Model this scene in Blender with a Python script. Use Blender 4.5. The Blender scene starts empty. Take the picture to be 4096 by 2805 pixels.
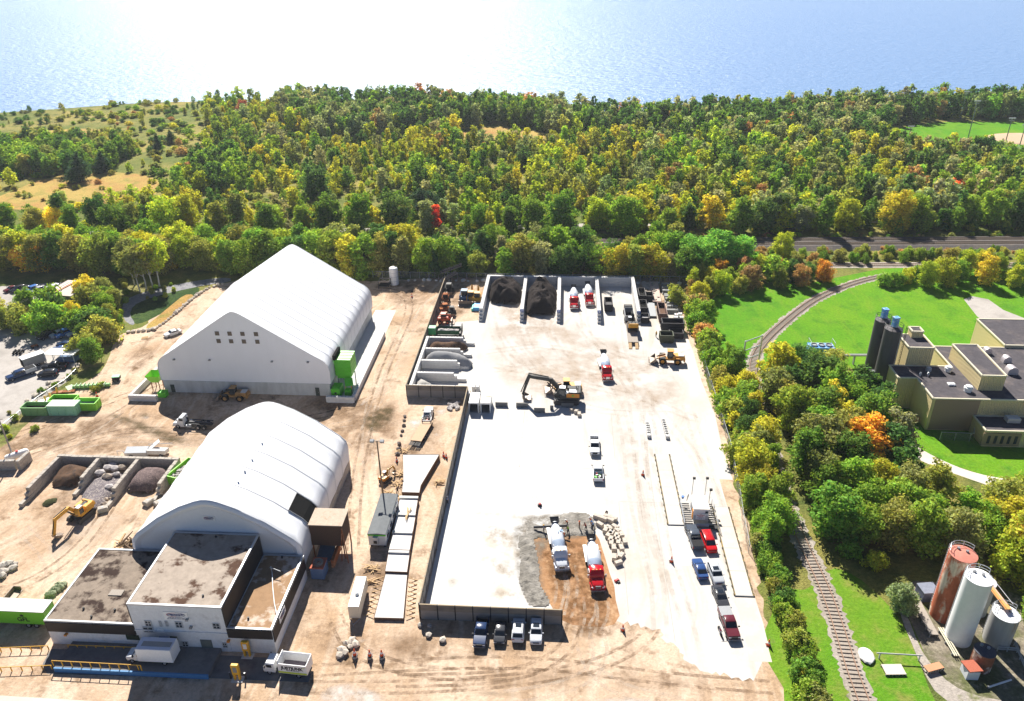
import bpy, bmesh, math, random
import numpy as np
from mathutils import Matrix, Vector
R_ = math.radians
S = bpy.context.scene
COL = S.collection
# ------------------------------------------------------------------ camera survey (photo calibration)
F = 3110.; CX, CY = 2048., 1402.5; PITCH = R_(28.0); ROLL = R_(-0.8); VPX = 2300.; H = 95.
FR = {'A': (0,1900,.56845), 'B': (1300,1900,.56845), 'C': (2400,1900,.5685), 'E': (3100,1900,.5685), 'F': (0,950,.471), 'H': (0,1500,.471),
      'I': (900,950,.471), 'J': (1600,1050,.40837), 'K': (2300,1050,.3455), 'L': (1400,1600,.471), 'M': (2300,1500,.37695), 'N': (2700,850,.6007),
      'O': (3300,1150,.5025), 'Q': (1350,300,.6024), 'R': (0,300,.6024), 'S': (2700,300,1.0608), 'D': (0,0,1.7625), 'T': (1550,1080,.3885),
      'U': (1180,1960,.4438), 'V': (600,2400,.4495), 'W': (0,1280,.46615), 'X': (3600,2400,.4495), 'Y': (2080,1480,.24412), 'Z': (1460,1600,.444),
      'a': (0,1750,.44404), 'b': (3900,1600,.33277)}
YAW = math.atan2(VPX - CX, F / math.cos(PITCH))
_c, _s = math.cos, math.sin
BF = (-_s(YAW)*_c(PITCH), _c(YAW)*_c(PITCH), -_s(PITCH))
_r0 = (_c(YAW), _s(YAW), 0)
_u0 = (_r0[1]*BF[2]-_r0[2]*BF[1], _r0[2]*BF[0]-_r0[0]*BF[2], _r0[0]*BF[1]-_r0[1]*BF[0])
BR = tuple(_c(ROLL)*a + _s(ROLL)*b for a, b in zip(_r0, _u0))
BU = tuple(-_s(ROLL)*a + _c(ROLL)*b for a, b in zip(_r0, _u0))
def ray(f, x, y):
    ox, oy, s = FR[f]; a = (ox+x*s-CX)/F; b = -(oy+y*s-CY)/F
    return [BF[i]+a*BR[i]+b*BU[i] for i in range(3)]
def G(f, x, y, z=0.):                       # survey point on the level z
    d = ray(f, x, y); t = (z-H)/d[2]; return (d[0]*t, d[1]*t, z)
def g2(f, x, y, z=0.): return G(f, x, y, z)[:2]
def PY(f, x, y, Y):                         # on the plane y = Y -> (x, z)
    d = ray(f, x, y); t = Y/d[1]; return (d[0]*t, H+d[2]*t)
def prD(p):
    v = (p[0], p[1], p[2]-H); dz = sum(a*b for a, b in zip(v, BF))
    return ((CX+F*sum(a*b for a, b in zip(v, BR))/dz)/1.7625, (CY-F*sum(a*b for a, b in zip(v, BU))/dz)/1.7625)
def poly(f, pts, z=0.): return [g2(f, x, y, z) for x, y in pts]
cam = bpy.data.cameras.new('camera'); co = bpy.data.objects.new('camera', cam); COL.objects.link(co)
co.matrix_world = Matrix(((BR[0], BU[0], -BF[0], 0), (BR[1], BU[1], -BF[1], 0), (BR[2], BU[2], -BF[2], H), (0, 0, 0, 1)))
cam.sensor_width = 36; cam.lens = F/4096*36; cam.clip_start = .5; cam.clip_end = 60000
S.camera = co
# ------------------------------------------------------------------ light
SUN_EL, SUN_AZ = 42., 16.5                 # sun stands beyond the lake, left of the yard axis
w = bpy.data.worlds.new('World'); S.world = w; w.use_nodes = True
nt = w.node_tree; bg = nt.nodes['Background']; sky = nt.nodes.new('ShaderNodeTexSky'); sky.sky_type = 'NISHITA'
sky.sun_disc = False; sky.sun_elevation = R_(SUN_EL); sky.sun_rotation = R_(-SUN_AZ); sky.air_density = .5; sky.dust_density = .15; sky.ozone_density = 4.
nt.links.new(sky.outputs[0], bg.inputs[0]); bg.inputs[1].default_value = .058
sl = bpy.data.lights.new('sun', 'SUN'); so = bpy.data.objects.new('sun', sl); COL.objects.link(so)
sl.energy = 5.0; sl.angle = R_(.53); sl.color = (1, .95, .87)
_d = Vector((_s(R_(SUN_AZ))*_c(R_(SUN_EL)), -_c(R_(SUN_AZ))*_c(R_(SUN_EL)), -_s(R_(SUN_EL))))
so.rotation_euler = _d.to_track_quat('-Z', 'Y').to_euler(); so.location = (-100, 400, 300)
S.view_settings.view_transform = 'Standard'; S.view_settings.look = 'None'; S.view_settings.exposure = 1.08; S.view_settings.gamma = 1
S.render.engine = 'CYCLES'
cy = S.cycles; cy.max_bounces = 6; cy.diffuse_bounces = 3; cy.glossy_bounces = 2; cy.transmission_bounces = 2; cy.transparent_max_bounces = 20; cy.volume_bounces = 0
cy.sample_clamp_indirect = 6; cy.volume_step_rate = 4
# the air over the lake and the wood: one even, thin haze
mh = bpy.data.materials.new('haze_air'); mh.use_nodes = True; _n = mh.node_tree.nodes; _n.remove(_n['Principled BSDF']); _v = _n.new('ShaderNodeVolumePrincipled'); _v.inputs['Color'].default_value = (.86, .92, 1, 1); _v.inputs['Density'].default_value = .00009; _v.inputs['Anisotropy'].default_value = .3; mh.node_tree.links.new(_v.outputs[0], _n['Material Output'].inputs['Volume'])
# ------------------------------------------------------------------ materials
MATS = {}
def mat(name, col, rough=.8, var=.15, scale=.7, metal=0., col2=None, mix=(.45, .65), bump=0., bscale=8., spec=.3, stretch=None, gen=False):
    """procedural surface: base colour, large and fine noise variation, optional second colour in patches, optional bump"""
    if name in MATS: return MATS[name]
    m = bpy.data.materials.new(name); m.use_nodes = True; n = m.node_tree.nodes; l = m.node_tree.links
    b = n['Principled BSDF']; b.inputs['Roughness'].default_value = rough; b.inputs['Metallic'].default_value = metal
    b.inputs['Specular IOR Level'].default_value = min(spec, .07) if rough >= .75 else spec
    tc = n.new('ShaderNodeTexCoord'); src = tc.outputs['Object']
    if stretch:
        mp = n.new('ShaderNodeMapping'); mp.inputs['Scale'].default_value = stretch; l.new(src, mp.inputs[0]); src = mp.outputs[0]
    nz = n.new('ShaderNodeTexNoise'); nz.inputs['Scale'].default_value = scale; nz.inputs['Detail'].default_value = 7; nz.inputs['Roughness'].default_value = .62; l.new(src, nz.inputs[0])
    c = tuple(col)+(1,)
    last = None
    if col2:
        rp = n.new('ShaderNodeMapRange'); rp.inputs[1].default_value = mix[0]; rp.inputs[2].default_value = mix[1]; l.new(nz.outputs[0], rp.inputs[0])
        mx = n.new('ShaderNodeMixRGB'); mx.inputs[1].default_value = c; mx.inputs[2].default_value = tuple(col2)+(1,); l.new(rp.outputs[0], mx.inputs[0]); last = mx.outputs[0]
    if var:
        n2 = n.new('ShaderNodeTexNoise'); n2.inputs['Scale'].default_value = scale*3.3; n2.inputs['Detail'].default_value = 8; n2.inputs['Roughness'].default_value = .7; l.new(src, n2.inputs[0])
        r2 = n.new('ShaderNodeMapRange'); r2.inputs[1].default_value = .3; r2.inputs[2].default_value = .7; r2.inputs[3].default_value = 1-var; r2.inputs[4].default_value = 1+var; l.new(n2.outputs[0], r2.inputs[0])
        m2 = n.new('ShaderNodeMixRGB'); m2.blend_type = 'MULTIPLY'; m2.inputs[0].default_value = 1
        if last: l.new(last, m2.inputs[1])
        else: m2.inputs[1].default_value = c
        l.new(r2.outputs[0], m2.inputs[2]); last = m2.outputs[0]
    if last: l.new(last, b.inputs[0])
    else: b.inputs[0].default_value = c
    if bump:
        n3 = n.new('ShaderNodeTexNoise'); n3.inputs['Scale'].default_value = bscale; n3.inputs['Detail'].default_value = 4; l.new(src, n3.inputs[0])
        bp = n.new('ShaderNodeBump'); bp.inputs['Strength'].default_value = 1; bp.inputs['Distance'].default_value = bump; l.new(n3.outputs[0], bp.inputs['Height']); l.new(bp.outputs[0], b.inputs['Normal'])
    MATS[name] = m; return m
def paint(name, col, rough=.35, dirt=.12): return mat(name, col, rough, dirt, 1.2, spec=.5)
# ------------------------------------------------------------------ mesh builder
class MB:
    def __init__(s): s.v = []; s.f = []; s.m = []; s.M = None
    def at(s, M): s.M = M; return s
    def add(s, v, f, mi=0):
        o = len(s.v)
        if s.M is not None: v = [tuple(s.M @ Vector(p)) for p in v]
        s.v += [tuple(p) for p in v]; s.f += [tuple(o+i for i in q) for q in f]; s.m += [mi]*len(f); return s
    def box(s, c, d, rz=0, mi=0, ch=0., rx=0, ry=0):
        x, y, z = d[0]/2, d[1]/2, d[2]/2
        if ch:
            rings = [(x-ch, y-ch, -z), (x, y, -z+ch), (x, y, z-ch), (x-ch, y-ch, z)]
        else: rings = [(x, y, -z), (x, y, z)]
        v = []
        for a, b, h in rings: v += [(-a, -b, h), (a, -b, h), (a, b, h), (-a, b, h)]
        f = [(3, 2, 1, 0)]; k = len(rings)
        for r in range(k-1):
            for i in range(4): j = (i+1) % 4; f.append((r*4+i, r*4+j, r*4+4+j, r*4+4+i))
        f.append(tuple(range(k*4-4, k*4)))
        T = Matrix.Translation(c) @ Matrix.Rotation(rz, 4, 'Z') @ Matrix.Rotation(ry, 4, 'Y') @ Matrix.Rotation(rx, 4, 'X')
        return s.add([tuple(T @ Vector(p)) for p in v], f, mi)
    def cyl(s, p0, p1, r0, r1=None, n=12, cap=True, mi=0):
        r1 = r0 if r1 is None else r1; p0 = Vector(p0); p1 = Vector(p1); d = (p1-p0).normalized()
        a = d.orthogonal().normalized(); b = d.cross(a); v = []
        for p, r in ((p0, r0), (p1, r1)):
            v += [tuple(p + a*(r*math.cos(2*math.pi*i/n)) + b*(r*math.sin(2*math.pi*i/n))) for i in range(n)]
        f = [(i, (i+1) % n, n+(i+1) % n, n+i) for i in range(n)]
        if cap: f += [tuple(range(n-1, -1, -1)), tuple(range(n, 2*n))]
        return s.add(v, f, mi)
    def tube(s, path, r, n=6, mi=0):
        for a, b in zip(path[:-1], path[1:]): s.cyl(a, b, r, r, n, True, mi)
        return s
    def loft(s, rings, cap=True, mi=0, closed=True):
        n = len(rings[0]); v = [p for r in rings for p in r]; f = []
        for k in range(len(rings)-1):
            for i in range(n if closed else n-1): j = (i+1) % n; f.append((k*n+i, k*n+j, k*n+n+j, k*n+n+i))
        if cap and closed: f += [tuple(range(n-1, -1, -1)), tuple(range((len(rings)-1)*n, len(rings)*n))]
        return s.add(v, f, mi)
    def prism(s, pts, z0, z1, mi=0):          # polygon in plan, extruded upward
        a = sum(p[0]*q[1]-q[0]*p[1] for p, q in zip(pts, pts[1:]+pts[:1]))
        if a < 0: pts = pts[::-1]
        return s.loft([[(x, y, z0) for x, y in pts], [(x, y, z1) for x, y in pts]], True, mi)
    def side(s, pts, y0, y1, mi=0):           # profile in x/z, extruded along y
        return s.loft([[(x, y0, z) for x, z in pts], [(x, y1, z) for x, z in pts]], True, mi)
    def lathe(s, prof, n=16, M=None, mi=0):   # profile (r, h) turned about local z
        rings = [[(r*math.cos(2*math.pi*i/n), r*math.sin(2*math.pi*i/n), h) for i in range(n)] for r, h in prof]
        if M is not None: rings = [[tuple(M @ Vector(p)) for p in r] for r in rings]
        return s.loft(rings, True, mi)
    def grid(s, P, mi=0):                     # P[i][j] points
        nu, nv = len(P), len(P[0]); v = [p for r in P for p in r]
        return s.add(v, [(i*nv+j, (i+1)*nv+j, (i+1)*nv+j+1, i*nv+j+1) for i in range(nu-1) for j in range(nv-1)], mi)
    def rock(s, c, d, seed, mi=0, sub=1, jit=.22, rz=0):
        rd = random.Random(seed); bm = bmesh.new(); bmesh.ops.create_icosphere(bm, subdivisions=sub, radius=1)
        v = []; cr, sr = math.cos(rz), math.sin(rz)
        for q in bm.verts:
            k = 1+rd.uniform(-jit, jit); x, y, z = q.co.x*d[0]/2*k, q.co.y*d[1]/2*k, q.co.z*d[2]/2*k
            v.append((c[0]+x*cr-y*sr, c[1]+x*sr+y*cr, c[2]+z))
        f = [tuple(p.index for p in q.verts) for q in bm.faces]; bm.free(); return s.add(v, f, mi)
    def build(s, name, m, parent=None, smooth=False, loc=None):
        me = bpy.data.meshes.new(name); me.from_pydata(s.v, [], s.f)
        for q in (m if isinstance(m, (list, tuple)) else [m]): me.materials.append(q)
        if any(s.m): me.polygons.foreach_set('material_index', s.m)
        bm = bmesh.new(); bm.from_mesh(me); bmesh.ops.recalc_face_normals(bm, faces=bm.faces); bm.to_mesh(me); bm.free()
        if smooth: me.polygons.foreach_set('use_smooth', [True]*len(me.polygons)); me.set_sharp_from_angle(angle=R_(38))
        me.update(); o = bpy.data.objects.new(name, me); COL.objects.link(o)
        if parent: o.parent = parent
        if loc: o.location = loc
        return o
def tag(o, label=None, cat=None, group=None, kind=None):
    if label: o['label'] = label
    if cat: o['category'] = cat
    if group: o['group'] = group
    if kind: o['kind'] = kind
    return o
def thing(name, label, cat, loc=(0, 0, 0), rz=0, group=None):
    o = bpy.data.objects.new(name, None); COL.objects.link(o); o.empty_display_size = .3
    o.location = loc if len(loc) == 3 else (loc[0], loc[1], 0); o.rotation_euler = (0, 0, rz)
    return tag(o, label, cat, group)
def copy_tree(o, loc=None, rz=None, label=None, group=None, parent=None):
    c = o.copy(); COL.objects.link(c)
    if parent: c.parent = parent
    for ch in list(o.children): copy_tree(ch, parent=c)
    if loc is not None: c.location = loc if len(loc) == 3 else (loc[0], loc[1], 0)
    if rz is not None: c.rotation_euler = (0, 0, rz)
    if label: c['label'] = label
    if group: c['group'] = group
    return c
def sheet(name, pts, z, m, kind='structure', label=None, sub=0):
    me = bpy.data.meshes.new(name); bm = bmesh.new()
    vs = [bm.verts.new((x, y, z)) for x, y in pts]; f = bm.faces.new(vs); bm.normal_update()
    if f.normal.z < 0: f.normal_flip()
    bmesh.ops.triangulate(bm, faces=bm.faces[:]); bm.to_mesh(me); bm.free(); me.materials.append(m)
    o = bpy.data.objects.new(name, me); COL.objects.link(o); o['kind'] = kind
    if label: o['label'] = label
    return o
def smoothpoly(pts, it=1, jit=0, seed=1):
    rd = random.Random(seed)
    for _ in range(it):
        q = []
        for a, b in zip(pts, pts[1:]+pts[:1]):
            q += [(a[0]*.75+b[0]*.25, a[1]*.75+b[1]*.25), (a[0]*.25+b[0]*.75, a[1]*.25+b[1]*.75)]
        pts = [(x+rd.uniform(-jit, jit), y+rd.uniform(-jit, jit)) for x, y in q]
    return pts
def text(s, size, m, parent, name, M, ext=.01, w=None, bold=0):   # flat raised lettering, as a mesh part
    cu = bpy.data.curves.new(name, 'FONT'); cu.body = s; cu.size = size; cu.align_x = 'CENTER'; cu.align_y = 'CENTER'; cu.extrude = ext; cu.offset = bold
    t = bpy.data.objects.new('tmp', cu); COL.objects.link(t); dg = bpy.context.evaluated_depsgraph_get()
    me = bpy.data.meshes.new_from_object(t.evaluated_get(dg)); bpy.data.objects.remove(t)
    if w:
        xs = [v.co.x for v in me.vertices]; k = w/(max(xs)-min(xs)); me.transform(Matrix.Diagonal((k, 1, 1, 1)))
    me.transform(M); me.materials.clear(); me.materials.append(m); me.name = name
    o = bpy.data.objects.new(name, me); COL.objects.link(o); o.parent = parent; return o
FACE_S = Matrix.Rotation(R_(90), 4, 'X')            # lettering that faces -y
def T_(x, y, z): return Matrix.Translation((x, y, z))
RD = random.Random(7)
_h = MB().box((0, 22000, 42), (70000, 48000, 120)).build('haze', mh); tag(_h, kind='stuff')
# ================================================================== ground
def ground_mat(name, c1, c2, c3, s1=.02, s2=.15, streak=None, rough=.95, k1=(.42, .6), k2=(.5, .68), fine=.18, bump=.03):
    m = bpy.data.materials.new(name); m.use_nodes = True; n = m.node_tree.nodes; l = m.node_tree.links; b = n['Principled BSDF']
    b.inputs['Roughness'].default_value = rough; b.inputs['Specular IOR Level'].default_value = .06
    tc = n.new('ShaderNodeTexCoord')
    def noise(sc, det=8, ro=.65, st=None):
        src = tc.outputs['Object']
        if st:
            mp = n.new('ShaderNodeMapping'); mp.inputs['Scale'].default_value = st[:3]; mp.inputs['Rotation'].default_value = (0, 0, R_(st[3])); wz = n.new('ShaderNodeTexNoise'); wz.inputs['Scale'].default_value = .02; l.new(src, wz.inputs[0]); ws = n.new('ShaderNodeVectorMath'); ws.operation = 'MULTIPLY_ADD'; ws.inputs[1].default_value = (28, 28, 0); l.new(wz.outputs['Color'], ws.inputs[0]); l.new(src, ws.inputs[2]); l.new(ws.outputs[0], mp.inputs[0]); src = mp.outputs[0]
        z = n.new('ShaderNodeTexNoise'); z.inputs['Scale'].default_value = sc; z.inputs['Detail'].default_value = det; z.inputs['Roughness'].default_value = ro; l.new(src, z.inputs[0]); return z.outputs[0]
    def rng(x, a, bb, c=0., d=1.):
        r = n.new('ShaderNodeMapRange'); r.inputs[1].default_value = a; r.inputs[2].default_value = bb; r.inputs[3].default_value = c; r.inputs[4].default_value = d; l.new(x, r.inputs[0]); return r.outputs[0]
    def mix(f, a, bb, mode='MIX', fac=None):
        x = n.new('ShaderNodeMixRGB'); x.blend_type = mode
        if f is None: x.inputs[0].default_value = fac
        else: l.new(f, x.inputs[0])
        for i, q in ((1, a), (2, bb)):
            if isinstance(q, tuple): x.inputs[i].default_value = q+(1,)
            else: l.new(q, x.inputs[i])
        return x.outputs[0]
    c = mix(rng(noise(s1), *k1), c1, c2); c = mix(rng(noise(s2), *k2), c, c3)
    for st in (streak or []):
        c = mix(rng(noise(.35, 5, .6, st), .54, .68, 0, st[4]), c, st[5])
    c = mix(None, c, rng(noise(1.6, 10, .72), .3, .7, 1-fine, 1+fine), 'MULTIPLY', 1.)
    l.new(c, b.inputs[0])
    if bump:
        bp = n.new('ShaderNodeBump'); bp.inputs['Distance'].default_value = bump; bp.inputs['Strength'].default_value = 1; l.new(noise(3., 6), bp.inputs['Height']); l.new(bp.outputs[0], b.inputs['Normal'])
    MATS[name] = m; return m
M_meadow = ground_mat('meadow', (.14, .17, .04), (.30, .25, .075), (.085, .115, .03), .02, .12, fine=.4, bump=.35)
M_straw = ground_mat('straw', (.42, .30, .09), (.40, .22, .08), (.22, .22, .055), .04, .14, fine=.35, bump=.3)
M_dirt = ground_mat('dirt', (.55, .42, .31), (.40, .275, .175), (.22, .145, .088), .045, .22, [(1, .16, 1, 8, .5, (.64, .52, .41)), (1, .2, 1, 66, .45, (.21, .14, .09)), (1, .3, 1, -30, .4, (.62, .50, .39))], fine=.26, bump=.1, k2=(.54, .66))
M_soil = ground_mat('red_soil', (.36, .20, .10), (.30, .16, .08), (.45, .29, .17), .09, .4, [(1, .1, 1, -8, .5, (.5, .36, .24))], fine=.18, bump=.06)
M_yard = ground_mat('yard_concrete', (.52, .50, .47), (.46, .41, .345), (.55, .53, .50), .028, .12, [(1, .07, 1, 7, .5, (.43, .36, .285)), (1, .05, 1, -4, .35, (.46, .40, .34))], fine=.06, bump=.0, k1=(.5, .68))
M_clean = ground_mat('clean_concrete', (.56, .55, .53), (.53, .515, .49), (.58, .575, .56), .05, .3, fine=.05, bump=0)
M_slab = ground_mat('new_slab', (.57, .568, .555), (.56, .555, .54), (.46, .415, .35), .04, .13, [(1, .25, 1, 70, .4, (.62, .62, .61))], fine=.05, k2=(.53, .66), bump=0, rough=.6)
M_lot = ground_mat('worn_asphalt', (.38, .35, .32), (.42, .39, .36), (.30, .275, .25), .04, .2, fine=.12, bump=.02)
M_asph = ground_mat('asphalt', (.15, .15, .155), (.19, .185, .18), (.11, .11, .115), .08, .3, fine=.14, bump=.02)
M_road = ground_mat('pale_concrete_road', (.58, .52, .46), (.52, .46, .4), (.6, .55, .5), .05, .3, fine=.06, bump=0)
M_lawn = ground_mat('lawn', (.085, .245, .012), (.125, .27, .014), (.065, .19, .014), .035, .16, [(1, .12, 1, 60, .4, (.17, .275, .02)), (1, .5, 1, 20, .3, (.19, .24, .04))], fine=.3, bump=.15)
M_lawn2 = ground_mat('rough_lawn', (.095, .235, .014), (.14, .24, .02), (.2, .21, .05), .05, .2, fine=.28, bump=.14)
M_ballast = ground_mat('ballast', (.15, .135, .125), (.12, .11, .105), (.19, .16, .13), .04, .3, fine=.3, bump=.15)
M_gravel = ground_mat('pale_gravel', (.36, .32, .28), (.30, .26, .22), (.16, .17, .07), .08, .25, fine=.3, bump=.12, k2=(.58, .7))
M_sand = ground_mat('infield', (.52, .36, .24), (.56, .4, .28), (.48, .33, .22), .05, .2, fine=.06, bump=0)
M_wet = ground_mat('wet_concrete', (.20, .185, .16), (.30, .28, .25), (.13, .12, .105), .3, .9, fine=.2, bump=.25, rough=.55)
M_puddle = ground_mat('dried_slurry', (.52, .45, .37), (.46, .36, .27), (.56, .51, .46), .25, .6, fine=.1, bump=0)
M_verge = ground_mat('weedy_verge', (.14, .17, .04), (.28, .23, .1), (.09, .11, .03), .08, .3, fine=.35, bump=.25)
def ragged(pts, step, amp, closed=True, seed=9):
    rd = random.Random(seed); out = []; n_ = len(pts)
    for i in range(n_ if closed else n_-1):
        a, b = pts[i], pts[(i+1) % n_]; L = math.dist(a, b); k = max(1, int(L/step)); nx_, ny_ = -(b[1]-a[1])/(L+1e-9), (b[0]-a[0])/(L+1e-9)
        for j in range(k): e = rd.uniform(-amp, amp)*(0 if j == 0 else 1); out.append((a[0]+(b[0]-a[0])*j/k+nx_*e, a[1]+(b[1]-a[1])*j/k+ny_*e))
    return out if closed else out+[pts[-1]]
shore = [g2('D', x, y) for x, y in ((-700, 330), (-250, 285), (0, 256), (150, 246), (280, 236), (400, 231), (520, 230), (650, 236), (800, 243), (900, 240), (1000, 243), (1100, 250), (1200, 256), (1300, 266), (1400, 276), (1500, 277), (1600, 270), (1700, 262), (1850, 254), (2000, 249), (2150, 246), (2324, 243), (2700, 240), (3300, 238))]
sheet('ground', shore+[(1500, -300), (-1500, -300)], 0, M_meadow)
bk = MB(); bk.grid([[(x, y, .0), (x+2, y+9, -6), (x+4, y+24, -16)] for x, y in shore]); tag(bk.build('shore_bank', M_meadow), kind='structure')
# lake
ml = bpy.data.materials.new('lake_water'); ml.use_nodes = True; n = ml.node_tree.nodes; l = ml.node_tree.links; b = n['Principled BSDF']
b.inputs['Base Color'].default_value = (.16, .27, .46, 1); b.inputs['Roughness'].default_value = .26; b.inputs['IOR'].default_value = 1.33; b.inputs['Specular IOR Level'].default_value = .5
tc = n.new('ShaderNodeTexCoord'); mp = n.new('ShaderNodeMapping'); mp.inputs['Scale'].default_value = (.55, 1, 1); l.new(tc.outputs['Object'], mp.inputs[0])
n1 = n.new('ShaderNodeTexNoise'); n1.inputs['Scale'].default_value = .24; n1.inputs['Detail'].default_value = 5; n1.inputs['Roughness'].default_value = .62; l.new(mp.outputs[0], n1.inputs[0])
bp = n.new('ShaderNodeBump'); bp.inputs['Strength'].default_value = 1; bp.inputs['Distance'].default_value = 1.9; l.new(n1.outputs[0], bp.inputs['Height']); l.new(bp.outputs[0], b.inputs['Normal'])
sheet('lake', [(-30000, 250), (30000, 250), (30000, 45000), (-30000, 45000)], -14, ml)
# dirt yard and its verges
dirt = poly('D', [(-260, 1700), (-120, 1000), (60, 940), (170, 880), (235, 830), (262, 765), (330, 738), (372, 700), (455, 662), (545, 633), (700, 636), (850, 638), (1010, 630), (1540, 632), (1546, 700), (1580, 780), (1605, 870), (1650, 985), (1665, 1090), (1700, 1210), (1732, 1385), (1768, 1480), (1790, 1600), (1800, 1720), (900, 1800)])
sheet('dirt_yard', ragged(dirt, 1.2, .5), .004, M_dirt)
sheet('weedy_verge', smoothpoly(poly('D', [(-60, 990), (10, 945), (60, 905), (130, 868), (180, 830), (215, 800), (228, 740), (262, 690), (290, 640), (330, 640), (350, 690), (300, 735), (262, 765), (245, 820), (225, 850), (170, 880), (120, 925), (60, 960), (20, 1010), (-60, 1040)])), .008, M_verge)
sheet('parking_lot', poly('D', [(-220, 1080), (-200, 800), (-60, 740), (60, 735), (170, 735), (182, 765), (175, 800), (172, 835), (150, 868), (85, 912), (40, 945), (-30, 1000)]), .012, M_lot)
sheet('parking_lot', poly('D', [(-200, 700), (-160, 655), (0, 650), (160, 640), (200, 668), (110, 700), (40, 720), (-60, 735)]), .016, M_lot)
# the concrete yard, its slabs and the pour
X0 = -21.1
yard = [(X0, 89.)] + ragged(poly('C', [(120, 1030), (240, 1050), (340, 1075), (425, 1085), (450, 1165), (520, 1185), (560, 1250), (640, 1330), (760, 1390), (900, 1410), (1080, 1450)]), .5, .5, False) + poly('C', [(1190, 1215), (1140, 1015), (985, 540), (840, 30), (935, 36)]) + poly('D', [(1640, 1020), (1622, 940), (1592, 865), (1574, 800), (1552, 745), (1545, 700), (1450, 700), (1450, 640), (1105, 636)]) + [(-22.2, 218.5), (-22.2, 196), (X0-11, 194), (-35.5, 160), (-35.5, 157.5), (X0, 157.5)]
sheet('concrete_yard', yard, .012, M_yard)
slab_old = poly('L', [(985, 112), (1320, 118), (1316, 190), (1535, 196), (1540, 125), (1978, 140), (1985, 720), (2062, 940), (815, 915)]); slab_old[0] = (X0, slab_old[0][1]); slab_old[-1] = (X0, slab_old[-1][1])
sheet('concrete_slab', slab_old, .018, M_clean)
pour = [(X0, slab_old[-1][1]-.15), (X0, 87.9)] + poly('B', [(1440, 935), (1400, 860), (1400, 700), (1375, 560), (1390, 440), (1400, 320), (1600, 385), (1690, 340), (1905, 330), (1870, 262)])
sheet('fresh_slab', pour, .022, M_slab)
soil = smoothpoly(poly('B', [(1420, 440), (1600, 400), (1905, 395), (1935, 480), (1990, 640), (2045, 830), (2075, 1045), (1930, 1075), (1680, 1045), (1600, 935), (1500, 800), (1440, 640)]), 1, .15)
sheet('soil_strip', soil, .017, M_soil)
# ridge of wet concrete: low lumpy relief along the edge of the pour
def relief(name, pts, z, hgt, m, seed, cell=.35, ramp=.8, rough=1., fq=.9):
    xs = [p[0] for p in pts]; ys = [p[1] for p in pts]; rd = random.Random(seed)
    from mathutils import noise as mn
    def inside(x, y):
        c = False
        for a, b in zip(pts, pts[1:]+pts[:1]):
            if (a[1] > y) != (b[1] > y) and x < (b[0]-a[0])*(y-a[1])/(b[1]-a[1])+a[0]: c = not c
        return c
    def edge(x, y):
        d = 9e9
        for a, b in zip(pts, pts[1:]+pts[:1]):
            vx, vy = b[0]-a[0], b[1]-a[1]; t = max(0, min(1, ((x-a[0])*vx+(y-a[1])*vy)/(vx*vx+vy*vy+1e-9))); d = min(d, math.hypot(x-a[0]-t*vx, y-a[1]-t*vy))
        return d
    nx = int((max(xs)-min(xs))/cell)+2; ny = int((max(ys)-min(ys))/cell)+2; P = {}; q = MB(); idx = {}; v = []; f = []
    for i in range(nx):
        for j in range(ny):
            x = min(xs)+i*cell; y = min(ys)+j*cell
            if inside(x, y):
                e = min(1, edge(x, y)/ramp); e = e*(2-e) if ramp > 1 else e; k = (mn.fractal(Vector((x*fq, y*fq, seed)), 1, 2, 4)*.5+.5)*rough+(1-rough)
                idx[i, j] = len(v); v.append((x+rd.uniform(-.1, .1), y+rd.uniform(-.1, .1), z+hgt*e*max(.05, k)))
    for (i, j) in idx:
        c = [(i, j), (i+1, j), (i+1, j+1), (i, j+1)]
        if all(p in idx for p in c): f.append(tuple(idx[p] for p in c))
    q.add(v, f); o = q.build(name, m, smooth=True); return o
o = relief('wet_concrete', smoothpoly(poly('B', [(1395, 305), (1500, 350), (1610, 385), (1640, 290), (1690, 262), (1885, 262), (1920, 400), (1850, 440), (1750, 425), (1640, 455), (1470, 440), (1490, 520), (1515, 640), (1510, 760), (1570, 850), (1600, 940), (1430, 935), (1395, 840), (1350, 740), (1370, 640), (1360, 520), (1350, 430), (1420, 400)]), 1), .03, .42, M_wet, 3, .3); tag(o, 'grey lumpy ridge of wet concrete along the edge of the pour', kind='stuff')
M_tyard = ground_mat('tank_yard_ground', (.20, .17, .13), (.11, .12, .05), (.30, .26, .2), .12, .4, fine=.35, bump=.12)
# pads, roads, lawns
sheet('concrete_apron', [(-53.9, 150.6), (-47.9, 150.6), (-47.9, 201.5), (-53.9, 201.5)], .012, M_clean)
sheet('dock_road', poly('A', [(360, 1225), (1000, 1240), (1950, 1290), (2190, 1400), (2170, 1460), (1460, 1430), (330, 1400), (300, 1330)]), .012, M_asph)
sheet('office_road', [(-110, 40), (-30, 40), (-36, 66), (-43, 69.4), (-60, 69.9), (-110, 70.5)], .016, M_road)
sheet('lawn', poly('D', [(1590, 700), (1640, 660), (1760, 640), (1850, 640), (2000, 610), (2324, 600), (2700, 600), (2700, 1120), (2324, 1110), (2000, 1000), (1700, 900), (1640, 830)]), .004, M_lawn)
sheet('lawn', smoothpoly(poly('E', [(-80, 1250), (40, 1230), (95, 1592), (110, 1900), (1300, 1900), (1100, 1550), (1000, 1280), (900, 1050), (770, 880), (560, 700), (380, 640), (200, 840), (20, 820)]), 1), .008, M_lawn2)
sheet('lawn', poly('E', [(-120, 1200), (60, 800), (380, 820), (330, 1100), (360, 1400), (500, 1650), (480, 1900), (80, 1900), (60, 1500)]), .011, M_lawn2)
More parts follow.
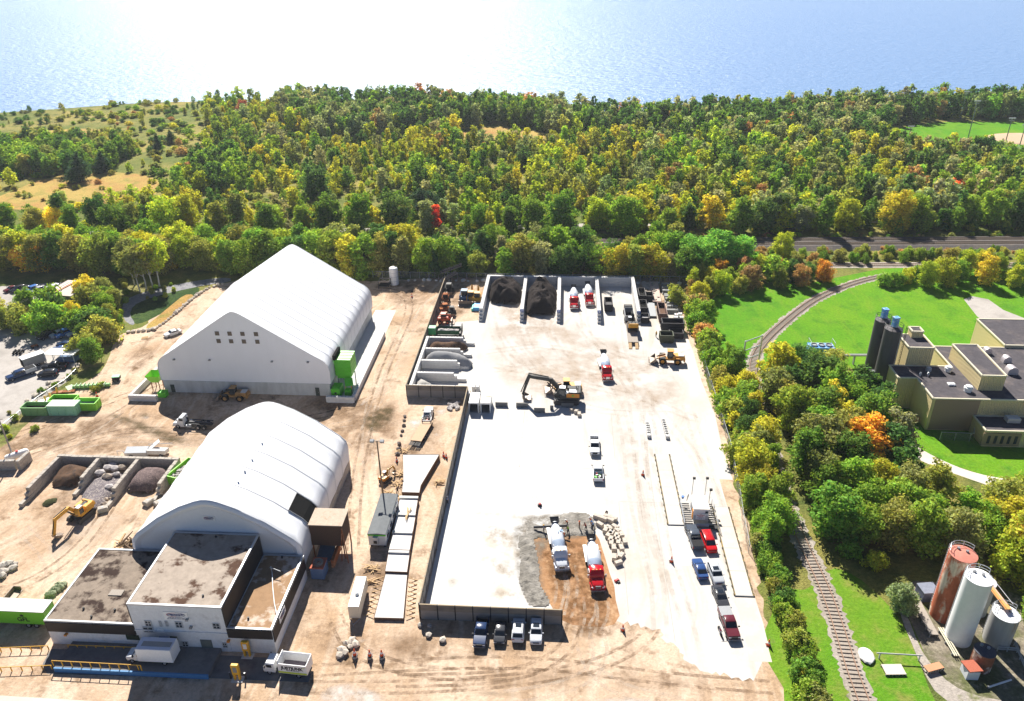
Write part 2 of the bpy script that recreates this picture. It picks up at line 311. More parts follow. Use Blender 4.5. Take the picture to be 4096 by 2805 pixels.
sheet('park_lawn', smoothpoly(poly('D', [(2005, 318), (2030, 294), (2080, 282), (2160, 276), (2324, 278), (2500, 280), (2500, 372), (2400, 365), (2290, 352), (2180, 352), (2080, 340)]), 1), .012, M_lawn)
sheet('infield', smoothpoly(poly('D', [(2225, 310), (2270, 302), (2330, 302), (2440, 312), (2430, 336), (2320, 330), (2262, 320)]), 1), .018, M_sand)
sheet('straw_meadow', smoothpoly(poly('D', [(-60, 470), (0, 445), (110, 400), (240, 390), (330, 396), (380, 420), (330, 455), (200, 468), (80, 478)]), 1), .01, M_straw)
sheet('straw_meadow', smoothpoly(poly('D', [(990, 322), (1050, 300), (1120, 284), (1230, 300), (1290, 318), (1230, 330), (1100, 332)]), 1), .01, M_straw)
sheet('straw_meadow', smoothpoly(poly('D', [(-100, 330), (60, 300), (200, 290), (260, 300), (240, 330), (100, 340), (-60, 360)]), 1), .012, M_straw)
sheet('garden_path', smoothpoly(poly('O', [(420, 920), (500, 1000), (570, 1110), (660, 1220), (800, 1310), (960, 1390), (1120, 1455), (1330, 1510), (1600, 1545), (1600, 1680), (1250, 1560), (1020, 1480), (800, 1400), (640, 1310), (540, 1200), (470, 1060), (380, 960)]), 1), .016, M_road)
sheet('driveway', poly('O', [(1105, 95), (1170, 70), (1300, 95), (1420, 180), (1700, 290), (1900, 420), (1500, 400), (1375, 360), (1210, 230)]), .016, M_lot)
sheet('tank_yard', smoothpoly(poly('E', [(930, 740), (1180, 760), (1400, 740), (1900, 900), (2100, 1500), (2000, 1900), (1500, 1750), (1200, 1500), (1080, 1330), (980, 1080), (860, 850)]), 1), .014, M_tyard)
sheet('gravel_track', smoothpoly(poly('E', [(860, 900), (930, 980), (1010, 1200), (1100, 1340), (1240, 1480), (1430, 1560), (1640, 1592), (1700, 1700), (1400, 1680), (1150, 1560), (1050, 1400), (960, 1180), (900, 1040)]), 1), .019, M_gravel)
# rainwater pond beside the big hall
M_pond = ground_mat('pond_plants', (.04, .075, .02), (.07, .11, .03), (.02, .045, .02), .1, .3, fine=.4, bump=.3)
sheet('pond', smoothpoly(poly('F', [(1050, 600), (1090, 540), (1200, 500), (1400, 455), (1600, 420), (1700, 420), (1680, 480), (1500, 570), (1350, 660), (1230, 720), (1140, 740), (1080, 690)]), 1), .014, M_pond)
M_rip = ground_mat('grey_riprap', (.27, .27, .28), (.22, .22, .24), (.33, .33, .34), .3, .9, fine=.35, bump=.3)
sheet('riprap_bank', smoothpoly(poly('F', [(1030, 590), (1080, 520), (1200, 470), (1400, 420), (1600, 380), (1800, 350), (1960, 340), (1960, 380), (1780, 400), (1600, 435), (1400, 480), (1230, 530), (1130, 580), (1100, 660), (1150, 730), (1120, 750), (1050, 700)]), 1), .018, M_rip)
sheet('reed_strip', smoothpoly(poly('F', [(1230, 760), (1330, 680), (1450, 580), (1560, 490), (1640, 480), (1640, 520), (1560, 600), (1460, 690), (1350, 760), (1280, 790)]), 1), .022, M_straw)
# ------------------------------------------------------------------ railway
M_rail = mat('rail_steel', (.22, .2, .19), .35, .1, 2, metal=.7); M_railr = mat('rusty_rail', (.32, .20, .14), .7, .2, 3); M_tie = mat('wood_tie', (.17, .13, .10), .9, .3, 3)
M_tieo = mat('old_wood_tie', (.34, .29, .24), .9, .3, 3)
def offs(path, d):
    q = []
    for i, p in enumerate(path):
        a = path[max(0, i-1)]; b = path[min(len(path)-1, i+1)]; L = math.hypot(b[0]-a[0], b[1]-a[1]); q.append((p[0]-(b[1]-a[1])/L*d, p[1]+(b[0]-a[0])/L*d))
    return q
def resample(path, step):
    out = [path[0]]; acc = 0
    for a, b in zip(path[:-1], path[1:]):
        L = math.hypot(b[0]-a[0], b[1]-a[1]); t = step-acc
        while t <= L: out.append((a[0]+(b[0]-a[0])*t/L, a[1]+(b[1]-a[1])*t/L)); t += step
        acc = L-(t-step)
    return out
def strip(path, w): return offs(path, w/2)+offs(path, -w/2)[::-1]
def track(label, path, z=0., ties=True, old=False, tw=2.6, step=.62, group=None):
    t = thing('railway_track', label, 'railway track', (path[0][0], path[0][1], 0), 0, group); o0 = Vector((path[0][0], path[0][1], 0))
    for d in (-.75, .75):
        m = MB()
        for a, b in zip(offs(path, d)[:-1], offs(path, d)[1:]):
            L = math.hypot(b[0]-a[0], b[1]-a[1]); m.box(((a[0]+b[0])/2-o0.x, (a[1]+b[1])/2-o0.y, z+.24), (L+.05, .11, .17), math.atan2(b[1]-a[1], b[0]-a[0]))
        m.build('rail', M_railr if old else M_rail, t)
    if ties:
        q = resample(path, step); m = MB(); rd = random.Random(5)
        for i, p in enumerate(q[:-1]):
            a = math.atan2(q[i+1][1]-p[1], q[i+1][0]-p[0]); m.box((p[0]-o0.x, p[1]-o0.y, z+.09), (.24, tw+rd.uniform(-.15, .15), .14), a+rd.uniform(-.03, .03))
        tag(m.build('ties', M_tieo if old else M_tie, t), kind='stuff')
    return t
M_bband = ground_mat('ballast_band', (.115, .10, .09), (.15, .125, .11), (.09, .085, .08), .05, .4, fine=.35, bump=.1)
def ry(x, k): return 258.6+.0445*(x+43)+k
bed = MB(); xs = [-420, 420]
bed.loft([[(x, ry(x, -10.5), 0), (x, ry(x, -8.), 1.0), (x, ry(x, .6), 1.0), (x, ry(x, 2.2), 0)] for x in xs]); tag(bed.build('railway_bed', M_ballast), kind='structure')
for k in (-5.7, -1.6): sheet('ballast_band', [(-420, ry(-420, k-1.5)), (420, ry(420, k-1.5)), (420, ry(420, k+1.5)), (-420, ry(-420, k+1.5))], 1.02, M_bband)
for k, lb in ((-5.7, 'steel main track nearest the yard, on dark ballast between the trees'), (-1.6, 'steel main track farther from the yard, beside the dense tree belt')):
    track(lb, [(-420, ry(-420, k)), (420, ry(420, k))], 1.0, group='tracks of the main railway')
spur = smoothpoly([g2('E', 680, 1800), g2('E', 625, 1592), g2('E', 545, 1400), g2('E', 450, 1080), g2('E', 350, 800), g2('E', 240, 580), g2('E', 130, 330), g2('E', 25, 60), g2('N', 510, 1080), g2('N', 530, 950), g2('N', 620, 830), g2('N', 720, 740), g2('N', 830, 650), g2('N', 930, 580), g2('N', 1090, 505), g2('N', 1290, 440), g2('N', 1520, 405), g2('N', 1700, 388)], 2)
spur = spur[:-10]
spur = [p for p in spur]
k0 = max(range(len(spur)), key=lambda i: math.dist(spur[i], spur[(i+1) % len(spur)])); spur = spur[k0+1:]+spur[:k0+1]
sheet('gravel_bed', ragged(strip(resample(spur, 3.), 3.7), .5, .45), .024, M_gravel)
track('single rusty spur track with old ties, curving through the lawn and past the tanks', resample(spur, 2.5), 0, True, True, 2.5, .75)
sp2 = [g2('N', 1000, 352), g2('N', 1400, 350), g2('N', 1830, 352), g2('N', 2300, 352)]
sheet('gravel_bed', strip(sp2, 5), .02, M_gravel); track('short siding track between hedges south of the main railway', sp2, 0, True, True)
road_n = [g2('D', x, y) for x, y in ((200, 528), (590, 521), (760, 523), (1000, 520), (1300, 512), (1700, 505), (2324, 500))]
sheet('back_road', strip(road_n, 4), .02, M_lot)

def track_mat(name, col, a0, a1, sc, soft=False):
    m = bpy.data.materials.new(name); m.use_nodes = True; n = m.node_tree.nodes; l = m.node_tree.links; b = n['Principled BSDF']; b.inputs['Base Color'].default_value = col+(1,); b.inputs['Roughness'].default_value = .95; b.inputs['Specular IOR Level'].default_value = .1
    tc = n.new('ShaderNodeTexCoord'); z = n.new('ShaderNodeTexNoise'); z.inputs['Scale'].default_value = sc; z.inputs['Detail'].default_value = 6; z.inputs['Roughness'].default_value = .7; l.new(tc.outputs['Object'], z.inputs[0]); r = n.new('ShaderNodeMapRange'); r.inputs[1].default_value = .4; r.inputs[2].default_value = .68; r.inputs[3].default_value = a0; r.inputs[4].default_value = a1; l.new(z.outputs[0], r.inputs[0])
    if soft: at = n.new('ShaderNodeAttribute'); at.attribute_name = 'fade'; mu = n.new('ShaderNodeMath'); mu.operation = 'MULTIPLY'; l.new(r.outputs[0], mu.inputs[0]); l.new(at.outputs['Fac'], mu.inputs[1]); l.new(mu.outputs[0], b.inputs['Alpha'])
    else: l.new(r.outputs[0], b.inputs['Alpha'])
    return m
def soft_patch(name, pts, z, m, soft=4., cell=1.2):
    pts = smoothpoly(pts, 2); xs = [p[0] for p in pts]; ys = [p[1] for p in pts]; cell = max(cell, math.sqrt((max(xs)-min(xs))*(max(ys)-min(ys))/2500)); idx, v, f, fa = {}, [], [], []
    def ins(x, y):
        c = False
        for a, b in zip(pts, pts[1:]+pts[:1]):
            if (a[1] > y) != (b[1] > y) and x < (b[0]-a[0])*(y-a[1])/(b[1]-a[1])+a[0]: c = not c
        return c
    for i in range(int((max(xs)-min(xs))/cell)+2):
        for j in range(int((max(ys)-min(ys))/cell)+2):
            x, y = min(xs)+i*cell, min(ys)+j*cell
            if not ins(x, y): continue
            d = min(math.hypot(x-a[0]-t_*(b[0]-a[0]), y-a[1]-t_*(b[1]-a[1])) for a, b in zip(pts, pts[1:]+pts[:1]) for t_ in [max(0, min(1, ((x-a[0])*(b[0]-a[0])+(y-a[1])*(b[1]-a[1]))/((b[0]-a[0])**2+(b[1]-a[1])**2+1e-9)))])
            u = min(1, max(0, d-cell*.5)/soft); idx[i, j] = len(v); v.append((x, y, z)); fa.append(u*u*(3-2*u))
    for (i, j) in idx:
        c = [(i, j), (i+1, j), (i+1, j+1), (i, j+1)]
        if all(p in idx for p in c): f.append(tuple(idx[p] for p in c))
    o = MB().add(v, f).build(name, m); o['kind'] = 'structure'; a = o.data.attributes.new('fade', 'FLOAT', 'POINT'); a.data.foreach_set('value', fa); return o
M_tk = track_mat('dirt_track', (.20, .13, .08), 0, .62, .55); M_tkl = track_mat('pale_track', (.58, .48, .38), 0, .6, .5); M_tkc = track_mat('concrete_track', (.36, .26, .17), 0, .16, .3); M_dust = track_mat('tan_dust', (.42, .29, .18), .02, .42, .13, True); M_damp = track_mat('damp_patch', (.38, .30, .21), 0, .7, .35, True); M_moss = track_mat('dark_stain', (.10, .075, .035), .1, 1., .4, True); M_brn = track_mat('brown_dirt_and_shade', (.20, .125, .07), .0, .85, .16, True); M_pale = track_mat('pale_dirt', (.60, .50, .40), .1, .8, .2, True); M_pudt = track_mat('dried_slurry_film', (.62, .56, .50), .2, 1., .4, True)
def tyre(f_, pts, m, z, gauge=2.0, w_=.55, name='tyre_tracks'):
    path = [g2(f_, *p) for p in pts]
    for _ in range(2): path = [path[0]]+[q for a, b in zip(path, path[1:]) for q in ((a[0]*.75+b[0]*.25, a[1]*.75+b[1]*.25), (a[0]*.25+b[0]*.75, a[1]*.25+b[1]*.75))]+[path[-1]]
    q = MB()
    for d in (-gauge/2, gauge/2): A, B_ = offs(path, d-w_/2), offs(path, d+w_/2); q.grid([[(a[0], a[1], z), (b[0], b[1], z)] for a, b in zip(A, B_)])
    tag(q.build(name, m), kind='structure')
zt = .0085
for f_, pts, m in (('D', [(60, 1030), (200, 980), (330, 900), (420, 820), (520, 700), (600, 640)], M_tk), ('D', [(0, 1060), (180, 1010), (300, 930), (380, 860), (480, 740)], M_tkl), ('D', [(120, 1020), (300, 970), (480, 985), (620, 960), (760, 940), (850, 900)], M_tk), ('D', [(60, 1050), (260, 990), (460, 1010), (640, 985), (800, 960)], M_tkl), ('D', [(840, 1100), (830, 980), (850, 880), (900, 780), (950, 700)], M_tkl), ('D', [(800, 1250), (810, 1080), (840, 940), (880, 820), (940, 690), (900, 660), (850, 655)], M_tk), ('D', [(820, 1000), (860, 900), (920, 760), (1000, 650)], M_tkl),
        ('D', [(600, 1530), (900, 1510), (1200, 1500), (1500, 1540), (1750, 1560)], M_tk), ('D', [(700, 1560), (1000, 1560), (1300, 1530), (1450, 1470), (1500, 1400)], M_tk), ('D', [(1350, 1420), (1370, 1500), (1300, 1560), (1100, 1590)], M_tkl), ('D', [(1330, 1400), (1320, 1480), (1380, 1560), (1550, 1600)], M_tkl), ('D', [(1310, 1400), (1280, 1490), (1150, 1540), (900, 1545)], M_tk), ('D', [(760, 1400), (800, 1480), (950, 1530), (1150, 1530)], M_tk), ('D', [(50, 1200), (130, 1280), (100, 1360)], M_tkl), ('D', [(250, 1150), (180, 1250), (60, 1330), (-40, 1350)], M_tk), ('D', [(330, 1160), (230, 1260), (120, 1330)], M_tkl), ('D', [(0, 1000), (120, 960), (280, 900), (360, 870)], M_tk), ('D', [(600, 900), (700, 960), (820, 1030), (830, 1200)], M_tkl)):
    tyre(f_, pts, m, zt); zt += .00005
zt = .0155
for pts in ([(1100, 800), (1250, 780), (1400, 830), (1440, 900), (1450, 1050), (1490, 1200), (1560, 1400)], [(1120, 840), (1260, 830), (1380, 870), (1420, 960), (1440, 1150), (1500, 1350)], [(1180, 720), (1200, 800), (1300, 870), (1450, 900), (1600, 960)], [(1320, 700), (1340, 790), (1420, 860), (1480, 960), (1500, 1100), (1540, 1250)], [(1400, 720), (1410, 820), (1500, 940), (1600, 1060), (1640, 1200), (1690, 1380)], [(1150, 760), (1240, 880), (1340, 930), (1430, 940)], [(1560, 800), (1420, 850), (1280, 860), (1120, 830)], [(1500, 1450), (1490, 1300), (1460, 1150), (1455, 1000)], [(1580, 1500), (1540, 1350), (1500, 1200), (1480, 1050), (1470, 900)], [(1560, 920), (1600, 1050), (1640, 1180), (1700, 1350), (1740, 1460)], [(1240, 720), (1260, 800), (1340, 850), (1440, 840), (1560, 790)], [(1110, 700), (1130, 790), (1200, 850), (1330, 900)], [(1300, 640), (1310, 740), (1380, 800), (1500, 830)]):
    tyre('D', pts, M_tkc, zt, 2.0, .8); zt += .00005
for z0_, m, nm, items in ((.0074, M_brn, 'brown_dirt_and_shade', ([('D', 640, 900), ('D', 900, 880), ('D', 950, 950), ('D', 860, 1060), ('D', 800, 1110), ('D', 760, 1000), ('D', 660, 950)], [('D', 60, 960), ('D', 250, 920), ('D', 380, 960), ('D', 560, 990), ('D', 480, 1030), ('D', 200, 1045), ('D', 60, 1070)], [('D', -30, 985), ('D', 110, 955), ('D', 160, 1000), ('D', 40, 1070), ('D', -40, 1080)], [('D', 840, 1060), ('D', 1000, 890), ('D', 1040, 920), ('D', 985, 1110), ('D', 900, 1160)], [('D', 860, 1130), ('D', 985, 1130), ('D', 940, 1400), ('D', 750, 1430), ('D', 780, 1290)], [('D', 640, 1420), ('D', 950, 1410), ('D', 1300, 1440), ('D', 1250, 1510), ('D', 900, 1530), ('D', 700, 1510)], [('D', 850, 630), ('D', 1010, 630), ('D', 965, 720), ('D', 860, 700)], [('D', 240, 830), ('D', 340, 750), ('D', 390, 790), ('D', 300, 880)], [('D', 20, 1160), ('D', 130, 1090), ('D', 240, 1110), ('D', 130, 1220)], [('D', 1000, 1500), ('D', 1500, 1500), ('D', 1780, 1560), ('D', 1500, 1600), ('D', 1050, 1590)], [('D', 1010, 640), ('D', 1090, 640), ('D', 1080, 730), ('D', 990, 720)])),  # brown dirt, plus shade right of the big hall painted as a patch
        (.0079, M_pale, 'pale_dirt', ([('D', 90, 1180), ('D', 260, 1130), ('D', 340, 1170), ('D', 230, 1260), ('D', 60, 1300)], [('D', 300, 900), ('D', 420, 760), ('D', 470, 720), ('D', 440, 820), ('D', 370, 900)], [('D', 860, 870), ('D', 940, 700), ('D', 985, 690), ('D', 930, 870)])),
        (.0148, M_dust, 'dust_stain', ([('D', 1085, 700), ('D', 1200, 690), ('D', 1300, 720), ('D', 1420, 760), ('D', 1560, 830), ('D', 1600, 920), ('D', 1500, 960), ('D', 1340, 930), ('D', 1180, 920), ('D', 1090, 860)], [('D', 1100, 640), ('D', 1270, 650), ('D', 1280, 760), ('D', 1180, 780), ('D', 1100, 730)], [('D', 1340, 930), ('D', 1470, 930), ('D', 1500, 1150), ('D', 1540, 1400), ('D', 1460, 1420), ('D', 1420, 1200), ('D', 1370, 1050)], [('D', 1470, 880), ('D', 1600, 930), ('D', 1660, 1150), ('D', 1740, 1450), ('D', 1700, 1540), ('D', 1600, 1480), ('D', 1640, 1250), ('D', 1560, 1050)], [('D', 1420, 1400), ('D', 1560, 1480), ('D', 1690, 1560), ('D', 1560, 1540), ('D', 1440, 1440)], [('D', 1190, 905), ('D', 1290, 910), ('D', 1285, 965), ('D', 1185, 960)])),
        (.0255, M_damp, 'damp_patch', ([('B', 900, 232), ('B', 1250, 240), ('B', 1600, 262), ('B', 1600, 330), ('B', 1400, 350), ('B', 1200, 320), ('B', 950, 300)], [('B', 1020, 330), ('B', 1250, 320), ('B', 1400, 420), ('B', 1380, 560), ('B', 1200, 560), ('B', 1080, 450)], [('B', 1050, 520), ('B', 1250, 560), ('B', 1400, 600), ('B', 1380, 800), ('B', 1230, 760), ('B', 1120, 660)], [('B', 1100, 780), ('B', 1400, 760), ('B', 1450, 920), ('B', 1200, 930)], [('B', 780, 700), ('B', 960, 680), ('B', 1000, 800), ('B', 850, 860)])),
        (.0112, M_moss, 'dark_stain', ([('B', 900, 1490), ('B', 1000, 1470), ('B', 1250, 1500), ('B', 1480, 1520), ('B', 1500, 1590), ('B', 1200, 1600), ('B', 950, 1560)], [('B', 1680, 1400), ('B', 1800, 1380), ('B', 1960, 1390), ('B', 1900, 1470), ('B', 1740, 1500)], [('B', 1650, 1520), ('B', 1800, 1490), ('B', 2100, 1540), ('B', 2250, 1480), ('B', 2287, 1540), ('B', 2000, 1592)], [('H', 1100, 370), ('H', 1250, 290), ('H', 1330, 330), ('H', 1250, 400)], [('H', 330, 590), ('H', 520, 540), ('H', 480, 600), ('H', 350, 640)], [('B', 770, 1250), ('B', 900, 1220), ('B', 1040, 1260), ('B', 1000, 1330), ('B', 850, 1340)], [('B', 560, 1200), ('B', 680, 1160), ('B', 740, 1220), ('B', 640, 1270)], [('L', 60, 130), ('L', 250, 60), ('L', 400, 120), ('L', 330, 260), ('L', 120, 320)], [('I', 1180, 1500), ('I', 1350, 1400), ('I', 1500, 1440), ('I', 1450, 1592), ('I', 1200, 1592)], [('H', 820, 330), ('H', 1000, 300), ('H', 1350, 420), ('H', 1700, 560), ('H', 1500, 640), ('H', 1100, 480)], [('F', 780, 1240), ('F', 900, 1180), ('F', 980, 1280), ('F', 880, 1330)]))):
    for pts in items: soft_patch(nm, [g2(*p) for p in pts], z0_, m, {'dust_stain': 7., 'damp_patch': 2.2, 'dark_stain': 2., 'brown_dirt_and_shade': 5., 'pale_dirt': 5.}[nm], {'dust_stain': 1.6, 'damp_patch': .6, 'dark_stain': .6, 'brown_dirt_and_shade': 1.4, 'pale_dirt': 1.4}[nm]); z0_ += .00006
# slab joints: fine dark lines
jm = mat('joint_line', (.33, .31, .28), .9, .1, 2); q = MB()
for a, b in (((X0+.3, 128.2), (6.5, 128.2)), ((-8, 118.6), (-8, 149)), ((-21, 138.5), (2.8, 138.5)), ((11.5, 90), (11.5, 118)), ((18.2, 85), (18.2, 140)), ((11.5, 132), (11.5, 150)), ((3, 150.3), (29, 150.3)), ((11.6, 118), (30, 118))):
    L = math.dist(a, b); q.box(((a[0]+b[0])/2, (a[1]+b[1])/2, .0195), (L, .07, .006), math.atan2(b[1]-a[1], b[0]-a[0]))
tag(q.build('slab_joints', jm), kind='structure')
# dried slurry patches on the dirt
for pts in ([('L', x, y) for x, y in ((440, 210), (500, 160), (600, 150), (640, 180), (600, 240), (500, 260))], [('L', x, y) for x, y in ((690, 290), (720, 265), (775, 280), (760, 320), (720, 325))],
            [('L', x, y) for x, y in ((520, 400), (620, 330), (680, 340), (620, 400), (580, 460))], [('I', x, y) for x, y in ((1125, 1430), (1160, 1370), (1235, 1340), (1215, 1410), (1150, 1450))],
            [('L', x, y) for x, y in ((330, 340), (350, 315), (385, 335), (360, 365))], [('L', x, y) for x, y in ((690, 90), (820, 60), (860, 90), (780, 150), (740, 130))],
            [('L', x, y) for x, y in ((700, 610), (750, 600), (800, 640), (760, 665), (710, 650))], [('B', x, y) for x, y in ((170, 1140), (300, 1130), (320, 1170), (260, 1210), (200, 1180))],
            [('H', x, y) for x, y in ((1150, 380), (1230, 330), (1300, 350), (1270, 390))], [('B', x, y) for x, y in ((-60, 1500), (160, 1430), (300, 1480), (480, 1560), (420, 1640), (-60, 1640))],
            [('B', x, y) for x, y in ((1750, 1592), (1950, 1545), (2287, 1545), (2500, 1640), (1750, 1700))]):
    soft_patch('dried_slurry', [g2(*p) for p in pts], .0105, M_pudt, 1.0, .45)

soft_patch('slurry_fringe', [g2('B', x, y) for x, y in ((1290, 300), (1420, 270), (1620, 250), (1900, 250), (1950, 420), (1800, 470), (1560, 500), (1560, 760), (1640, 940), (1380, 935), (1320, 760), (1300, 520))], .0262, track_mat('slurry_fringe', (.22, .19, .15), .15, .95, .5, True), 1.6, .5)
soft_patch('churned_soil', [g2('B', x, y) for x, y in ((1480, 480), (1700, 440), (1930, 470), (2000, 700), (2050, 1050), (2100, 1150), (1900, 1200), (1640, 1120), (1560, 850), (1500, 650))], .0266, track_mat('churned_soil', (.15, .075, .03), 0, .8, .55, True), 1.8, .5)
for pts in ([(1690, 1000), (1740, 800), (1720, 640)], [(1640, 980), (1680, 800), (1650, 700)], [(1900, 1080), (1960, 960), (1930, 820)], [(1840, 1150), (1880, 1000), (1860, 860)]): tyre('B', pts, M_tkl, .0272, 2., .5)
# ================================================================== buildings
M_fab = mat('white_fabric', (.78, .785, .80), .55, .03, .12, spec=.3, stretch=(1, .3, .3)); M_seam = mat('fabric_seam', (.56, .57, .60), .6, .04, .5); M_white = mat('white_paint', (.78, .78, .77), .5, .06, .8); M_wwall = mat('whitewashed_block', (.66, .68, .70), .85, .10, .5, col2=(.52, .53, .54), mix=(.55, .75), bump=.01)
M_cwall = mat('grey_cast_wall', (.50, .51, .50), .85, .1, .35, col2=(.42, .42, .40), stretch=(1, 1, .3)); M_blk = mat('pale_block', (.60, .59, .57), .85, .1, .5, bump=.02); M_blk2 = mat('old_block', (.42, .38, .33), .9, .25, .8, col2=(.25, .22, .19), mix=(.55, .7), bump=.04)
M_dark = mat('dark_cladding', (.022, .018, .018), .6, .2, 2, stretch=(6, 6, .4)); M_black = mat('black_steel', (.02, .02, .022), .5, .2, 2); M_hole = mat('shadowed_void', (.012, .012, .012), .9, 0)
M_glass = mat('window_glass', (.03, .04, .05), .08, .05, 1, spec=.6); M_grey = mat('grey_steel', (.28, .29, .30), .45, .12, 1.5, metal=.3); M_lgrey = mat('pale_grey_steel', (.5, .52, .54), .4, .08, 1.5, metal=.3)
M_green = paint('machine_green', (.10, .52, .02), .45); M_lime = paint('bin_lime', (.22, .60, .03), .5); M_mint = mat('faded_mint', (.30, .62, .38), .6, .12, 1, col2=(.42, .36, .22), mix=(.62, .75)); M_yel = paint('safety_yellow', (.75, .40, .02), .5); M_red = paint('signal_red', (.55, .03, .025), .4); M_blue = paint('plant_blue', (.04, .16, .45), .5); M_orange = paint('machine_orange', (.70, .25, .02), .5)
M_rust = mat('rust', (.27, .10, .045), .85, .3, .8, col2=(.42, .22, .13), mix=(.5, .62)); M_wood = mat('raw_wood', (.52, .36, .20), .85, .2, 3); M_woodg = mat('grey_wood', (.34, .30, .26), .9, .25, 3)
M_roof1 = mat('gravel_roof', (.34, .285, .235), .95, .2, .26, col2=(.085, .05, .035), mix=(.53, .6), bump=.02); M_roof2 = mat('stained_roof', (.24, .195, .155), .95, .22, .34, col2=(.045, .03, .025), mix=(.46, .56), bump=.02); M_roof3 = mat('rusty_roof', (.30, .19, .11), .95, .15, .25, col2=(.52, .42, .34), mix=(.55, .62))
M_froof = mat('tar_roof', (.085, .078, .085), .95, .22, .3, col2=(.14, .12, .115), mix=(.5, .7)); M_tan = mat('tan_corrugated', (.52, .42, .22), .7, .06, .3); M_tan2 = mat('brown_brick', (.33, .235, .165), .9, .12, 2.5); M_trim = mat('cream_trim', (.68, .62, .46), .6, .04)
M_silo = mat('dark_silo', (.085, .075, .08), .6, .12, .6, stretch=(1, 1, .15)); M_sblue = mat('silo_top_blue', (.12, .32, .62), .4, .15, 1.5, col2=(.5, .58, .66), mix=(.5, .6)); M_pipe = mat('pale_pipe', (.45, .46, .45), .5, .1)
M_ink = mat('sign_ink', (.03, .04, .16), .6, 0); M_inkr = mat('sign_red', (.5, .03, .03), .6, 0); M_inkb = mat('black_ink', (.015, .015, .015), .6, 0)
def rib_mat(name, col, k, axis=0):
    m = bpy.data.materials.new(name); m.use_nodes = True; n = m.node_tree.nodes; l = m.node_tree.links; b = n['Principled BSDF']; b.inputs['Base Color'].default_value = tuple(col)+(1,); b.inputs['Roughness'].default_value = .65
    tc = n.new('ShaderNodeTexCoord'); sp = n.new('ShaderNodeSeparateXYZ'); l.new(tc.outputs['Object'], sp.inputs[0]); a = n.new('ShaderNodeMath'); a.operation = 'ADD'; l.new(sp.outputs[0], a.inputs[0]); l.new(sp.outputs[1], a.inputs[1])
    q = n.new('ShaderNodeMath'); q.operation = 'MULTIPLY'; q.inputs[1].default_value = k; l.new(a.outputs[0], q.inputs[0]); s = n.new('ShaderNodeMath'); s.operation = 'SINE'; l.new(q.outputs[0], s.inputs[0])
    bp = n.new('ShaderNodeBump'); bp.inputs['Distance'].default_value = .04; l.new(s.outputs[0], bp.inputs['Height']); l.new(bp.outputs[0], b.inputs['Normal']); return m
M_tan = rib_mat('tan_ribbed_steel', (.66, .53, .27), 14)
# ---- the big fabric hall
HX, HY0, HY1 = -74.0, 153.7, 197.0
half = [(20.15, 3.2), (20.5, 3.25), (20.55, 6.6), (20.3, 7.9), (19.6, 9.0), (18.6, 9.8), (17.4, 10.5), (9.8, 15.5), (2.6, 20.25), (1.5, 20.95), (.6, 21.4), (0, 21.5)]
prof = [(x, z) for x, z in half]+[(-x, z) for x, z in half[-2::-1]]
t = thing('fabric_hall', 'biggest building, white peaked fabric hall on a grey concrete base', 'building', (HX, HY0, 0))
m = MB(); nb = 13; rings = []
for i in range(nb*4+1):
    f = i % 4; y = (HY1-HY0)*i/(nb*4); k = (0, .03, .04, .03)[f]
    rings.append([(x*(1-k/20.), y, z-(k if z > 4 else 0)) for x, z in prof])
m.loft(rings, False, closed=False)
for i in range(nb+1): y = (HY1-HY0)*i/nb; y = min(max(y, .1), HY1-HY0-.1); m.loft([[(x*1.0015, y-.09, z+.035) for x, z in prof], [(x*1.0015, y+.09, z+.035) for x, z in prof]], False, 1, False)
m.build('roof_cover', [M_fab, M_seam], t, True)
m = MB(); pr0 = [(x*.998, z-.03) for x, z in prof]; m.side(pr0, .12, .3); m.build('front_wall', M_fab, t); m = MB(); m.side(pr0, HY1-HY0-.3, HY1-HY0-.1); m.build('rear_wall', M_fab, t)
m = MB(); L_ = HY1-HY0
for c, d in (((0, .2, 1.6), (40.3, .4, 3.2)), ((0, L_-.2, 1.6), (40.3, .4, 3.2)), ((-19.95, L_/2, 1.6), (.4, L_-.82, 3.2)), ((19.95, L_/2, 1.6), (.4, L_-.82, 3.2))): m.box(c, d)
m.build('base_wall', M_cwall, t)
M_vent = mat('brown_vent', (.16, .13, .10), .8, .1, 4)
for x in (-78.45, -75.5, -72.5, -69.35):
    for z in (15.95, 14.0):
        v = MB().box((x-HX, .06, z), (.95, .1, 1.0)).build('vent_panel', M_vent, t)
for x, z1 in ((-57.0, 2.2), (-92.1, 2.1)):
    d = MB().box((x-HX, -.04, z1/2), (.95, .08, z1)).build('door', mat('dark_door', (.06, .07, .06), .5, .1), t); MB().box((.3+x-HX, -.1, 1), (.1, .06, .1)).build('handle', M_lgrey, d)
for f_, x, y in (('F', 1480, 1035), ('F', 1780, 1040), ('I', 400, 1052), ('I', 705, 1058)):
    X, Z = PY(f_, x, y, HY0); w_ = MB().box((X-HX, -.2, Z), (.5, .4, .22)).box((X-HX, -.02, Z), (.3, .1, .3)).build('wall_lamp', M_grey, t)
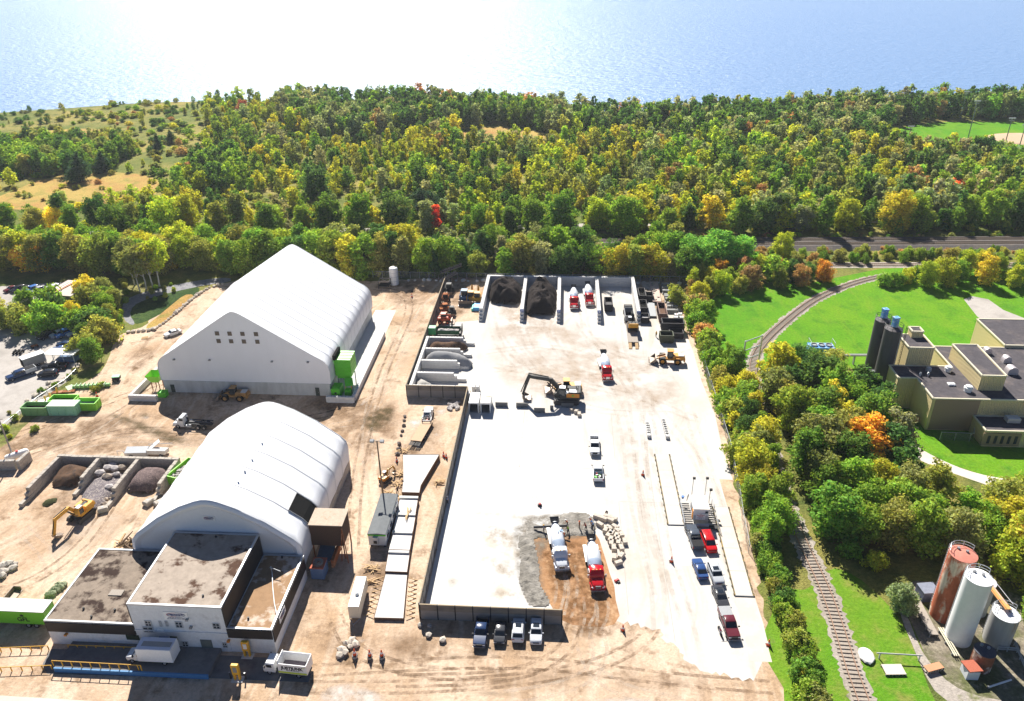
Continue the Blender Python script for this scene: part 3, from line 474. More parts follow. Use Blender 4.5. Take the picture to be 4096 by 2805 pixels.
def blockwall(name, label, p0, p1, courses, m, step=None, group=None, cat='block wall', thick=.76, bl=1.52, bh=.76, holes=True, ends=0, seed=0):
    """one wall of stacked interlocking blocks; step = how many blocks each course steps back at the far end"""
    L = math.hypot(p1[0]-p0[0], p1[1]-p0[1]); a = math.atan2(p1[1]-p0[1], p1[0]-p0[0]); t = thing(name, label, cat, p0, a, group); q = MB(); hq = MB(); rd = random.Random(seed)
    n = max(1, round(L/bl)); l = L/n
    for c in range(courses):
        off = l/2 if c % 2 else 0; k = n-(step or 0)*c
        xs = [0]+([off] if off else [])+[off+l*i for i in range(1, n)]+[L]; xs = sorted(set(round(x, 3) for x in xs)); lim = L-(step or 0)*c*l
        for x0, x1 in zip(xs[:-1], xs[1:]):
            if x1 > lim+.01: continue
            j = rd.uniform(-ends, ends); q.box(((x0+x1)/2, j, bh*c+bh/2), (x1-x0-.02, thick, bh-.01), 0, 0, .05)
            top = (c == courses-1) or (step and x1 > L-step*(c+1)*l-.4)
            if holes and top and x1-x0 > .5:
                for hx in ([.25, .75] if x1-x0 > 1.2 else [.5]): hq.box((x0+(x1-x0)*hx, j, bh*(c+1)-.01), (.26, .26, .07))
    q.build('blocks', m, t)
    if holes: hq.build('lifting_recess', M_grey, t)
    return t
blockwall('block_wall', 'low white block wall along the outer edge of the apron beside the big hall', (-47.9, 151.8), (-47.9, 185), 2, M_blk)
blockwall('block_wall', 'short white block wall closing the front of the hall apron below the green machine', (-54.2, 151.1), (-47.6, 151.1), 2, M_blk)
# green plant at the hall corner
t = thing('dust_collector', 'bright green dust collector housing at the right front corner of the big hall', 'machine', (-53.4, 157.2, 0))
m = MB().box((2.0, 2.4, 5.6), (3.9, 4.6, 4.3))
for z in (4.6, 5.7, 6.8): m.box((2.0, 2.4, z), (4.0, 4.7, .1))
for y in (.9, 2.4, 3.9): m.box((2., y, 7.8), (3.95, .1, .1))
m.build('housing', M_green, t); MB().box((1.9, 2.4, 3.0), (3.2, 3.8, 1.0)).build('hopper', M_green, t)
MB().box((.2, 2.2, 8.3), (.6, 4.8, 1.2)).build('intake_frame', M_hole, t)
for x, y in ((.5, .5), (3.5, .5), (.5, 4.3), (3.5, 4.3)): MB().box((x, y, 1.3), (.22, .22, 2.6)).build('leg', M_grey, t)
t = thing('generator', 'low green generator cabinet between the hall wall and the block wall', 'generator', (-52.4, 154.3, 0))
m = MB().box((0, 0, 1.3), (2.1, 3.2, 2.2), 0, 0, .08).box((0, -.4, 2.45), (.9, 1.4, .15)); m.build('cabinet', M_green, t); MB().box((0, -1.62, 1.4), (.5, .06, .4)).build('panel', M_black, t); MB().box((0, 0, .1), (2.2, 3.3, .2)).build('base', M_grey, t)
t = thing('discharge_chute', 'tilted green chute plate standing right of the generator cabinet', 'chute', (-49.9, 154.6, 0))
MB().box((.2, .6, 3.0), (1.9, 2.2, .12), R_(18), 0, 0, R_(24)).build('plate', M_green, t)
for x in (-.6, .8): MB().box((x, .2, 1.3), (.12, .12, 2.5)).build('leg', M_yel, t)
MB().box((.1, -.2, .8), (1.5, 1.3, 1.5), 0, 0, .05).build('box', M_green, t)
# pen on the left of the hall
for lb, a, b, c in (('left wall of the small block pen at the left end of the big hall', (-100.5, 150.0), (-100.2, 163), 2), ('front wall of the small block pen at the left end of the big hall', (-100.9, 149.6), (-94.2, 149.6), 2)): blockwall('block_wall', lb, a, b, c, M_blk, cat='block wall')
t = thing('feed_hopper', 'small lime green hopper on legs in the pen left of the big hall', 'hopper', (-96.6, 155.2, 0))
m = MB(); m.loft([[(-.9, -.9, 2.2), (.9, -.9, 2.2), (.9, .9, 2.2), (-.9, .9, 2.2)], [(-1.7, -1.7, 4.2), (1.7, -1.7, 4.2), (1.7, 1.7, 4.2), (-1.7, 1.7, 4.2)]], False); m.build('bin', M_lime, t)
for x in (-.9, .9):
    for y in (-.9, .9): MB().box((x, y, 1.1), (.16, .16, 2.2)).build('leg', M_rust, t)
t = thing('waste_bin', 'small green bin standing by the left door of the big hall', 'bin', (-93.6, 151.6, 0)); MB().box((0, 0, .75), (1.9, 1.4, 1.3), 0, 0, .06).build('body', M_green, t); MB().box((0, 0, 1.45), (2., 1.5, .12)).build('lid', M_green, t)
# ---- the round fabric dome
DX, DY0, DY1 = -56.7, 95.4, 126.0
half = [(14.1, 2.0), (14.45, 2.1), (14.6, 5.3), (14.35, 6.8), (13.4, 8.0), (12, 9.1), (9, 11.5), (4.8, 14.0), (2, 15.2), (.8, 15.55), (0, 15.6)]
prof = half+[(-x, z) for x, z in half[-2::-1]]
t = thing('fabric_dome', 'white rounded fabric dome with raised ribs behind the flat roofed office', 'building', (DX, DY0, 0))
m = MB(); nb = 6; rings = []; L_ = DY1-DY0
for s_, y in ((.90, .25), (.955, -.1), (.985, .1)): rings.append([(x*s_, y, 2+(z-2)*s_) for x, z in prof])
for i in range(nb*4+1):
    f = i % 4; y = .4+(L_-.8)*i/(nb*4); k = (0, .08, .11, .08)[f]
    rings.append([(x*(1-k/14.), y, z-(k if z > 3 else 0)) for x, z in prof])
for s_, y in ((.985, .1), (.95, -.05), (.90, -.3)): rings.append([(x*s_, L_-y, 2+(z-2)*s_) for x, z in prof])
m.loft(rings, False, closed=False)
for i in range(nb+1): y = .4+(L_-.8)*i/nb; m.loft([[(x*1.002, y-.1, z+.03) for x, z in prof], [(x*1.002, y+.1, z+.03) for x, z in prof]], False, 1, False)
m.build('roof_cover', [M_fab, M_seam], t, True)
pr0 = [(x*.9, 2+(z-2)*.9) for x, z in prof]
m = MB(); m.side(pr0, .2, .35); m.build('front_wall', mat('pale_front_wall', (.72, .73, .75), .6, .03), t); m = MB(); m.side(pr0, L_-.5, L_-.25); m.build('rear_wall', M_fab, t)
m = MB()
for c, d in (((-14, L_/2, 1), (.8, L_, 2.0)), ((14, L_/2, 1), (.8, L_, 2.0)), ((0, L_-.45, 1), (27.2, .8, 2.0))): m.box(c, d)
m.build('base_wall', M_blk2, t)
# dark opening on the right flank
a = [(14.4, 6.7), (13.45, 7.95), (12.05, 9.05), (11.2, 9.75)]
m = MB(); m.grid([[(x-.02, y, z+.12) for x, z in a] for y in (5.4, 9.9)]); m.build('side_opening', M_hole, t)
[MB().tube([(x-.02, y, z+.16) for x, z in a], .09).build('opening_frame', M_grey, t) for y in (5.3, 10.)]
for y, dz in ((6.5, 0), (9.5, 0), (13, 0), (18, 0)): MB().box((3.0, y, 15.05), (.3, .5, .12), .5).build('roof_patch', M_grey, t)
def coronation(parent, M, W, hgt, sub, addr=None):
    s = MB().at(M).box((0, -.03, 0), (W, .06, hgt)).build('sign_board', M_white, parent)
    for r_, mm in ((1.0, M_ink), (.93, M_inkr)):
        a = W*.40*r_; b = hgt*.27*r_; pts = [(a*math.cos(2*math.pi*i/40), b*math.sin(2*math.pi*i/40)) for i in range(41)]
        q = MB().at(M)
        for i in range(40):
            if (mm is M_inkr) != (9 < i < 30): continue
            q.box(((pts[i][0]+pts[i+1][0])/2, -.075, hgt*.14+(pts[i][1]+pts[i+1][1])/2), (W*.065, .03, .03*hgt), 0, 0, 0, 0, -math.atan2(pts[i+1][1]-pts[i][1], pts[i+1][0]-pts[i][0]))
        q.build('oval_ring', mm, s)
    text('CORONATION', hgt*.26, M_ink, s, 'lettering', M @ T_(0, -.08, hgt*.17) @ FACE_S, .012, W*.68, .012*hgt)
    text('RECYCLING INC.', hgt*.11, M_ink, s, 'lettering', M @ T_(0, -.08, hgt*.02) @ FACE_S, .012, W*.40)
    text(sub, hgt*.10, M_ink, s, 'lettering', M @ T_(0, -.08, -hgt*.24) @ FACE_S, .012, W*.72)
    if addr: text(addr, hgt*.13, M_ink, s, 'lettering', M @ T_(0, -.08, -hgt*.38) @ FACE_S, .012, W*.8)
X, Z = PY('A', 1466, 311, DY0); coronation(t, T_(X-DX, .16, Z), 2.1, .95, 'A MEMBER OF THE GROUP')
# ---- office
OY0, OY1 = 79.5, 95.2
t = thing('office_building', 'white flat roofed office with dark clad side wings in front of the dome', 'building', (-63, OY0, 0))
ox = 63.
def flat_block(x0, x1, y0, y1, z, wallm, roofm, band=None, capw=.28):
    m = MB()
    m.box(((x0+x1)/2+ox, (y0+y1)/2-OY0, (z-.25)/2), (x1-x0, y1-y0, z-.25)); m.build('wall', wallm, t)
    r_ = MB().box(((x0+x1)/2+ox, (y0+y1)/2-OY0, z-.13), (x1-x0-.5, y1-y0-.5, .2)).build('roof', roofm, t); q = MB()
    for c, d in ((((x0+x1)/2, y0+.1), (x1-x0+.1, capw)), (((x0+x1)/2, y1-.1), (x1-x0+.1, capw)), ((x0+.1, (y0+y1)/2), (capw, y1-y0-.36)), ((x1-.1, (y0+y1)/2), (capw, y1-y0-.36))): q.box((c[0]+ox, c[1]-OY0, z-.1), (d[0], d[1], .32))
    q.build('roof_edging', M_lgrey, t); return r_
rm = flat_block(-63, -48.8, OY0, OY1, 9.2, M_wwall, M_roof1); rl = flat_block(-77, -63.02, OY0+.05, OY1, 4.95, M_wwall, M_roof2); rr = flat_block(-48.78, -41.9, OY0+.05, OY1, 5.0, M_wwall, M_roof3)
for c, d in (((-70.0, OY0-.02, 3.75), (13.9, .2, 1.9)), ((-45.35, OY0-.02, 4.0), (6.8, .2, 1.75)), ((-41.84, 87.3, 3.6), (.2, 15.4, 2.5)), ((-77.06, 87.3, 3.75), (.2, 15.4, 1.9)), ((-48.72, 87.3, 7.0), (.16, 15.6, 3.8)), ((-63.08, 87.3, 7.1), (.16, 15.6, 3.9))):
    MB().box((c[0]+ox, c[1]-OY0, c[2]), d).build('cladding', M_dark, t)
MB().box((-55.9+ox, -.06, 3.9), (14.2, .16, .18)).build('ledge', M_wwall, t)
def opening(f, x0, y0, x1, y1, name, mm, depth=.08, frame=True, extra=None):
    xa, za = PY(f, x0, y0, OY0); xb, zb = PY(f, x1, y1, OY0); w_, h_ = abs(xb-xa), abs(za-zb); c = ((xa+xb)/2+ox, -.05, (za+zb)/2)
    q = MB()
    if frame:
        for dx in (-w_/2, w_/2): q.box((c[0]+dx, -.06, c[2]), (.1, .14, h_+.1))
        for dz in (-h_/2, 0, h_/2): q.box((c[0], -.06, c[2]+dz), (w_-.1, .14, .09))
        q.box((c[0], -.06, c[2]), (.08, .145, h_-.2)); o = q.build(name, M_lgrey, t); MB().box((c[0], -.03, c[2]), (w_-.1, .06, h_-.1)).build('pane', mm, o)
    else: o = MB().box((c[0], -.05, c[2]), (w_, .1, h_)).build(name, mm, t)
    return o
for q in ((1018, 1025, 1072, 1062), (1005, 1068, 1085, 1105), (1118, 1028, 1142, 1062), (1160, 1028, 1186, 1062), (1232, 1032, 1290, 1072), (1495, 1042, 1552, 1080), (1280, 1170, 1330, 1205), (1565, 1180, 1602, 1212)): opening('A', *q, 'window', M_glass)
opening('A', 1052, 1138, 1120, 1192, 'door', M_glass); opening('A', 1408, 1158, 1512, 1255, 'loading_door', mat('grey_green_door', (.12, .14, .13), .6, .1), frame=False)
opening('A', 885, 1125, 985, 1160, 'notice_board', mat('dark_notice', (.02, .04, .025), .5, .3, 6), frame=False); opening('A', 1195, 1135, 1252, 1162, 'notice_board', mat('dark_notice', (.02, .04, .025), .5, .3, 6), frame=False)
opening('A', 1120, 1133, 1192, 1158, 'notice_board', mat('blue_notice', (.35, .4, .55), .5, .3, 6), frame=False); opening('A', 1105, 1078, 1158, 1108, 'notice_board', M_white, frame=False)
X, Z = PY('A', 1238, 990, OY0); coronation(t, T_(X+ox, -.02, Z), 3.6, 1.55, 'A MEMBER OF THE GROUP', '635 CORONATION DRIVE')
coronation(t, T_(-41.72+ox, 3.9, 4.1) @ Matrix.Rotation(R_(90), 4, 'Z'), 2.6, 1.2, 'A MEMBER OF THE GROUP')
for f_, x, y in (('A', 1320, 1010), ('A', 1348, 1065), ('A', 470, 1115), ('A', 1612, 1160)):
    X, Z = PY(f_, x, y, OY0); w_ = MB().box((X+ox, -.25, Z), (.4, .5, .25)).build('wall_lamp', M_orange if y in (1115, 1160) else M_grey, t)
for par, f_, x, y, z in ((rm, 'A', 1430, 855, 9.1), (rm, 'A', 1520, 440, 9.1), (rl, 'A', 810, 955, 4.9), (rl, 'A', 645, 1003, 4.9), (rl, 'A', 590, 945, 4.9), (rr, 'A', 1748, 1013, 4.95), (rr, 'A', 1985, 585, 4.95)):
    g = G(f_, x, y, z); MB().cyl((g[0]+ox, g[1]-OY0, z-.2), (g[0]+ox, g[1]-OY0, z+.35), .16, None, 8).build('roof_vent', M_black, par)
g = G('A', 820, 830, 4.95); MB().box((g[0]+ox, g[1]-OY0, 5.0), (2.1, 1.2, .12)).build('roof_sheet', M_woodg, rl)
pth = [G('A', x, y, 5.3) for x, y in ((1915, 690), (1920, 800), (1930, 900), (1945, 975))]; MB().tube([(p[0]+ox, p[1]-OY0, p[2]) for p in pth], .07).build('hose', M_white, rr)
g = G('A', 1915, 690, 5); m = MB().cyl((g[0]+ox, g[1]-OY0, 4.9), (g[0]+ox, g[1]-OY0, 6.4), .08).tube([(g[0]+ox-.2, g[1]-OY0, 6.2), (g[0]+ox+1.7, g[1]-OY0-.6, 6.0)], .07); m.build('roof_mast', M_lgrey, rr)
# weigh deck with yellow rails in front of the office
a0 = g2('A', 385, 1388); a1 = g2('A', 1475, 1425)
t = thing('weigh_deck', 'long raised asphalt weigh deck with a blue side in front of the office', 'weighbridge', (a0[0], a0[1], 0)); LL = a1[0]-a0[0]
MB().box((LL/2, .12, .4), (LL, .24, .8)).build('side_beam', paint('deck_blue', (.05, .20, .42), .6), t); MB().box((LL/2, 2.9, .37), (LL, 5.3, .74)).build('deck', M_asph, t)
def railing(label, pts, h=1.0, sp=1.5, m=M_yel, z=0., group='yellow guard rails by the office', name='guard_rail', r=.06):
    t = thing(name, label, 'railing', (pts[0][0], pts[0][1], z), 0, group); loc = [(p[0]-pts[0][0], p[1]-pts[0][1]) for p in pts]
    q = MB().tube([(x, y, h) for x, y in loc], r)
    q.build('rail', m, t); rs = resample(loc, sp)
    if math.dist(rs[-1], loc[-1]) > .4: rs.append(loc[-1])
    for x, y in rs: MB().box((x, y, h/2), (.12, .12, h)).build('post', m, t)
    return t
railing('yellow guard rail along the front edge of the weigh deck', [(a0[0]-.2, a0[1]+.5), (a0[0]+LL*.57, a0[1]+.4)], 1.1, 1.45, z=.74)
railing('yellow guard rail between the weigh deck and the left office wing', [g2('A', 490, 1232), g2('A', 985, 1250)], 1.1, 1.45)
railing('yellow guard rail at the left edge below the green trailer, farther one', [g2('A', -60, 1250), g2('A', 345, 1232)], .9, 1.5); railing('yellow guard rail at the left edge, nearer one', [g2('A', -60, 1388), g2('A', 370, 1370)], .9, 1.5)
# yellow card reader posts
for lb, f_, x, y in (('yellow card reader post with a white screen beside the office wall', 'A', 1745, 1275), ('yellow card reader post on the road in front of the weigh deck', 'A', 1675, 1440)):
    g = g2(f_, x, y); t = thing('reader_post', lb, 'card reader', (g[0], g[1], 0), 0, 'yellow reader posts')
    MB().box((0, 0, 2.2), (1.05, .5, 1.9), 0, 0, .06).build('head', M_yel, t)
    for dx in (-.36, .36): MB().box((dx, 0, .62), (.26, .4, 1.25)).build('leg', M_yel, t)
    MB().box((0, -.27, 2.3), (.55, .06, 1.0)).build('screen', M_white if 'white' in lb else M_grey, t); MB().box((0, 0, .06), (1.7, 1.1, .12)).build('base', M_blk, t)
    if 'road' in lb:
        for dx in (-1.1, 1.15): b_ = thing('bollard', 'dark bollard %s the yellow reader post on the road' % ('left of' if dx < 0 else 'right of'), 'bollard', (g[0]+dx, g[1]+.1, 0)); MB().cyl((0, 0, 0), (0, 0, 1.3), .11).build('pole', M_black, b_); MB().cyl((0, 0, 1.3), (0, 0, 1.36), .13).build('cap', M_grey, b_)
# ---- shed on posts and its neighbours right of the dome
t = thing('hopper_shed', 'brown box shed with a pale flat roof raised on long posts right of the dome', 'shed', (-42.2, 100.1, 0))
MB().box((2.85, 2.15, 7.35), (5.9, 4.5, .14)).build('roof', mat('pale_rusty_roof', (.46, .38, .30), .9, .15, .8, col2=(.36, .26, .18), mix=(.55, .7)), t); MB().box((2.8, 2.15, 5.1), (5.6, 4.3, 4.4)).build('wall', mat('dark_brown_sheet', (.10, .062, .045), .85, .25, 1.5, stretch=(3, 3, .5)), t)
for x, y in ((5.5, .1), (5.5, 4.2), (.2, .1), (.2, 4.2)): MB().box((x, y, 1.45), (.2, .2, 2.9)).build('post', M_rust, t)
for x, y in ((6.35, -1.0), (5.1, -.6)): MB().tube([(x, y, 0), (5.6, .05, 6.8)], .1).build('brace', M_rust, t)
t = thing('cable_container', 'blue container with a red top and a coil of cable beside the dome', 'container', (-40.0, 96.2, 0)); MB().box((0, 0, 1.25), (2.2, 2.5, 2.3)).build('body', paint('dull_blue', (.10, .18, .34), .6), t); MB().box((0, 0, 2.5), (2.35, 2.65, .14)).build('lid', mat('dull_red', (.42, .13, .08), .8, .15), t)
m = MB(); rd = random.Random(3)
for i in range(9):
    r_ = rd.uniform(.45, .9); cx, cy_ = rd.uniform(-.2, .2), rd.uniform(-.2, .2); m.tube([(cx+r_*math.cos(k*.52), cy_+r_*math.sin(k*.52), 2.62+i*.035) for k in range(13)], .05, 5)
o = m.build('cable_coil', M_woodg); o.location = (-40.0, 96.2, 0); tag(o, 'tangled coil of grey cable lying on the red topped container', 'cable')
t = thing('screening_machine', 'dark sloping conveyor machine under the raised brown shed', 'machine', (-39.6, 99.0, 0)); MB().box((0, 1.2, 2.3), (2.6, 5.4, .5), 0, 0, 0, R_(16)).build('belt_deck', mat('dark_blue_deck', (.06, .08, .11), .7, .2), t)
for x in (-1.2, 1.2):
    for y in (-1.2, 2.6): MB().box((x, y, 1.0), (.16, .16, 2.0+y*.1)).build('leg', M_black, t)
MB().box((1.6, .5, 1.4), (.5, 4.5, 1.6)).build('side_guard', M_rust, t)
# ---- factory on the right
FX, FY = 78.6, 145.7
t = thing('factory_building', 'tan corrugated factory with dark flat roofs at the right edge', 'building', (FX, FY, 0))
def fblock(pts, z, roofz=None, mw=M_tan, par=None, name='wall', z0=0.):
    lp = [(x-FX, y-FY) for x, y in pts]; MB().prism(lp, z0, z-.2).build(name, mw, t)
    a = sum(p[0]*q[1]-q[0]*p[1] for p, q in zip(lp, lp[1:]+lp[:1])); lp = lp if a > 0 else lp[::-1]
    ins = []; n_ = len(lp)
    for i in range(n_):
        p0_, p1_, p2_ = Vector(lp[i-1]), Vector(lp[i]), Vector(lp[(i+1) % n_]); d1 = (p1_-p0_).normalized(); d2 = (p2_-p1_).normalized(); n1_ = Vector((-d1.y, d1.x)); n2_ = Vector((-d2.y, d2.x)); k = (n1_+n2_).normalized(); ins.append(tuple(p1_+k*(.3/max(.3, k.dot(n1_)))))
    r_ = MB().prism(ins, z-.19, z-.06).build('roof', M_froof, t); q = MB()
    for a_, b_ in zip(lp, lp[1:]+lp[:1]):
        L = math.dist(a_, b_); q.box(((a_[0]+b_[0])/2, (a_[1]+b_[1])/2, z-.08), (L+.14, .3, .28), math.atan2(b_[1]-a_[1], b_[0]-a_[0]))
    q.build('roof_edging', M_trim, t); return r_
r1 = fblock([(78.6, 145.6), (130, 145.6), (130, 169.6), (88.2, 169.6), (88.2, 159.8), (74.6, 159.8), (74.6, 154.2), (78.6, 154.2)], 8.0)
MB().box((5.2, -.06, 3.95), (9.2, .16, 7.6)).build('brick_wall', M_tan2, t)
fblock([(78.0, 159.9), (83.6, 159.9), (83.6, 166.5), (78.0, 166.5)], 12.6); fblock([(80.2, 164.6), (82.6, 164.6), (82.6, 167.0), (80.2, 167.0)], 14.3, z0=12.6)
fblock([(89.3, 149.3), (94.3, 149.3), (94.6, 163.6), (89.2, 163.6)], 11.7, z0=7.9); fblock([(104.5, 169.7), (130, 169.7), (130, 184), (104.5, 184)], 8.6); fblock([(87.8, 139.8), (130, 139.8), (130, 145.5), (87.8, 145.5)], 4.0)
fp = MB(); fp.box((11.6+1.0, -6.05, 1.9), (7.6, .12, 3.0)); fp.build('recess_wall', M_tan2, t)
for i in range(5): w_ = MB().box((10.1+i*1.35, -6.14, 1.9), (.55, .08, 1.9)).build('window', M_glass, t)
def roofcap(par, f_, x, y, z, r, h, mm, nm='roof_fan'):
    g = G(f_, x, y, z); MB().lathe([(r*.8, 0), (r*.8, h*.45), (r, h*.5), (r, h*.75), (r*.75, h*.8), (r*.75, h), (r*.1, h*1.1)], 14, T_(g[0]-FX, g[1]-FY, z-.1)).build(nm, mm, par, True)
for x, y, r, h in ((980, 665, .85, 1.3), (1135, 825, .9, 1.4)): roofcap(r1, 'O', x, y, 8, r, h, M_white)
for x, y in ((755, 705), (818, 705)): roofcap(r1, 'O', x, y, 8, .25, 1.0, M_lgrey, 'roof_vent')
g = G('O', 822, 665, 8); MB().box((g[0]-FX, g[1]-FY, 8.4), (.9, .8, 1.0), 0, 0, .05).build('roof_unit', M_lgrey, r1); g = G('O', 1005, 775, 8); MB().box((g[0]-FX, g[1]-FY, 8.15), (1.5, 1.1, .45), 0, 0, .1).build('skylight', M_white, r1)
for x, y, s_ in ((1288, 520, .9), (1440, 590, 1.0), (1478, 680, 1.25)):
    g = G('O', x, y, 8); m = MB(); pr_ = [(s_*.9*math.cos(a)+0, s_*1.0*math.sin(a)+.5) for a in [i*math.pi/8 for i in range(9)]]+[(-s_*.9, -.1), (s_*.9, -.1)]; m.at(T_(g[0]-FX, g[1]-FY, 8)); m.side(pr_, -s_*.7, s_*.7); m.build('roof_cowl', mat('pale_cowl', (.55, .5, .5), .4, .1, 1, metal=.3), r1, True)
gA = G('b', 440, 260, 4); MB().box((gA[0]-FX, gA[1]-FY, 4.6), (2.6, 1.6, 1.2), 0, 0, .12).build('roof_unit', M_lgrey, t)
for x, y, z0_, z1_ in ((76.2, 154.15, 1.3, 2.3), ): pass
for y, z in ((157.6, 1.5), (156.6, 4.6), (155.6, 5.2)): MB().box((74.55-FX, y-FY, z), (.12, .8 if z < 2 else .5, 1.2 if z < 2 else .7)).build('wall_hatch', M_black if z < 2 else M_white, t)
MB().box((74.55-FX, 155.2-FY, 1.05), (.1, 1.0, 2.1)).build('door', mat('tan_door', (.5, .4, .2), .6, .1), t)
def silo(lb, x, y, h, r, gr):
    t = thing('silo', lb, 'silo', (x, y, 0), 0, gr); MB().lathe([(r, 0), (r, h), (r*.6, h+.35), (.1, h+.45)], 24).build('shell', M_silo, t, True)
    f = MB().box((0, 0, h+1.5), (1.1, 1.0, 2.1), .2, 0, .06).box((0, 0, h+2.7), (1.3, 1.2, .3), .2).build('filter_unit', M_sblue, t)
    q = MB(); q.tube([(r*math.cos(k*.35), r*math.sin(k*.35), h+1.1) for k in range(19)], .05, 5); q.tube([(r*math.cos(k*.35), r*math.sin(k*.35), h+.6) for k in range(19)], .04, 5)
    q.build('guard_rail', M_black, t)
    for k in range(0, 18, 3): MB().box((r*math.cos(k*.35), r*math.sin(k*.35), h+.55), (.06, .06, 1.1)).build('post', M_black, t)
    MB().tube([(r*.5, -r*1.02, 0), (r*.5, -r*1.02, h+.5), (.1, -.3, h+1.6)], .07).build('fill_pipe', M_lgrey, t); return t
silo('dark tall silo with a blue top unit, the left one of the pair', 74.0, 166.8, 16.0, 1.75, 'pair of dark silos'); silo('dark tall silo with a blue top unit, the right one nearer the factory', 74.6, 161.9, 16.2, 1.95, 'pair of dark silos')
t = thing('ladder_cage', 'black caged ladder on top of the factory tower beside the silos', 'ladder', (77.3, 161.6, 0)); q = MB()
for dx in (-.3, .3): q.box((0, dx, 8.4), (.08, .08, 16.8))
q.build('stile', M_black, t); q = MB()
for i in range(40): q.box((0, 0, .4+i*.41), (.06, .6, .05))
tag(q.build('rungs', M_black, t), kind='stuff')
for lb, a, b in (('pale pipe running from the lawn cooler to the silos', ('O', 95, 560), ('O', 385, 560)), ('pale pipe from the trees to the factory wall, nearer one', ('O', 280, 690), ('O', 497, 690))):
    p, q_ = g2(*a), g2(*b); z = 2.6 if 'cooler' in lb else 5.0; p = g2(a[0], a[1], a[2]-8, z-.3); q_ = g2(b[0], b[1], b[2]-8, z-.3)
    t = thing('pipe_bridge', lb, 'pipe', (p[0], p[1], 0)); d = (q_[0]-p[0], q_[1]-p[1]); q = MB()
    for k in (0, .35, .7): q.tube([(0, k, z), (d[0], d[1]+k, z)], .16 if k else .22)
    q.build('pipe', M_pipe, t)
    for k in (.05, .5, .95): MB().box((d[0]*k, d[1]*k+.3, z/2-.1), (.2, .9, z-.2)).build('support', M_grey, t)
cg = G('N', 960, 960, 0); t = thing('cooling_unit', 'blue grey cooling unit with round fans on a stand beside the lawn', 'cooler', (cg[0], cg[1], 0)); MB().box((0, 0, 2.2), (6.2, 3.0, 2.0), 0, 0, .06).build('casing', M_sblue, t)
for dx in (-1.8, 0, 1.8): MB().lathe([(.8, 3.2), (.8, 3.6), (.7, 3.6), (.7, 3.3)], 14, T_(dx, 0, 0)).build('fan_ring', M_lgrey, t)
for dx in (-2.9, 2.9):
    for dy in (-1.3, 1.3): MB().box((dx, dy, .6), (.2, .2, 1.2)).build('leg', M_grey, t)
    MB().tube([(dx, -1.4, 3.2), (dx, -1.4, 4.6), (dx, 1.4, 4.6), (dx, 1.4, 3.2)], .05).build('hoop', M_lgrey, t)
og = G('O', 695, 1070); t = thing('fuel_tank', 'small red fuel tank lying beside the factory corner', 'tank', (og[0], og[1], 0)); MB().cyl((-.7, .9, 1.0), (.6, -.9, 1.0), .65, None, 14).build('shell', mat('faded_red', (.55, .16, .1), .6, .12), t, True)
for k in (-.5, .5): MB().box((-k*.7, k*.9, .25), (1.1, .2, .5), .9).build('saddle', M_grey, t)
# signal frames over the spur track
t = thing('track_gantry', 'tall grey steel frame standing over the curved spur track', 'gantry', (*g2('N', 500, 1060), 0)); ga = [g2('N', x, y) for x, y in ((435, 1100), (545, 1058), (460, 1010), (552, 990))]; o0 = Vector((*g2('N', 500, 1060), 0))
for x, y in ga[:2]: MB().box((x-o0.x, y-o0.y, 5), (.3, .3, 10)).build('leg', M_lgrey, t)
for z in (9.8, 7.3, 4.8): MB().tube([(ga[0][0]-o0.x, ga[0][1]-o0.y, z), (ga[1][0]-o0.x, ga[1][1]-o0.y, z)], .14).build('crossbar', M_lgrey, t)
# ---- storage tanks bottom right
M_rt = mat('flaking_red_tank', (.46, .14, .075), .85, .3, .5, col2=(.66, .54, .42), mix=(.5, .58), bump=.02, stretch=(1, 1, .35)); M_rt2 = mat('rusted_tank', (.24, .10, .06), .9, .3, .6, col2=(.58, .50, .42), mix=(.52, .62), bump=.02); M_gt = mat('grey_tank', (.36, .36, .35), .6, .12, .5, col2=(.26, .16, .09), mix=(.56, .66), stretch=(1.4, 1.4, .2)); M_wt = mat('white_tank', (.80, .80, .80), .4, .04, .4)
def tank(name, lb, x, y, r, h, m, top=None, extra=True):
    t = thing(name, lb, 'tank', (x, y, 0)); MB().lathe([(r, .0), (r, h)], 36).build('shell', m, t, True); MB().lathe([(r*1.01, h), (r*1.01, h+.06), (r*.6, h+.22), (.05, h+.3)], 36).build('lid', top or m, t, True)
    if extra:
        q = MB(); a0_ = 2.2
        for k in (0, .25): q.box((r*1.06*math.cos(a0_+k), r*1.06*math.sin(a0_+k), h/2+.4), (.07, .07, h+.8))
        for i in range(int(h/.5)): q.box((r*1.05*math.cos(a0_+.125), r*1.05*math.sin(a0_+.125), .5+i*.5), (.06, .4, .05), a0_+.125)
        q.build('ladder', M_lgrey, t); q = MB(); q.tube([(r*.96*math.cos(k*.2), r*.96*math.sin(k*.2), h+1.0) for k in range(2, 16)], .05, 5); q.tube([(r*.96*math.cos(k*.2), r*.96*math.sin(k*.2), h+.5) for k in range(2, 16)], .04, 5); q.build('guard_rail', M_lgrey, t)
        for k in range(2, 16, 4): MB().box((r*.96*math.cos(k*.2), r*.96*math.sin(k*.2), h+.5), (.07, .07, 1.0)).build('post', M_lgrey, t)
    for dx, dy in ((.3*r, .1*r), (-.2*r, .45*r)): MB().cyl((dx, dy, h+.1), (dx, dy, h+.55), .22, None, 10).build('hatch', M_grey, t)
    return t
tank('storage_tank', 'tall rusty red storage tank with flaking pale patches', 60.7, 92.6, 1.95, 12.6, M_rt, mat('pale_red_top', (.52, .2, .15), .8, .15, .6))
tank('storage_tank', 'tall clean white storage tank in front of the red one', 61.0, 88.0, 1.85, 12.4, M_wt)
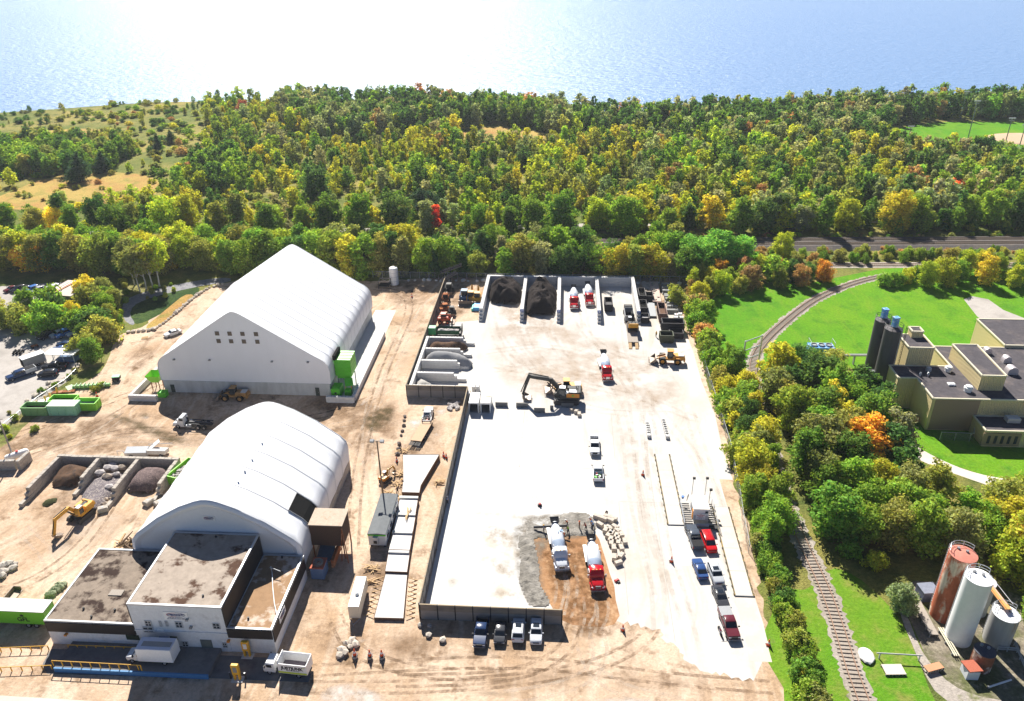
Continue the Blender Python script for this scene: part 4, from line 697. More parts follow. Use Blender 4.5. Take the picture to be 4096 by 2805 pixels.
tank('storage_tank', 'short wide grey storage tank with a ladder right of the white tank', 66.6, 87.9, 1.85, 5.6, M_gt, M_wt)
tank('storage_tank', 'small pale storage tank half hidden behind the white tank', 66.2, 93.8, 1.5, 6.2, mat('pale_tank', (.62, .6, .58), .5, .1), M_wt, False)
tank('storage_tank', 'low rusty brown tank with a dark sunken top beside the white tank', 61.9, 82.9, 1.45, 3.3, M_rt2, mat('dark_tank_top', (.05, .055, .075), .6, .4, 2), False)
t = thing('catwalk', 'orange catwalk crossing the tops of the grey and pale tanks', 'walkway', (66.3, 91.0, 0)); MB().box((0, 0, 6.55), (.9, 6.4, .12), .1).build('deck', mat('orange_deck', (.65, .33, .12), .8, .1), t)
for dx in (-.45, .45): MB().tube([(dx+.3, -3.1, 7.5), (dx-.3, 3.1, 7.5)], .05).build('rail', M_lgrey, t)
t = thing('pump_house', 'little pump house with a sloping red panel roof by the low rusty tank', 'shed', (*g2('X', 625, 690), 0)); MB().box((0, .5, .8), (1.7, 1.9, 1.6)).build('wall', M_wwall, t); MB().box((0, .5, 1.75), (2.0, 2.2, .14), .15, 0, 0, R_(-6)).build('roof', mat('red_panel_roof', (.36, .11, .07), .8, .15, 2), t)
t = thing('transformer', 'dark blue transformer box under the trees left of the red tank', 'transformer', (*g2('E', 1075, 890), 0)); MB().box((0, .9, .95), (2.6, 2.2, 1.9), .15, 0, .08).build('casing', mat('slate_blue', (.10, .12, .19), .5, .15), t); MB().box((0, .9, 2.0), (2.7, 2.3, .16), .15).build('lid', mat('slate_grey', (.2, .22, .28), .5, .15), t)
def plank(name, lb, p, q, w_, z, m, cat, posts=True):
    t = thing(name, lb, cat, (p[0], p[1], 0)); d = (q[0]-p[0], q[1]-p[1]); L = math.hypot(*d); a = math.atan2(d[1], d[0]); MB().box((d[0]/2, d[1]/2, z), (L, w_, .12), a).build('deck', m, t)
    if posts:
        for k in [i/6 for i in range(7)]:
            for s_ in (-1, 1): MB().box((d[0]*k-math.sin(a)*w_*.45*s_, d[1]*k+math.cos(a)*w_*.45*s_, z/2), (.14, .14, z)).build('post', M_woodg, t)
    return t
plank('wooden_walkway', 'long grey wooden walkway left of the red and white tanks', g2('E', 965, 830, .6), g2('E', 1120, 1125, .6), 1.3, .6, M_woodg, 'walkway')
plank('footbridge', 'small orange metal footbridge with rails beside the gravel track', g2('E', 1060, 1370, .5), g2('E', 1170, 1340, .5), 1.1, .6, mat('orange_metal', (.55, .26, .14), .7, .1), 'footbridge')
t = plank('wooden_platform', 'pale wooden platform lying on the grass beside the spur track', g2('E', 765, 1370, .3), g2('E', 905, 1368, .3), 1.8, .3, mat('bleached_wood', (.62, .54, .45), .85, .15, 3), 'platform')
t = thing('swing_barrier', 'long thin grey barrier pole across the grass left of the gravel track', 'barrier', (*g2('E', 705, 1290), 0)); p, q_ = Vector((*g2('E', 705, 1290), 0)), Vector((*g2('E', 1025, 1308), 0)); d = q_-p; MB().tube([(0, 0, 1.1), (d.x, d.y, 1.1)], .1).build('pole', M_pipe, t)
for k in (.08, .95): MB().box((d.x*k, d.y*k, .55), (.16, .16, 1.1)).build('post', M_pipe, t)
t = thing('concrete_pad_block', 'flat pale stone slab on the gravel beside the spur track', 'slab', (*g2('E', 645, 1290), 0)); MB().rock((0, .3, .25), (2.3, 3.2, .7), 4, 0, 2, .06).build('stone', M_blk, t)
pb = [g2('E', 1145, 1090), g2('E', 1260, 1290)]; t = thing('pipe_run', 'bundle of pale pipes along the left side of the white tank', 'pipes', (pb[0][0], pb[0][1], 0)); d = (pb[1][0]-pb[0][0], pb[1][1]-pb[0][1])
for k in (0, .3, .65): MB().tube([(k, 0, .5), (d[0]+k, d[1], .5)], .1).build('pipe', M_trim, t)
for k in (.1, .5, .9): MB().box((d[0]*k+.3, d[1]*k, .22), (1., .14, .44)).build('support', M_grey, t)
pb = [g2('E', 1500, 1500), g2('E', 1660, 1448)]; t = thing('fallen_pipe', 'white pipe lying on the ground in front of the low rusty tank', 'pipe', (pb[0][0], pb[0][1], 0)); MB().tube([(0, 0, .2), (pb[1][0]-pb[0][0], pb[1][1]-pb[0][1], .2)], .14).build('tube', M_white, t); MB().cyl((-.12, 0, .2), (.06, 0, .2), .2).build('flange', M_grey, t)
for i, (a, b) in enumerate((((1680, 1200), (1760, 1400)), ((1560, 1240), (1700, 1250)))):
    pb = [g2('E', *a), g2('E', *b)]; t = thing('pipe_rack', ('blue grey pipe rack along the right edge of the tank yard', 'pale pipe hoop in front of the short grey tank')[i], 'pipes', (pb[0][0], pb[0][1], 0)); d = (pb[1][0]-pb[0][0], pb[1][1]-pb[0][1])
    for z in (.5, .9): MB().tube([(0, 0, z), (d[0], d[1], z)], .08).build('pipe', M_pipe, t)
    for k in (0, .5, 1): MB().box((d[0]*k, d[1]*k, .45), (.1, .1, .9)).build('post', M_pipe, t)
# ================================================================== yard walls, piles, blocks and equipment
M_fen = mat('weathered_panel', (.235, .205, .17), .85, .15, .5, col2=(.16, .145, .13), mix=(.5, .65), stretch=(.4, .4, 2)); M_fen2 = mat('pale_panel', (.27, .25, .23), .85, .12, .5, stretch=(.4, .4, 2)); M_fcap = mat('panel_cap', (.36, .29, .2), .8, .1)
def panel_fence(lb, p0, p1, h=3.15, sp=2.92, skip=()):
    L = math.dist(p0, p1); a = math.atan2(p1[1]-p0[1], p1[0]-p0[0]); t = thing('panel_fence', lb, 'fence', (p0[0], p0[1], 0), a, 'panel fences round the concrete yard'); n = max(1, round(L/sp)); d = L/n
    for i in range(n):
        MB().box((d*(i+.5), 0, h*.3), (d-.14, .14, h*.6-.02), 0, 0, .02).build('lower_panel', M_fen2, t); MB().box((d*(i+.5), 0, h*.79), (d-.14, .16, h*.41), 0, 0, .02).build('upper_panel', M_fen, t)
    for i in range(n+1): MB().box((d*i, 0, h/2+.03), (.16, .22, h+.06)).build('post', M_black, t)
    for i in range(n): MB().box((d*(i+.5), 0, h+.03), (d-.18, .2, .07)).build('cap', M_fcap, t)
    return t
panel_fence('long dark panel fence along the left side of the white concrete yard', (-21.45, 87.7), (-21.45, 154.0))
panel_fence('dark panel fence across the front of the yard behind the four parked cars', (-21.3, 87.45), (.95, 87.45), 3.15, 2.85)
panel_fence('short dark panel fence closing the front of the small block bays', (-35.9, 154.15), (-21.6, 154.15)); panel_fence('dark panel fence running back behind the small block bays to the tree line', (-35.95, 154.4), (-35.95, 220.5))
# ---- big bays
for i, x in enumerate((-22.7, -11.2, -.9, 10.4, 21.3)):
    num = (None, '4', '3', '2', '1')[i]
    t = blockwall('bay_wall', ('leftmost dividing wall of the big block bays, without a number', 'dividing wall of the big block bays with a number 4 on its end', 'dividing wall of the big block bays with a number 3 on its end', 'dividing wall of the big block bays with a number 2 on its end', 'rightmost dividing wall of the big block bays with a number 1 on its end')[i], (x, 220.9), (x, 195.0), 4, M_blk, .45, 'walls of the big block bays', thick=1.0)
    if num:
        s = MB().box((24.0, 0, 2.66), (.06, .9, .72)).build('number_plate', mat('plate_blue', (.12, .18, .42), .5, .05), t)
        text(num, .75, M_white, s, 'number', T_(24.06, 0, 2.66) @ Matrix.Rotation(R_(90), 4, 'Z') @ FACE_S, .01, None, .02)
blockwall('bay_wall', 'long back wall of the big block bays below the trees', (-23.2, 221.5), (21.8, 221.5), 4, M_blk, None, 'walls of the big block bays', thick=1.0)
for y, lb in ((180.7, 'farthest stepped wall of the small block bays behind the brown pile'), (174.4, 'stepped wall of the small block bays between the brown pile and the grey gravel pile'), (168.1, 'stepped wall of the small block bays in front of the grey gravel pile'), (161.9, 'stepped wall between the two nearest small block bays'), (155.7, 'nearest wall of the small block bays behind the panel fence')):
    blockwall('bay_wall', lb, (-34.7, y), (-22.8 if y > 156 else -24.6, y), 3, M_blk, .95 if y > 156 else None, 'walls of the small block bays', bh=.76)
blockwall('bay_wall', 'long back wall of the small block bays beside the panel fence', (-35.2, 155.2), (-35.2, 181.2), 3, M_blk, None, 'walls of the small block bays')
M_mulch = mat('dark_mulch', (.032, .026, .024), .95, .45, 2.5, bump=.1, bscale=3); M_mul2 = mat('brown_mulch', (.11, .068, .045), .95, .3, 1.2, col2=(.07, .05, .04), mix=(.5, .62)); M_grav = mat('grey_gravel', (.27, .27, .275), .95, .2, 2); M_gsand = mat('grey_sand', (.36, .345, .32), .95, .12, .6)
def pile(lb, pts, h, m, seed, ramp=3., rough=.45, cell=.45, fq=.35, name='pile'):
    return tag(relief(name, pts, .02, h, m, seed, cell, ramp, rough, fq), lb, 'pile')
pile('black mulch pile filling the leftmost big block bay', smoothpoly([(-22.1, 220.9), (-11.8, 220.9), (-11.8, 207), (-14, 205.8), (-18, 206.5), (-22.1, 207.5)]), 5.2, M_mulch, 2, 3.2, .5)
pile('tall black mulch pile in the bay between the walls numbered 4 and 3', smoothpoly([(-10.6, 220.6), (-1.5, 220.6), (-1.5, 200), (-3, 198.8), (-6, 199.2), (-9.6, 199), (-10.6, 201)]), 5.4, M_mulch, 9, 3.4, .55)
pile('brown soil pile in the farthest small block bay', smoothpoly([(-34.7, 180.2), (-25.5, 180.2), (-23.5, 178.3), (-26, 176), (-30, 175), (-34.7, 174.9)]), 2.9, M_mul2, 4, 2.6, .45)
pile('large grey gravel pile spilling out of its small block bay', smoothpoly([(-34.6, 173.9), (-27, 174), (-22.5, 171.5), (-21.4, 169), (-23, 167), (-26.5, 168), (-34.6, 168.6)]), 3.3, M_grav, 5, 2.8, .25, .45, .25)
pile('small heap of grey sand in the corner of the nearest small block bay', smoothpoly([(-34.8, 161.4), (-33, 161.4), (-30, 159), (-31, 156.4), (-34.8, 156.1)]), 1.9, M_gsand, 6, 2.2, .2)
# ---- old bays on the left
for x, y1, lb in ((-102.2, 110.6, 'left end wall of the old weathered block bays'), (-93.6, 114.0, 'old block wall between the dark soil pile and the broken rubble'), (-85.4, 111.0, 'old block wall between the broken rubble and the crushed brick'), (-77.3, 113, 'right end wall of the old weathered block bays beside the lime bin')):
    blockwall('bay_wall', lb, (x, 123.7), (x, y1), 3, M_blk2, .75, 'walls of the old block bays', bh=.8, ends=.06, holes=False, seed=int(-x))
blockwall('bay_wall', 'back wall of the old weathered block bays', (-102.6, 124.3), (-77.0, 124.3), 3, M_blk2, None, 'walls of the old block bays', bh=.8, ends=.06, holes=False, seed=3)
pile('dark brown soil pile in the left old block bay', smoothpoly([(-101.6, 123.5), (-94.2, 123.5), (-94.2, 117.5), (-97, 116), (-101, 117)]), 2.3, M_mul2, 12, 2.4, .5)
pile('crushed brick and stone pile in the right old block bay', smoothpoly([(-84.9, 123.5), (-78, 123.5), (-77.9, 117), (-80, 115.2), (-83.5, 115.5), (-84.9, 116.5)]), 2.6, mat('crushed_brick', (.12, .09, .09), .95, .6, 5, col2=(.24, .18, .16), mix=(.5, .6), bump=.15, bscale=4), 13, 2.6, .3)
pile('low heap of broken stone between the old bay walls behind the yellow excavator', smoothpoly([(-92.9, 122), (-86, 122), (-86, 113), (-88, 109.5), (-91, 111), (-92.9, 115)]), 1.1, mat('broken_stone', (.16, .14, .15), .95, .5, 4, col2=(.36, .32, .29), mix=(.5, .6), bump=.15, bscale=4), 14, 2, .5)
pile('small dark heap of sod on the dirt in front of the left old block bay', smoothpoly([g2('H', x, y) for x, y in ((335, 1110), (380, 1060), (500, 1040), (490, 1080), (400, 1135))]), .75, mat('sod', (.05, .055, .025), .95, .4, 3), 15, .9, .5, .3)
M_rub = mat('rubble_grey', (.40, .37, .36), .9, .2, 1.5); M_rub2 = mat('rubble_tan', (.42, .35, .28), .9, .2, 1.5)
rd = random.Random(21)
def stones(lb, pts, group, m, nm='boulder', cat='boulder', smin=.7, smax=1.5, flat=.75):
    for i, (x, y) in enumerate(pts):
        s = rd.uniform(smin, smax); o = MB().rock((0, 0, s*flat*.33), (s*rd.uniform(.9, 1.4), s, s*flat), rd.randint(0, 9999), 0, 1, .2).build(nm, m); o.location = (x, y, 0); o.rotation_euler = (0, 0, rd.uniform(0, 6)); tag(o, lb, cat, group)
pts = [g2('H', x, y, .8) for x, y in ((820, 800), (920, 795), (980, 800), (1040, 790), (990, 850), (850, 840), (910, 870), (960, 770), (930, 960))]
for i, p in enumerate(pts):
    s = rd.uniform(1.2, 2.2); o = MB().rock((0, 0, .8), (s*1.2, s*.9, s*.7), 50+i, 0, 1, .16).build('rubble_slab', M_rub if i % 3 else M_rub2); o.location = (p[0], p[1], .2); tag(o, 'large broken concrete chunk in the middle old block bay', 'rubble', 'broken chunks in the middle old bay')
stones('small broken stone scattered behind the yellow excavator', [g2('H', rd.uniform(720, 960), rd.uniform(990, 1120)) for _ in range(26)], 'stones behind the yellow excavator', M_rub2, 'rubble_stone', 'rubble', .4, 1.3)
def block(lb, x, y, rz, m=None, group=None, L=1.5, z=0.):
    t = thing('concrete_block', lb, 'block', (x, y, z), rz, group); MB().box((0, 0, .38), (L, .76, .74), 0, 0, .05).build('body', m or M_blk2b, t); MB().box((0, 0, .76), (.22, .2, .05)).build('lifting_recess', M_grey, t); return t
M_blk2b = mat('tan_block', (.50, .44, .37), .9, .12, 1.2)
for lb, x, y, a in (('loose concrete block lying at the front of the middle old bay', 880, 1165, .5), ('round topped block standing at the front of the right old bay', 1275, 1100, 1.2), ('pale block next to the tyre at the front of the right old bay', 1365, 1110, .9)):
    g = g2('H', x, y); t = thing('concrete_block', lb, 'block', (g[0], g[1], 0), a); MB().box((0, .3, .5), (1.8, 1.3, 1.0), 0, 0, .14).build('body', M_blk2, t); MB().box((0, .3, 1.0), (.4, .3, .06)).build('lifting_recess', M_grey, t)
# curved double row of blocks by the crew
br = [(1915, 285, -28), (1960, 300, -28), (2010, 310, -35), (2030, 300, -25), (1935, 340, -45), (1975, 378, 75), (1998, 365, -50), (2012, 395, 70), (2042, 358, -45), (2060, 385, -50), (1995, 415, 60), (2020, 400, 60), (2050, 420, 75), (2085, 410, -80), (2010, 445, 70), (2058, 440, 75), (2015, 470, 85), (2065, 465, 85), (2110, 460, -85), (2032, 505, 85), (2085, 505, -80), (2036, 570, 80), (2085, 560, 60), (2065, 610, 25), (1985, 285, -20)]
nlb = {0: 'first grey block at the upper left end of the curved row beside the crew', 22: 'tilted grey block near the lower right end of the curved row of blocks', 23: 'last grey block at the bottom end of the curved row beside the crew'}
for i, (x, y, a) in enumerate(br):
    g = g2('B', x, y+8, .4); block(nlb.get(i, 'grey concrete block in the curved row laid out beside the crew'), g[0], g[1], R_(a+rd.uniform(-5, 5)), None, 'curved row of blocks beside the crew', 1.35)
for lb, f_, p, q, n_ in (('white block in the left one of two straight rows on the yard', 'M', (766, 502), (784, 625), 6), ('white block in the right one of two straight rows on the yard', 'M', (937, 470), (980, 635), 8)):
    a, b = g2(f_, *p, .7), g2(f_, *q, .7)
    for i in range(n_): block(lb, a[0]+(b[0]-a[0])*i/(n_-1), a[1]+(b[1]-a[1])*i/(n_-1), R_(90), M_blk, 'straight rows of blocks on the yard', 1.42)
for i, (x, y) in enumerate(((1228, 1345), )): g = g2('J', x, y); block('single pale block left of the big excavator bucket', g[0], g[1], R_(80), M_blk, None, 1.2)
for i, (x, y) in enumerate(((1690, 1455), (1728, 1470), (1755, 1500))): g = g2('J', x, y); block(('leftmost of three loose blocks in front of the big excavator', 'middle one of three loose blocks in front of the big excavator', 'rightmost of three loose blocks in front of the big excavator')[i], g[0], g[1], R_(40+i*25), M_blk2b, None, 1.3)
for i, (x, y, c) in enumerate(((672, 1360, 3), (722, 1270, 2), (762, 1270, 2))):
    g = g2('J', x, y)
    for k in range(c): block(('pale block in the stack beside the fence end', 'pale block in the second stack behind the white steel boxes', 'pale block in the third stack behind the white steel boxes')[i], g[0], g[1]+.5, R_(90), M_blk, 'stacked blocks by the fence end', 1.5, k*.76)
# open steel boxes, barriers
def openbox(lb, x, y):
    t = thing('steel_box', lb, 'steel box', (x, y, 0), 0, 'open white steel boxes'); W, L, hh = 2.15, 4.6, 2.5
    m = MB().box((0, L/2, hh), (W, L, .12)).box((-W/2+.05, L/2, hh/2), (.1, L, hh-.14)).box((W/2-.05, L/2, hh/2), (.1, L, hh-.14)).box((0, L-.05, hh/2), (W-.22, .1, hh-.14)); m.build('shell', M_lgrey if 'left' in lb else M_lgrey, t)
    MB().box((0, L/2, hh+.09), (W-.1, L-.1, .05)).build('roof', M_white if 'left' in lb else mat('rust_streaked_white', (.66, .58, .52), .8, .1, .8, col2=(.42, .22, .13), mix=(.55, .68), stretch=(.3, 2, 1)), t)
    q = MB()
    for dx in (-W/2+.06, W/2-.06): q.box((dx, -.06, hh/2), (.16, .12, hh))
    q.box((0, -.06, hh-.08), (W-.3, .12, .16)); q.build('front_frame', M_white, t); MB().box((0, L/2, .05), (W-.22, L-.2, .1)).build('floor', M_grey, t)
openbox('open white steel box with a clean roof, left one of two by the fence end', -19.45, 148.0); openbox('open white steel box with a rust streaked roof, right one of two', -16.75, 147.95)
for lb, x0, x1, y, d in (('grey road barrier lying right of the white steel boxes', 935, 1055, 1408, 0), ('pair of grey barriers lying on the tan patch left of the excavator', 1138, 1250, 1415, 1), ('long grey barrier in front of the big excavator', 1312, 1420, 1465, 0), ('small grey barrier piece in front of the big excavator', 1470, 1503, 1440, 0), ('grey concrete barrier at the feet of the big excavator tracks', 1580, 1700, 1415, 0)):
    a, b = g2('J', x0, y), g2('J', x1, y); t = thing('road_barrier', lb, 'barrier', (a[0], a[1], 0)); L = b[0]-a[0]; pf = [(-.32, 0), (.32, 0), (.28, .2), (.13, .35), (.1, 1.05), (-.1, 1.05), (-.13, .35), (-.28, .2)]
    MB().at(Matrix.Rotation(R_(90), 4, 'Z')).side([(p, z) for p, z in pf], -L, 0).build('body', mat('barrier_grey', (.20, .195, .185), .9, .15, 1), t)
    MB().box((L/2, 0, .1), (.5, .67, .12)).build('fork_slot', M_hole, t)
    if d: MB().box((L/2, .8, .3), (L, .5, .6), .05, 0, .08).build('second_piece', mat('barrier_grey', (.2, .19, .18), .9), t)
# ---- roll off bins
def rbin(lb, p, rz, L, W, hh, m, fill=None, group=None, lid=None, name='roll_off_bin', skirt=True):
    """open steel bin; p = middle of the front (near) edge on the ground"""
    t = thing(name, lb, 'bin', (p[0], p[1], 0), rz, group); th = .1; z0 = .2
    MB().box((0, L/2, z0), (W, L, .16)).build('floor', m, t)
    for dx in (-1, 1): MB().box((dx*(W/2-th/2), L/2, z0+hh/2+.09), (th, L-.22, hh)).build('side_wall', m, t)
    MB().box((0, th/2, z0+hh/2+.09), (W-.02, th, hh)).build('end_door', m, t); MB().box((0, L-th/2, z0+hh/2+.09), (W-.02, th, hh)).build('end_wall', m, t)
    q = MB()
    for dx in (-1, 1): q.box((dx*(W/2), L/2, z0+hh+.12), (.2, L+.1, .16))
    for y in (0, L): q.box((0, y, z0+hh+.12), (W-.22, .2, .155))
    q.build('top_rail', m, t); q = MB()
    for i in range(int(L/.9)+1):
        for dx in (-1, 1): q.box((dx*(W/2+.06), .15+i*(L-.3)/int(L/.9), z0+hh/2+.05), (.13, .12, hh-.1))
    for i in range(4): q.box(((i-1.5)*W*.28, -.05, z0+hh/2), (.1, .12, hh-.1))
    q.build('rib', m, t)
    for dx in (-.5, .5): MB().box((dx, L/2, .06), (.18, L-.3, .12)).build('skid', M_black, t)
    if fill: MB().box((0, L/2, z0+hh*.55), (W-.24, L-.24, .1)).build('load', fill, t)  # dark fill of the open black bins paints their shaded inside; no load there
    if lid: MB().box((0, L/2, z0+hh+.24), (W+.1, L+.1, .1)).build('lid', lid, t)
    return t
M_binin = mat('rusty_bin_floor', (.14, .085, .06), .95, .3, 2); M_fgreen = mat('faded_green', (.22, .42, .16), .6, .15, 1.2, col2=(.35, .28, .16), mix=(.6, .72)); M_bbin = mat('black_bin', (.045, .042, .045), .65, .25, 1.5)
gb = 'green bins beside the dirt road'
for lb, x0, x1, y, L, hh, m, fl, ld in (('faded green open bin with a rusty inside, leftmost by the dirt road', 195, 405, 1520, 2.6, 1.9, M_fgreen, M_binin, None), ('mint green closed bin with a pale flat top, middle one by the dirt road', 420, 655, 1518, 2.7, 2.2, M_mint, None, mat('pale_mint_lid', (.50, .60, .45), .6, .12, 1)),
        ('bright green open bin with a grey load, rightmost by the dirt road', 640, 820, 1478, 2.6, 1.7, M_lime, M_gsand, None), ('bright green open bin standing behind the mint one', 425, 640, 1450, 2.6, 1.7, M_lime, M_binin, None)):
    a, b = g2('F', x0, y), g2('F', x1, y); rbin(lb, ((a[0]+b[0])/2, (a[1]+b[1])/2), math.atan2(b[1]-a[1], b[0]-a[0]), L, b[0]-a[0], hh, m, fl, gb, ld)
g = g2('H', 1475, 945); rbin('lime green bin full of mixed scrap between the old bays and the dome', (g[0], g[1]), R_(-16), 6.4, 2.5, 1.9, M_lime, mat('mixed_scrap', (.25, .2, .17), .9, .7, 2.5, col2=(.5, .4, .3), mix=(.5, .55)), None)
MB_ = MB(); [MB_.box((rd.uniform(-1, 1), rd.uniform(.4, 6), 1.5+rd.uniform(0, .4)), (rd.uniform(.3, 1.4), rd.uniform(.15, .5), .12), rd.uniform(0, 3), 0, 0, rd.uniform(-.4, .4)) for _ in range(30)]
o = MB_.build('scrap_heap', [M_rub]); o.location = (g[0], g[1], 0); o.rotation_euler = (0, 0, R_(-16)); tag(o, 'heap of broken boards and scrap in the lime green bin', 'scrap', None, 'stuff')
for lb, x0, x1, y, L, hh, f_, m in (('black open bin beside the wall numbered 1, farther one', 740, 815, 465, 5.5, 1.9, 'K', M_bbin), ('black open bin beside the wall numbered 1, nearer one', 752, 835, 610, 5.5, 1.9, 'K', M_bbin), ('small black open bin between the flat trailers', 820, 902, 460, 3.0, 1.6, 'K', M_bbin), ('long rusty brown open bin next to the stacked grey planks', 975, 1060, 700, 7.5, 2.4, 'K', mat('rusty_bin', (.17, .10, .08), .7, .25, 1.5)),
        ('wide black open bin at the right edge of the yard', 1005, 1255, 820, 3.2, 2.6, 'K', M_bbin), ('low black open bin in front of the wide black one', 1095, 1250, 888, 2.6, 1.4, 'K', M_bbin), ('black bin with a green rim and open top near the loader', 985, 1135, 938, 2.8, 1.9, 'K', mat('olive_bin', (.075, .085, .05), .65, .25, 1.5)),
        ('black bin standing alone in the bay between walls 2 and 1', 345, 432, 575, 5.2, 2.0, 'K', M_bbin), ('small bin full of pale scrap metal in front of wall 1', 765, 855, 708, 3.0, 1.4, 'K', M_bbin)):
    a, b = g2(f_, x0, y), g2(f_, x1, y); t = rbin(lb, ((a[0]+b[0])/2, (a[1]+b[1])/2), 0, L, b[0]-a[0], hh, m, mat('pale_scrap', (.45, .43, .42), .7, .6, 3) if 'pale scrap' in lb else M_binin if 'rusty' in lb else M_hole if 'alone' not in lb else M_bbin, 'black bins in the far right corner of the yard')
def flatdeck(lb, f_, p0, p1, W, z, m, load=0, cat='trailer', wheels=True, name='flat_trailer'):
    a, b = g2(f_, *p0, z), g2(f_, *p1, z); L = math.dist(a, b); t = thing(name, lb, cat, (a[0], a[1], 0), math.atan2(b[1]-a[1], b[0]-a[0])-math.pi/2); MB().box((0, L/2, z-.12), (W, L, .22)).build('deck', m, t); MB().box((0, L/2, z-.34), (W*.4, L-.3, .22)).build('frame', M_black, t)
    if wheels:
        for y in (L*.18, L*.3):
            for dx in (-1, 1): MB().cyl((dx*(W/2-.1), y, .42), (dx*(W/2-.5), y, .42), .42, None, 14).build('wheel', M_black, t)
        MB().box((0, L-.9, .4), (.25, .25, .75)).build('landing_leg', M_grey, t)
    q = MB(); r2 = random.Random(len(lb))
    for _ in range(load): q.box((r2.uniform(-.4, .4)*W, r2.uniform(.05, .95)*L, z+.08), (r2.uniform(.2, 1.2), r2.uniform(.2, .9), .2), r2.uniform(0, 3))
    if load: tag(q.build('load', M_woodg, t), kind='stuff')
    return t
flatdeck('long pale flat trailer deck with scraps on it, left one by wall 1', 'K', (850, 365), (812, 228), 2.5, 1.0, mat('pale_deck', (.50, .42, .35), .85, .15, 1), 8); flatdeck('long pinkish flat trailer deck next to the grey plank stacks', 'K', (950, 450), (912, 222), 2.5, 1.0, mat('pink_deck', (.55, .42, .36), .85, .12, 1), 10)
flatdeck('grey flat steel deck lying in front of the small black bin', 'K', (895, 620), (872, 465), 2.3, .6, M_grey, 0, 'deck', False, 'steel_deck')
# plank stacks: rows of grey concrete panels
M_pan = mat('grey_panel', (.27, .27, .265), .85, .15, 1.2)
for i, (x0, x1, y, n_) in enumerate(((995, 1115, 300, 4), (1000, 1135, 340, 4), (1015, 1145, 375, 4), (1030, 1160, 410, 3), (1035, 1165, 440, 4), (1045, 1170, 470, 4), (1060, 1180, 510, 3), (1065, 1185, 545, 3), (1065, 1195, 590, 3))):
    a, b = g2('K', x0, y), g2('K', x1, y); W = b[0]-a[0]; t = thing('panel_stack', ('farthest stack', 'second stack counted from the trees', 'third stack counted from the trees', 'fourth stack counted from the trees', 'middle stack', 'fourth stack counted from the nearest', 'third stack counted from the nearest', 'second stack counted from the nearest', 'nearest stack')[i]+' of long grey concrete panels by the right hedge', 'panel stack', ((a[0]+b[0])/2, a[1], 0), 0, 'stacks of grey panels')
    for k in range(n_): MB().box((rd.uniform(-.15, .15), .5, .2+k*.36), (W, rd.uniform(.9, 1.2), .28)).build('panel', M_pan, t)
    for dx in (-.3, .3): MB().box((dx*W, .5, .03), (.15, 1.1, .06)).build('bearer', M_wood, t)
def ibc(lb, x, y):
    t = thing('liquid_tote', lb, 'tote', (x, y, 0), 0, 'white liquid totes'); MB().box((0, 0, .66), (1.0, 1.0, 1.0), 0, 0, .06).build('bottle', M_white, t); q = MB()
    for k in (-.5, -.17, .17, .5):
        for z in (.2, .66, 1.1): pass
        q.box((k, -.52, .65), (.04, .04, 1.05)).box((k, .52, .65), (.04, .04, 1.05)).box((-.52, k, .65), (.04, .04, 1.05)).box((.52, k, .65), (.04, .04, 1.05))
    q.build('cage', M_lgrey, t); MB().box((0, 0, .08), (1.1, 1.1, .14)).build('pallet', M_wood, t); MB().cyl((0, 0, 1.16), (0, 0, 1.22), .16).build('cap', M_red, t)
for lb, x, y in (('white liquid tote, front left of the four by the hedge', 1165, 672), ('white liquid tote, front right of the four by the hedge', 1230, 672), ('white liquid tote, rear left of the four by the hedge', 1170, 640), ('white liquid tote, rear right of the four by the hedge', 1215, 632)): g = g2('K', x, y); ibc(lb, g[0], g[1])
# ---- pour lane left of the yard: slabs, trailers, pole
M_slabg = mat('curing_slab', (.55, .54, .53), .7, .05, .4)
for i, (pp, z, lb) in enumerate(((((-28.6, 86.8), (-23.95, 86.9), (-25.1, 96.5), (-28.8, 96.5)), .5, 'nearest pale slab of the ramp, between timber braces'), (((-28.9, 96.65), (-25.15, 96.65), (-25.55, 101.6), (-29.3, 101.6)), .8, 'second ramp slab counted from the road, with dirt tracks'), (((-29.3, 101.75), (-25.6, 101.75), (-25.9, 106.4), (-29.5, 106.4)), 1.0, 'third ramp slab counted from the road'), (((-29.5, 106.55), (-25.9, 106.55), (-26.2, 111.3), (-29.8, 111.3)), 1.0, 'fourth ramp slab counted from the road'), (((-29.8, 111.45), (-26.3, 111.45), (-26.6, 116.2), (-30.1, 116.2)), 1.0, 'farthest ramp slab with loose boards on it'), (((-30, 117.4), (-26.6, 117.4), (-26.7, 119.6), (-24.6, 130), (-32.1, 129.6), (-30.4, 121)), 1.1, 'funnel shaped white slab at the far end of the ramp'))):
    t = thing('ramp_slab', lb, 'concrete slab', (*pp[0], 0), 0, 'slabs of the concrete ramp'); lp = [(x-pp[0][0], y-pp[0][1]) for x, y in pp]; MB().prism(lp, 0, z).build('slab', M_clean if i in (0, 5) else M_slabg, t)
    if i in (1, 2, 3, 4): MB().box((lp[2][0]*.5+lp[3][0]*.5, lp[2][1]-.35, z+.15), (3.6, .6, .3)).build('lip', M_clean, t)
    q = MB()
    for a, b in zip(lp, lp[1:]+lp[:1]): q.box(((a[0]+b[0])/2, (a[1]+b[1])/2, z*.5), (math.dist(a, b), .06, z+.1), math.atan2(b[1]-a[1], b[0]-a[0]))
    q.build('formwork', mat('dark_form_board', (.16, .10, .07), .9, .3, 2), t)
